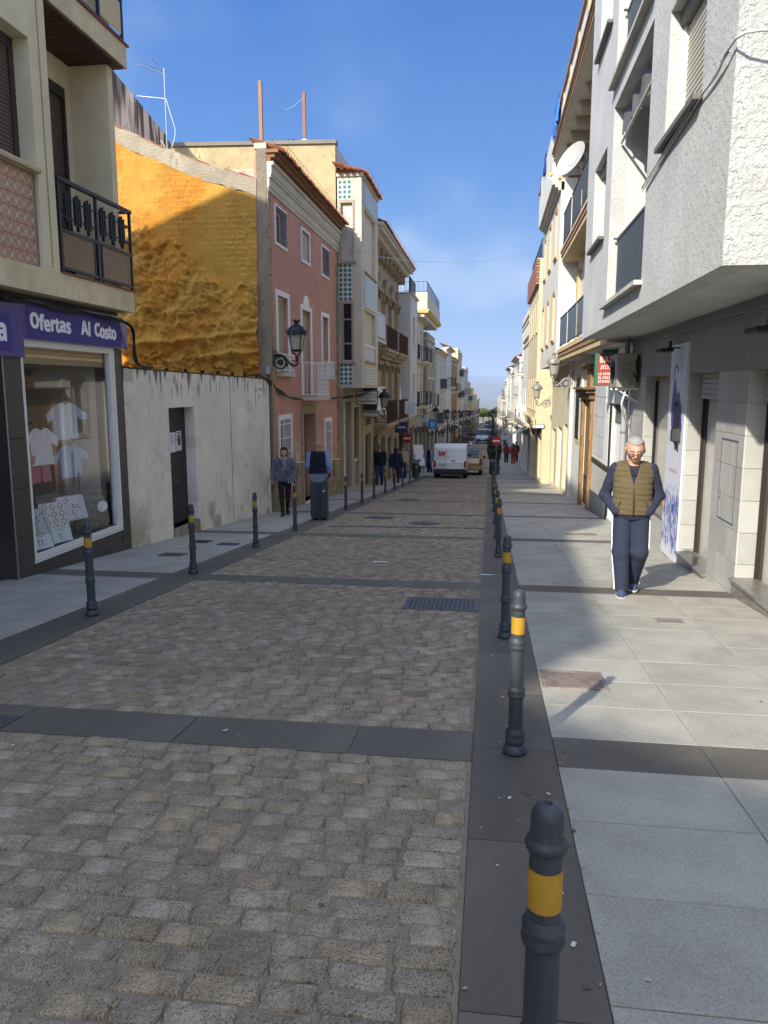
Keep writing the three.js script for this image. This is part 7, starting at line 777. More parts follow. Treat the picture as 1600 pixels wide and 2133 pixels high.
function person(o) {
  const S = o.h / 1.75, t = thing('person', o.l, 'person', o.p, o.turn || 0, o.g); t.scale.setScalar(S); const c = o.cell || 0.022, w = o.wide || 1, skin = mat(o.skin || '#b98a72', { rough: 0.6 });
  const hs = o.hs || 1.04, hp = [0, 1.54, -0.01], tilt = o.nod || 0, ht = (q) => { const y = (q[1] - hp[1]) * hs, z = (q[2] - hp[2]) * hs; return [q[0] * hs, hp[1] + y * Math.cos(tilt) - z * Math.sin(tilt), hp[2] + y * Math.sin(tilt) + z * Math.cos(tilt) + (o.fwd || 0)]; };
  const leg = o.leg || [[-0.1, 0.49, 0.05], [-0.1, 0.09, -0.02], [0.1, 0.49, 0.0], [0.1, 0.09, -0.12]], arm = o.arm || [[-0.25, 1.14, -0.03], [-0.25, 0.9, 0.08], [0.25, 1.14, -0.03], [0.25, 0.9, 0.04]];
  const sh = [[-0.185 * w, 1.42, -0.01], [0.185 * w, 1.42, -0.01]], hip = [[-0.09, 0.92, 0], [0.09, 0.92, 0]];
  const torso = (e) => [[[0, 1.38, 0], [0, 1.2, 0.0], 0.155 * w + e, 0.15 * w + e, 1.45], [[-0.09, 1.36, 0], [0.09, 1.36, 0], 0.11 * w + e, 0.11 * w + e, 1.35], [[0, 1.2, 0.01], [0, 1.0, 0.01], 0.15 * w + (o.belly || 0) + e, 0.155 * w + (o.belly || 0) * 0.7 + e, 1.3]];
  const arms = (e) => [0, 1].flatMap((i) => [[sh[i], arm[i * 2], 0.056 + e, 0.044 + e], [arm[i * 2], arm[i * 2 + 1], 0.044 + e, 0.03 + e]]);
  const legs = (e, fl = 0) => [0, 1].flatMap((i) => [[hip[i], leg[i * 2], 0.085 + e, 0.058 + e + fl], [leg[i * 2], leg[i * 2 + 1], 0.056 + e + fl, 0.038 + e + fl * 1.3]]);
  const pelvis = (e) => [[[-0.07, 0.96, 0], [0.07, 0.96, 0], 0.115 + e + (o.belly || 0) * 0.3, 0.115 + e + (o.belly || 0) * 0.3, 1.15]];
  // body: trunk, limbs, neck
  const bp = [...torso(-0.03), ...pelvis(-0.03), ...arms(-0.012), ...legs(-0.015), [[0, 1.42, -0.02], ht([0, 1.56, -0.005]), 0.062, 0.056]]; for (const i of [0, 1]) { const a = leg[i * 2 + 1]; bp.push([[a[0], 0.05, a[2] - 0.03], [a[0] * 1.15, 0.03, a[2] + 0.12], 0.035, 0.025]); }
  const gs = [netMesh(field(bp, 0.04), ...bounds(bp), c)];
  const hc = ht([0, 1.645, 0.0]), hd = [[ht([0, 1.665, -0.012]), ht([0, 1.64, 0.012]), 0.083, 0.079], [ht([0, 1.6, 0.03]), ht([0, 1.565, 0.048]), 0.064, 0.038], [ht([0, 1.648, 0.088]), ht([0, 1.615, 0.108]), 0.011, 0.016], [ht([-0.03, 1.665, 0.078]), ht([0.03, 1.665, 0.078]), 0.012, 0.012], [ht([-0.083, 1.645, -0.012]), ht([-0.085, 1.615, -0.006]), 0.017, 0.012], [ht([0.083, 1.645, -0.012]), ht([0.085, 1.615, -0.006]), 0.017, 0.012], [ht([-0.02, 1.583, 0.083]), ht([0.02, 1.583, 0.083]), 0.009, 0.009], [ht([0, 1.58, -0.02]), ht([0, 1.5, -0.02]), 0.056, 0.06]];
  for (const q of hd) { q[2] *= hs; q[3] *= hs; }
  const hf = field(hd, 0.022), eyes = [ht([-0.031, 1.646, 0.092]), ht([0.031, 1.646, 0.092])]; const b2 = bounds(hd, 0.03); gs.push(netMesh((x, y, z) => { let d = hf(x, y, z); for (const e of eyes) d = Math.max(d, -(Math.hypot(x - e[0], y - e[1], z - e[2]) - 0.016)); return d; }, b2[0], b2[1], Math.min(c * 0.5, 0.0085)));
  if (o.hands !== false) for (const i of [0, 1]) { if (o.hands && !o.hands[i]) continue; const wr = arm[i * 2 + 1], el = arm[i * 2], d = V(wr[0] - el[0], wr[1] - el[1], wr[2] - el[2]).normalize(), sd = V(0, 0, 1).addScaledVector(d, -d.z).normalize(), nn = d.clone().cross(sd), at = (a, b, e) => [wr[0] + d.x * a + sd.x * b + nn.x * e, wr[1] + d.y * a + sd.y * b + nn.y * e, wr[2] + d.z * a + sd.z * b + nn.z * e], q = [[at(0, -0.018, 0), at(0.075, -0.024, 0), 0.022, 0.016], [at(0, 0.018, 0), at(0.075, 0.024, 0), 0.022, 0.017]]; const cu = (i ? -1 : 1) * 0.02; [[-0.03, 0.055], [-0.01, 0.07], [0.011, 0.075], [0.031, 0.068]].forEach(([b, l]) => { q.push([at(0.075, b, 0), at(0.075 + l * 0.6, b, cu * 0.6), 0.009, 0.0085], [at(0.075 + l * 0.6, b, cu * 0.6), at(0.075 + l, b, cu * 2), 0.0085, 0.007]); }); q.push([at(0.02, 0.034, 0), at(0.055, 0.055, cu), 0.012, 0.01], [at(0.055, 0.055, cu), at(0.085, 0.056, cu * 1.6), 0.0095, 0.008]); gs.push(netMesh(field(q, 0.006), ...bounds(q, 0.012), 0.0065)); }
  const body = obj('body', gs, skin, t); void body;
  for (const e of eyes) { const g = new THREE.SphereGeometry(0.0125, 8, 6); g.translate(e[0], e[1], e[2] - 0.008); obj('eye', g, mat('#d8d2c8', { rough: 0.3 }), t); const p = new THREE.SphereGeometry(0.006, 6, 5); p.translate(e[0], e[1], e[2] + 0.0025); obj('pupil', p, mat('#231a14', { rough: 0.2 }), t); }
  obj('mouth', tube([ht([-0.022, 1.582, 0.089]), ht([0, 1.584, 0.0935]), ht([0.022, 1.582, 0.089])], 0.0028, 8, 5), mat('#8a4f48'), t);
  // clothes
  const wr = (x, y, z) => 0.022 * (Math.abs(fbm(x * 5 + z * 3 + 7, y * 9 + x * 4, 3, 0, 5) - 0.5)) - 0.003 + 0.006 * (fbm(x * 16 + z * 9, y * 22, 2, 0, 8) - 0.5);
  const cloth = (name, ps, cut, m, k = 0.035, cc = c, dis) => { const f = field(ps, k), [lo, hi] = bounds(ps); return obj(name, netMesh((x, y, z) => Math.max(f(x, y, z) + (dis || wr)(x, y, z) * (o.crease ?? 1), cut(x, y, z)), lo, hi, cc), m, t); };
  const M_ = (q) => mat(q, { rough: 0.9, bump: T.bumpFine, bs: 0.002 });
  const hem = leg.reduce((a, q, i) => i % 2 ? Math.min(a, q[1]) : a, 9) - 0.035;
  const tr = cloth('trousers', [...pelvis(0.012), ...legs(o.slim ? 0.006 : 0.022, o.slim ? 0 : 0.014)], (x, y) => Math.max(y - 1.03, hem - y), M_(o.trousers), 0.03, c * 0.7); void tr;
  if (o.top) { const lo_ = o.topLen ?? 0.9; cloth(o.topName || 'jacket', [...torso(o.puff ?? 0.012), [[-0.06, 0.98, 0.005], [0.06, 0.98, 0.005], 0.135 + (o.belly || 0) * 0.8 + (o.puff ?? 0), 0.135 + (o.belly || 0) * 0.8 + (o.puff ?? 0), 1.2], ...arms((o.puff ?? 0.012) + 0.008), [[0, 1.42, -0.02], [0, 1.49, -0.02], 0.085, 0.075]], (x, y, z) => Math.max(lo_ - y - (Math.abs(x) > 0.19 ? 9 : 0), y - 1.5 + (z > 0 ? z * 0.5 : 0)), M_(o.top), 0.035, c * 0.6, o.quilt ? (x, y, z) => 0.008 * Math.pow(Math.abs(Math.cos(y * 48)), 6) + wr(x, y, z) * 0.4 : undefined); }
  if (o.vest) { const ex = 0.032; cloth('vest', [...torso(ex), [[-0.06, 0.98, 0.01], [0.06, 0.98, 0.01], 0.148 + (o.belly || 0), 0.148 + (o.belly || 0), 1.2], [[-0.14 * w, 1.42, -0.01], [0.14 * w, 1.42, -0.01], 0.075, 0.075], [[0, 1.42, -0.02], [0, 1.49, -0.02], 0.092, 0.088]], (x, y, z) => Math.max((o.vestLen ?? 0.93) - y, y - 1.51 + (z > 0 ? z * 0.3 : 0), o.open && z > 0 ? (0.055 * Math.max(0, (y - 1.26) / 0.2) - Math.abs(x)) * 0.8 : -1, Math.abs(x) - 0.205 * w), M_(o.vest), 0.03, c * 0.55, (x, y, z) => 0.007 * Math.pow(Math.abs(Math.cos(y * 52 + 0.5 * Math.sin(x * 9))), 10) + wr(x, y, z) * 0.6); if (o.open) { const zf = 0.145 + (o.belly || 0); obj('zip', tube([[0, 0.94, zf + 0.025], [0, 1.05, zf + 0.03], [0, 1.18, zf + 0.005], [0, 1.27, zf - 0.012]], 0.007, 20, 5), mat('#3f3826'), t); } }
  for (const i of [0, 1]) { const a = leg[i * 2 + 1], q = [[[a[0], 0.055, a[2] - 0.045], [a[0] * 1.12, 0.045, a[2] + 0.09], 0.05, 0.045], [[a[0] * 1.12, 0.04, a[2] + 0.09], [a[0] * 1.2, 0.035, a[2] + 0.15], 0.045, 0.032], [[a[0], 0.05, a[2] - 0.03], [a[0], 0.09, a[2] - 0.02], 0.048, 0.045]], f = field(q, 0.03), s = obj('shoe', netMesh((x, y, z) => Math.max(f(x, y, z), 0.002 - y), ...bounds(q), c * 0.55), M_(o.shoe || '#22211f'), t); if (o.sole) { const f2 = field(q.map((k) => [k[0], k[1], k[2] + 0.008, k[3] + 0.008]), 0.03); obj('sole', netMesh((x, y, z) => Math.max(f2(x, y, z), y - 0.03, 0.001 - y), ...bounds(q), c * 0.5), mat(o.sole), s); } if (a[1] > 0.12) s.rotation.x = 0; }
  // hair
  if (o.hair) { const hq = [[ht([0, 1.678, -0.016]), ht([0, 1.66, -0.028]), 0.0885, 0.086], ...(o.long ? [[ht([0, 1.66, -0.03]), ht([0, 1.66 - o.long, -0.055]), 0.096, 0.085 + o.long * 0.08]] : [[ht([0, 1.64, -0.035]), ht([0, 1.585, -0.045]), 0.082, 0.06]])], f = (hq.forEach((q) => { q[2] *= hs; q[3] *= hs; }), field(hq, 0.03)), fy = o.fringe ?? 1.70; const cut = (x, y, z) => { const q = ht([0, fy + 0.016 * (fbm(x * 70 + 9, 3, 2, 0, 4) - 0.5) + (o.long ? 0 : 5 * x * x), 0.05]), fr = ht([0, 1.6, o.long ? 0.035 : 0.0]); return Math.min(Math.max(q[1] - y, -1), 1) > 0 && z > fr[2] - (o.long ? 0 : 0.0) ? Math.min(q[1] - y, z - fr[2]) : -1; }; obj('hair', netMesh((x, y, z) => Math.max(f(x, y, z) + 0.003 * Math.sin(x * 160) * Math.sin(z * 120 + y * 60), cut(x, y, z)), ...bounds(hq, 0.02), Math.min(c * 0.5, 0.009)), mat(o.hair, { rough: 0.75, bump: T.bumpFine, bs: 0.004 }), t); }
  t.userData.eyes = undefined; delete t.userData.eyes; return { t, ht, leg, arm, eyes };
}
const P = (x, z) => [x, gy(z), z];
{
  // the old man walking up the right pavement
  const om = person({ l: 'grey haired old man in olive quilted vest and navy tracksuit, hands in pockets, walking', p: P(1.6, -8.83), turn: -0.1, h: 1.76, cell: 0.014, wide: 1.03, belly: 0.03, nod: 0.38, fwd: 0.04, skin: '#c08f78', trousers: '#242c40', top: '#26293f', topName: 'track_jacket', puff: 0.008, topLen: 0.86, vest: '#5c5136', open: true, vestLen: 0.925, shoe: '#3d4a66', sole: '#d6d3cc', hair: '#93908b', hs: 1.13, fringe: 1.708, hands: false,
    leg: [[-0.1, 0.5, 0.1], [-0.075, 0.1, 0.14], [0.1, 0.5, 0.06], [0.06, 0.11, -0.2]], arm: [[-0.29, 1.12, -0.10], [-0.18, 0.96, 0.11], [0.29, 1.12, -0.10], [0.18, 0.96, 0.11]] });
  { const t = om.t, hd = om.ht, r = mat('#2a1d18', { rough: 0.3 }), gl = []; for (const s of [-1, 1]) { const q = []; for (let i = 0; i <= 14; i++) { const a = i / 14 * Math.PI * 2; q.push(hd([s * 0.034 + Math.cos(a) * 0.026, 1.632 + Math.sin(a) * 0.017, 0.112])); } gl.push(tube(q, 0.0032, 28, 5), tube([hd([s * 0.06, 1.638, 0.11]), hd([s * 0.085, 1.645, 0.06]), hd([s * 0.088, 1.645, -0.01])], 0.003, 10, 4)); } gl.push(tube([hd([-0.009, 1.635, 0.114]), hd([0.009, 1.635, 0.114])], 0.003, 3, 4)); obj('glasses', gl, r, t); obj('eyebrow', tube([hd([-0.052, 1.668, 0.086]), hd([-0.03, 1.674, 0.095]), hd([-0.012, 1.668, 0.096])], 0.005, 8, 5), mat('#8b8782'), t); obj('eyebrow', tube([hd([0.052, 1.668, 0.086]), hd([0.03, 1.674, 0.095]), hd([0.012, 1.668, 0.096])], 0.005, 8, 5), mat('#8b8782'), t);
    for (const s of [-1, 1]) { const i = s < 0 ? 0 : 2, L = om.leg; obj('trouser_piping', tube([[s * 0.2, 0.97, 0.02], [s * 0.2, 0.8, 0.03], [L[i][0] + s * 0.095, 0.5, L[i][2] + 0.01], [L[i + 1][0] + s * 0.085, 0.16, L[i + 1][2] + 0.02], [L[i + 1][0] + s * 0.08, 0.08, L[i + 1][2] + 0.02]], 0.008, 24, 5), MAT.white, t); }
    obj('collar', [tube([[-0.085, 1.49, -0.03], [-0.075, 1.485, 0.045], [-0.03, 1.42, 0.11], [-0.012, 1.36, 0.13]], 0.014, 16, 6), tube([[0.085, 1.49, -0.03], [0.075, 1.485, 0.045], [0.03, 1.42, 0.11], [0.012, 1.36, 0.13]], 0.014, 16, 6)], mat('#1f2234'), t); for (const s of [-1, 1]) obj('pocket_seam', tube([[s * 0.13, 1.08, 0.155], [s * 0.16, 1.0, 0.14], [s * 0.175, 0.95, 0.12]], 0.006, 10, 5), mat('#463e28'), t); }
  // woman with the cross body bag
  const wo = person({ l: 'dark haired woman in grey padded jacket with striped cross body bag by the stained wall', p: P(-4.83, -17.75), turn: 0.25, h: 1.62, trousers: '#15151a', slim: true, top: '#5f6172', puff: 0.022, quilt: true, topLen: 0.9, hair: '#2a1513', long: 0.1, fringe: 1.7, shoe: '#1a1a1c', leg: [[-0.08, 0.5, 0.12], [-0.06, 0.1, 0.2], [0.08, 0.5, 0.02], [0.06, 0.14, -0.24]], arm: [[-0.29, 1.16, -0.04], [-0.3, 0.94, 0.05], [0.29, 1.15, -0.02], [0.2, 1.0, 0.14]] });
  { const t = wo.t; obj('scarf', [lathe([[0.05, 1.42], [0.1, 1.43], [0.105, 1.47], [0.085, 1.51], [0.06, 1.53]], 14).translate(0, 0, 0.0), bx(-0.04, 0.04, 1.18, 1.45, 0.13, 0.15)], mat('#8a8c95', { rough: 1 }), t); }
  { const t = thing('shoulder_bag', 'small striped grey bag on the hip of the dark haired woman', 'bag', [-4.62, gy(-17.75) + 0.9, -17.6], 0.3); obj('pouch', cham(-0.12, 0.12, -0.1, 0.1, -0.04, 0.04, 0.015), mat('#3b3c46', { rough: 0.8 }), t); for (let i = 0; i < 4; i++) { const b = obj('stripe', bx(-0.09 + i * 0.055, -0.07 + i * 0.055, -0.085, 0.085, 0.04, 0.043), mat('#9a9aa4'), t); b.rotation.z = 0.15; } obj('strap', tube([[-0.08, 0.08, 0.02], [-0.16, 0.25, 0.06], [-0.3, 0.5, 0.02], [-0.33, 0.56, -0.08]], 0.01, 20, 5), MAT.black, t); }
  person({ l: 'bald man in navy vest and blue shirt standing behind the litter bin', p: P(-4.42, -19.6), turn: Math.PI + 0.1, h: 1.8, wide: 1.12, belly: 0.02, trousers: '#3d4a5c', top: '#7d97c9', topName: 'shirt', vest: '#15182a', vestLen: 0.9, skin: '#b5846c', arm: [[-0.28, 1.14, 0.0], [-0.24, 0.92, 0.1], [0.28, 1.14, 0.0], [0.22, 0.95, 0.14]], leg: [[-0.1, 0.49, 0.03], [-0.1, 0.09, -0.02], [0.1, 0.49, 0.03], [0.1, 0.09, 0.0]] });
  const sg = person({ l: 'man in black jacket, jeans and sunglasses walking past the pet shop', p: P(-4.9, -34.2), turn: 0.1, h: 1.8, wide: 1.12, trousers: '#2c3a5c', top: '#16171c', puff: 0.03, topLen: 0.84, hair: '#4a2f22', cell: 0.028, leg: [[-0.1, 0.49, 0.05], [-0.1, 0.1, 0.1], [0.1, 0.49, 0.0], [0.1, 0.12, -0.18]] });
  obj('sunglasses', [bx(-0.07, 0.07, 1.63, 1.665, 0.1, 0.115), bx(-0.09, -0.07, 1.645, 1.66, 0.0, 0.11), bx(0.07, 0.09, 1.645, 1.66, 0.0, 0.11)], MAT.black, sg.t);
  person({ l: 'woman with long dark hair in navy jacket and white shoes walking away', p: P(-4.06, -33.6), turn: Math.PI, h: 1.68, trousers: '#14151a', slim: true, top: '#1c1f3d', puff: 0.032, topLen: 0.82, hair: '#17110f', long: 0.3, shoe: '#cfcdc8', cell: 0.028, leg: [[-0.09, 0.49, 0.04], [-0.09, 0.09, 0.06], [0.09, 0.49, -0.02], [0.09, 0.12, -0.16]] });
  person({ l: 'bearded man in pale sweatshirt and blue jeans walking past the bank', p: P(-4.75, -42.3), turn: -0.15, h: 1.76, wide: 1.12, belly: 0.04, trousers: '#26346a', top: '#b3a48f', puff: 0.02, hair: '#2c211b', cell: 0.03, leg: [[-0.1, 0.49, 0.05], [-0.1, 0.1, 0.1], [0.1, 0.49, 0.0], [0.1, 0.12, -0.16]] });
  person({ l: 'man in navy vest and lilac shirt talking beside the white van', p: P(-3.95, -51), turn: -0.9, h: 1.76, trousers: '#1c2340', top: '#8d8fc0', vest: '#171a26', hair: '#5b5048', cell: 0.034 });
  person({ l: 'dark clothed man behind the tilted white menu board', p: P(-4.55, -50.4), turn: 0.8, h: 1.74, trousers: '#191a1e', top: '#1f2a26', hair: '#231a16', cell: 0.034 });
  person({ l: 'woman in dark red jacket walking down the right pavement', p: P(1.45, -66), turn: Math.PI, h: 1.66, trousers: '#23263a', top: '#6e2731', hair: '#2c1d18', long: 0.1, cell: 0.036 });
  person({ l: 'woman in brown vest, red sleeves and red trousers on the right pavement', p: P(2.0, -65), turn: Math.PI, h: 1.68, trousers: '#8b2a33', top: '#a0313f', vest: '#5a3a34', hair: '#2a1c18', long: 0.08, cell: 0.036 });
  person({ l: 'man in dark coat beside the woman in red trousers', p: P(2.3, -67.5), turn: Math.PI, h: 1.74, trousers: '#1b1b20', top: '#241d20', hair: '#3a2c26', cell: 0.036 });
  person({ l: 'person in white shirt far down the right pavement', p: P(1.85, -95), turn: Math.PI, h: 1.72, trousers: '#3a3f52', top: '#c9cfe6', hair: '#1e1714', cell: 0.04 });
  const rd = person({ l: 'rider in pale blue jacket and white helmet on a scooter beyond the van', p: [-1.45, gy(-60) + 0.12, -60], turn: Math.PI, h: 1.7, trousers: '#23304a', top: '#8fa3c4', cell: 0.034, leg: [[-0.16, 0.62, 0.38], [-0.16, 0.2, 0.2], [0.16, 0.62, 0.38], [0.16, 0.2, 0.2]], arm: [[-0.26, 1.15, 0.15], [-0.22, 1.05, 0.42], [0.26, 1.15, 0.15], [0.22, 1.05, 0.42]] });
  { const g = new THREE.SphereGeometry(0.14, 14, 10); obj('helmet', g.scale(1, 1.05, 1.1).translate(0, 1.67, 0), mat('#d5d6da', { rough: 0.3 }), rd.t); }
  { const t = thing('scooter', 'dark scooter carrying the rider in the white helmet', 'scooter', [-1.45, gy(-60), -60], Math.PI); obj('body', [cham(-0.14, 0.14, 0.35, 0.8, -0.65, 0.1, 0.05), cham(-0.16, 0.16, 0.25, 0.34, 0.1, 0.5, 0.03), bx(-0.2, 0.2, 0.34, 0.95, 0.5, 0.56)], mat('#23262e', { rough: 0.35 }), t); for (const z of [-0.55, 0.7]) { const g = new THREE.TorusGeometry(0.2, 0.06, 8, 18); g.rotateY(Math.PI / 2); obj('wheel', g.translate(0, 0.26, z), MAT.black, t); } obj('handlebar', bar([-0.32, 1.08, 0.45], [0.32, 1.08, 0.45], 0.02, 6), MAT.black, t); }
}
// ------------------------------------------------------------------ vehicles (front towards local -z, rear face at z = 0)
function wheel(t, x, z, r, w = 0.2) { const g = grp('wheel', t); const a = new THREE.CylinderGeometry(r, r, w, 22); a.rotateZ(Math.PI / 2); obj('tyre', [clean(a.translate(x, r, z))], mat('#1a1a1b', { rough: 0.9 }), g); const b = new THREE.CylinderGeometry(r * 0.62, r * 0.62, w + 0.02, 16); b.rotateZ(Math.PI / 2); obj('rim', clean(b.translate(x, r, z)), MAT.alu, g); }
function car(o) {
  const t = thing(o.n, o.l, o.cat, [o.x, gy(o.z) + (o.lift || 0), o.z], o.turn || 0); t.rotation.order = 'YXZ'; const sl = (gy(o.z) - gy(o.z - 4)) / 4; t.rotation.x = (o.turn ? 1 : -1) * Math.atan(sl); const W = o.w, b = 0.07, paint = mat(o.c, { rough: 0.35, clearcoat: 0.6, clearcoatRoughness: 0.15, metal: o.met || 0 });
  const ext = (pts, w, bev) => { const s = poly(pts), g = new THREE.ExtrudeGeometry(s, { depth: w - 2 * bev, bevelEnabled: true, bevelThickness: bev, bevelSize: bev * 0.7, bevelSegments: 3 }); g.rotateY(Math.PI / 2); g.translate(-w / 2 + bev, 0, 0); return M(g); }; // shape x = -z
  obj('body', ext(o.low, W, b), paint, t); obj('cabin', ext(o.cab, W - 0.16, 0.09), o.cabGlass ? mat('#10161c', { rough: 0.06 }) : paint, t);
  for (const q of o.pillars || []) obj('pillar', ext(q, W - 0.145, 0.09), paint, t); if (o.roof) obj('roof', ext(o.roof, W - 0.2, 0.06), paint, t);
  for (const s of [-1, 1]) for (const z of o.wz) wheel(t, s * (W / 2 - 0.1), z, o.r);
  for (const s of [-1, 1]) { const m = grp('wing_mirror', t); obj('housing', cham(s * (W / 2 + 0.02), s * (W / 2 + 0.18), o.my, o.my + 0.16, o.mz - 0.05, o.mz + 0.05, 0.02), MAT.black, m); }
  return t;
}
{
  const v = car({ n: 'panel_van', l: 'white panel van with red emblem on its rear doors, parked on the left', cat: 'van', x: -2.17, z: -43.1, w: 1.84, c: '#dfe1e2', low: [[0.02, 0.42], [0.0, 0.9], [0.05, 1.0], [0.12, 1.72], [0.22, 1.9], [2.6, 1.93], [3.1, 1.55], [3.9, 1.1], [4.1, 0.95], [4.12, 0.42]], cab: [[2.2, 1.2], [2.2, 1.84], [2.66, 1.86], [3.12, 1.5], [3.5, 1.2]], cabGlass: true, wz: [-0.8, -3.3], r: 0.31, my: 1.2, mz: -2.9 });
  for (const s of [-1, 1]) { obj('rear_door', cham(s * 0.012, s * 0.80, 0.55, 1.72, 0.0, 0.075, 0.03), mat('#dcdedf', { rough: 0.35, clearcoat: 0.6 }), v); obj('tail_light', cham(s * 0.78, s * 0.915, 0.62, 1.0, 0.04, 0.1, 0.02), mat('#8e2320', { rough: 0.2 }), v); }
  for (const r of v.children.filter((q) => q.name === 'rear_door')) r.rotation.x = -0.055;
  obj('bumper', cham(-0.93, 0.93, 0.26, 0.54, -0.1, 0.16, 0.05), mat('#22252b', { rough: 0.7 }), v); obj('tow_bar', bar([-0.6, 0.24, 0.1], [0.6, 0.24, 0.1], 0.03, 6), MAT.black, v);
  sign('number_plate', canvasTex(256, 64, (g, W, H) => { g.fillStyle = '#d9dcdc'; g.fillRect(0, 0, W, H); g.fillStyle = '#22242a'; g.font = 'bold 50px sans-serif'; g.textAlign = 'center'; g.fillText('E 1526 HPY', W / 2, 50, 236); }), 0.5, 0.14, [-0.4, 0.76, 0.105], '+z', v); obj('door_handle', bx(0.08, 0.3, 0.98, 1.02, 0.06, 0.085), MAT.black, v); for (const x of [-0.58, -0.28]) obj('plate_lamp', bx(x - 0.06, x + 0.06, 0.9, 0.93, 0.08, 0.1), MAT.black, v);
  { const s = sign('emblem', canvasTex(256, 160, (g, W, H) => { g.fillStyle = '#dcdedf'; g.fillRect(0, 0, W, H); g.fillStyle = '#b5322f'; g.beginPath(); g.moveTo(10, 15); g.lineTo(80, 15); g.lineTo(75, 95); g.lineTo(110, 15); g.lineTo(160, 15); g.lineTo(155, 95); g.lineTo(190, 15); g.lineTo(245, 15); g.lineTo(170, 145); g.lineTo(115, 145); g.lineTo(118, 80); g.lineTo(85, 145); g.lineTo(35, 145); g.fill(); }), 0.52, 0.32, [-0.42, 1.4, 0.003], '+z', v); s.position.z = 0.0; s.rotation.x = 0; s.geometry.translate(0, 0, 0.055); }
  const suv = car({ n: 'estate_car', l: 'tan brown estate car parked ahead of the white van', cat: 'car', x: -1.32, z: -47.9, w: 1.78, c: '#ab8f5e', met: 0.3, low: [[0.05, 0.4], [0.0, 0.75], [0.06, 1.0], [2.9, 1.02], [4.0, 0.9], [4.15, 0.7], [4.15, 0.4]], cab: [[0.1, 1.0], [0.32, 1.55], [0.6, 1.66], [1.9, 1.66], [2.9, 1.0]], cabGlass: true, pillars: [[[0.1, 1.0], [0.32, 1.55], [0.42, 1.55], [0.3, 1.0]], [[1.3, 1.0], [1.3, 1.64], [1.42, 1.64], [1.42, 1.0]]], roof: [[0.35, 1.58], [0.6, 1.67], [1.9, 1.67], [2.05, 1.58]], wz: [-0.8, -3.35], r: 0.34, my: 1.0, mz: -2.4 });
  for (const s of [-1, 1]) obj('tail_light', cham(s * 0.72, s * 0.9, 0.7, 1.05, -0.06, 0.08, 0.02), mat('#8e2320', { rough: 0.2 }), suv); obj('bumper', cham(-0.9, 0.9, 0.3, 0.55, -0.1, 0.1, 0.04), mat('#94794e', { rough: 0.5 }), suv);
  const F = (n, l, x, z, c, w) => { const k = car({ n, l, cat: n === 'silver_van' ? 'van' : 'car', x, z, w, c, met: 0.2, turn: Math.PI, low: [[0.05, 0.4], [0.0, 0.9], [0.1, 1.1], [2.8, 1.15], [3.9, 1.0], [4.1, 0.8], [4.12, 0.35]], cab: [[0.15, 1.1], [0.3, 1.75], [0.6, 1.82], [2.3, 1.8], [3.1, 1.12]], cabGlass: true, roof: [[0.35, 1.72], [0.6, 1.83], [2.2, 1.82], [2.35, 1.72]], wz: [-0.8, -3.3], r: 0.31, my: 1.1, mz: -2.6 }); obj('grille', cham(-w / 2 + 0.05, w / 2 - 0.05, 0.3, 0.62, -4.2, -4.1, 0.03), mat('#16181c'), k); for (const s of [-1, 1]) obj('headlight', cham(s * 0.55, s * 0.85, 0.72, 0.92, -4.16, -4.0, 0.02), mat('#c9cdd0', { rough: 0.15 }), k); obj('number_plate', bx(-0.26, 0.26, 0.5, 0.6, -4.22, -4.2), MAT.white, k); };
  F('silver_van', 'silver van driving up the street towards the parked white van', -0.95, -110, '#b5bcc2', 1.8); F('blue_car', 'blue car far down the street behind the silver van', -0.5, -208, '#3b56a0', 1.76); F('white_car', 'small white car parked behind the silver van by the right hedges', 0.0, -150, '#d0d2d4', 1.7);
}
// ------------------------------------------------------------------ planters, shrubs, trees
const leafG = (n, rx, ry, rz, sz, sd, hollow = 0.35) => { const p = [], nrm = [], a = V(), b = V(), q = new THREE.Quaternion(), e = new THREE.Euler(); for (let i = 0; i < n; i++) { const u = hash(i, 1, sd) * Math.PI * 2, v = hash(i, 2, sd) * 2 - 1, r = lerp(hollow, 1, Math.cbrt(hash(i, 3, sd))) * (0.78 + 0.34 * fbm(u * 1.6 + sd, v * 2.5 + 4, 2, 0, sd)), s = Math.sqrt(1 - v * v), c = [Math.cos(u) * s * r * rx, v * r * ry, Math.sin(u) * s * r * rz], z = sz * (0.6 + 0.8 * hash(i, 4, sd)); e.set(hash(i, 5, sd) * 6, hash(i, 6, sd) * 6, hash(i, 7, sd) * 6); q.setFromEuler(e); for (const [x, y] of [[-0.5, -0.3], [0.5, -0.2], [0.1, 0.8]]) { a.set(x * z, y * z, 0).applyQuaternion(q); p.push(c[0] + a.x, c[1] + a.y, c[2] + a.z); } b.set(0, 0, 1).applyQuaternion(q); for (let k = 0; k < 3; k++) nrm.push(b.x, b.y, b.z); } const g = new THREE.BufferGeometry(); g.setAttribute('position', new THREE.Float32BufferAttribute(p, 3)); g.setAttribute('normal', new THREE.Float32BufferAttribute(nrm, 3)); return M(g); };
const leafM = (c) => mat(c, { rough: 0.85, transmission: 0.3, thickness: 0 });
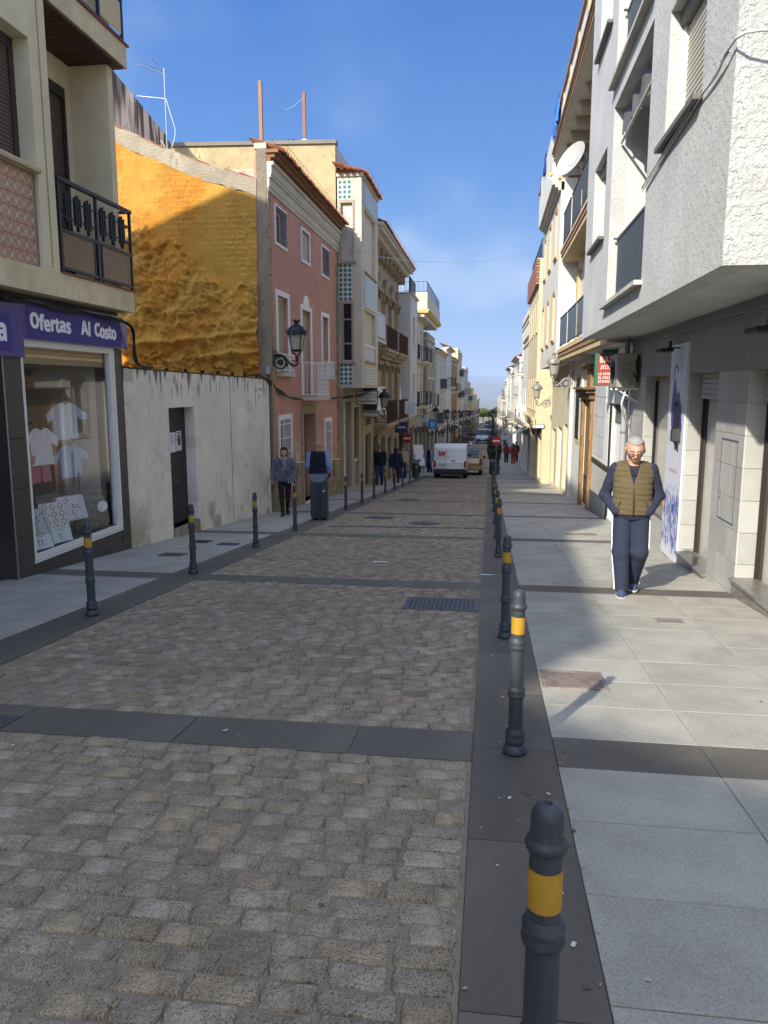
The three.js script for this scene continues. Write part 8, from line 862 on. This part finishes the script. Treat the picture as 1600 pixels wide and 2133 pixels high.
{
  let sd = 3; const potM = mat('#4a4846', { rough: 0.8 });
  const bush = (label, x, z, rx, ry, c, y, n = 1100) => { const t = thing('potted_shrub', label, 'shrub', [x, gy(z), z]); obj('pot', cham(-rx * 0.7, rx * 0.7, 0, 0.5, -0.4, 0.4, 0.02), potM, t); obj('foliage', leafG(n, rx, ry, rx, 0.085, sd++).translate(0, y, 0), leafM(c), t); const st = []; for (let i = 0; i < 5; i++) st.push(bar([0, 0.45, 0], [rx * 0.5 * Math.cos(i * 2), y + ry * 0.3, rx * 0.5 * Math.sin(i * 2)], 0.015, 5, 0.006)); obj('stem', st, MAT.wood, t); };
  bush('russet leaved shrub in a pot behind the white van', -3.25, -56, 0.8, 0.6, '#5a3020', 1.05); bush('green gold rounded shrub in a pot past the lamp post', -3.2, -74, 0.8, 0.65, '#565c22', 1.1); bush('olive rounded shrub in a pot beyond the green gold one', -3.1, -84, 0.75, 0.7, '#3e4520', 1.1); bush('dark red shrub in a pot down the left kerb', -3.0, -98, 1.1, 1.0, '#3c1f1a', 1.5, 900); bush('dark plum shrub in a pot beyond the dark red one', -3.0, -116, 1.2, 1.2, '#33201d', 1.7, 900); bush('dark green shrub in a pot low on the left kerb', -3.0, -138, 1.2, 1.2, '#28351c', 1.7, 900);
  bush('dark green hedge in a box at the right kerb by the no entry sign', 0.35, -50.5, 0.5, 1.1, '#243018', 1.55, 1600); bush('olive green hedge in a box behind the no entry sign', 0.4, -58, 0.55, 1.0, '#35401d', 1.5, 1400); bush('dark hedge in a box down the right kerb', 0.35, -74, 0.6, 1.2, '#2b3318', 1.6, 1000); bush('bronze green hedge in a box low on the right kerb', 0.35, -90, 0.7, 1.3, '#3a3a1c', 1.7, 900);
  const tree = (label, x, z, h, r, c) => { const t = thing('street_tree', label, 'tree', [x, gy(z), z]); obj('trunk', [bar([0, -0.2, 0], [0.1, h * 0.5, 0], 0.16, 8, 0.1), bar([0.1, h * 0.5, 0], [-0.5, h * 0.75, 0.2], 0.09, 6, 0.05), bar([0.1, h * 0.5, 0], [0.7, h * 0.8, -0.2], 0.09, 6, 0.05)], mat('#4a3f33', { rough: 1 }), t); obj('crown', leafG(2600, r, h * 0.32, r, 0.3, sd++).translate(0, h * 0.7, 0), leafM(c), t); };
  tree('yellow green tree closing the street beside the left end houses', -2.6, -300, 5.6, 2.2, '#6d7a22'); tree('light green tree in the middle of the street end', -0.6, -318, 5.0, 2.2, '#66782a'); tree('dark green tree at the street end before the right houses', 1.2, -285, 5.2, 2.0, '#48581f'); tree('olive tree far right of the street end', 3.2, -320, 6.5, 2.6, '#5b6628');
  { const t = thing('menu_board', 'tilted white menu board standing on the pavement by the van', 'board', [-4.35, gy(-49.4), -49.4], 0.5); const b = obj('panel', cham(-0.35, 0.35, 0.5, 1.9, -0.02, 0.02, 0.01), MAT.white, t); b.rotation.x = -0.3; obj('leg', bar([-0.3, 0, -0.3], [-0.3, 1.2, -0.3], 0.02, 5), MAT.black, t); obj('leg', bar([0.3, 0, -0.3], [0.3, 1.2, -0.3], 0.02, 5), MAT.black, t); }
}
renderer.render(scene, camera);
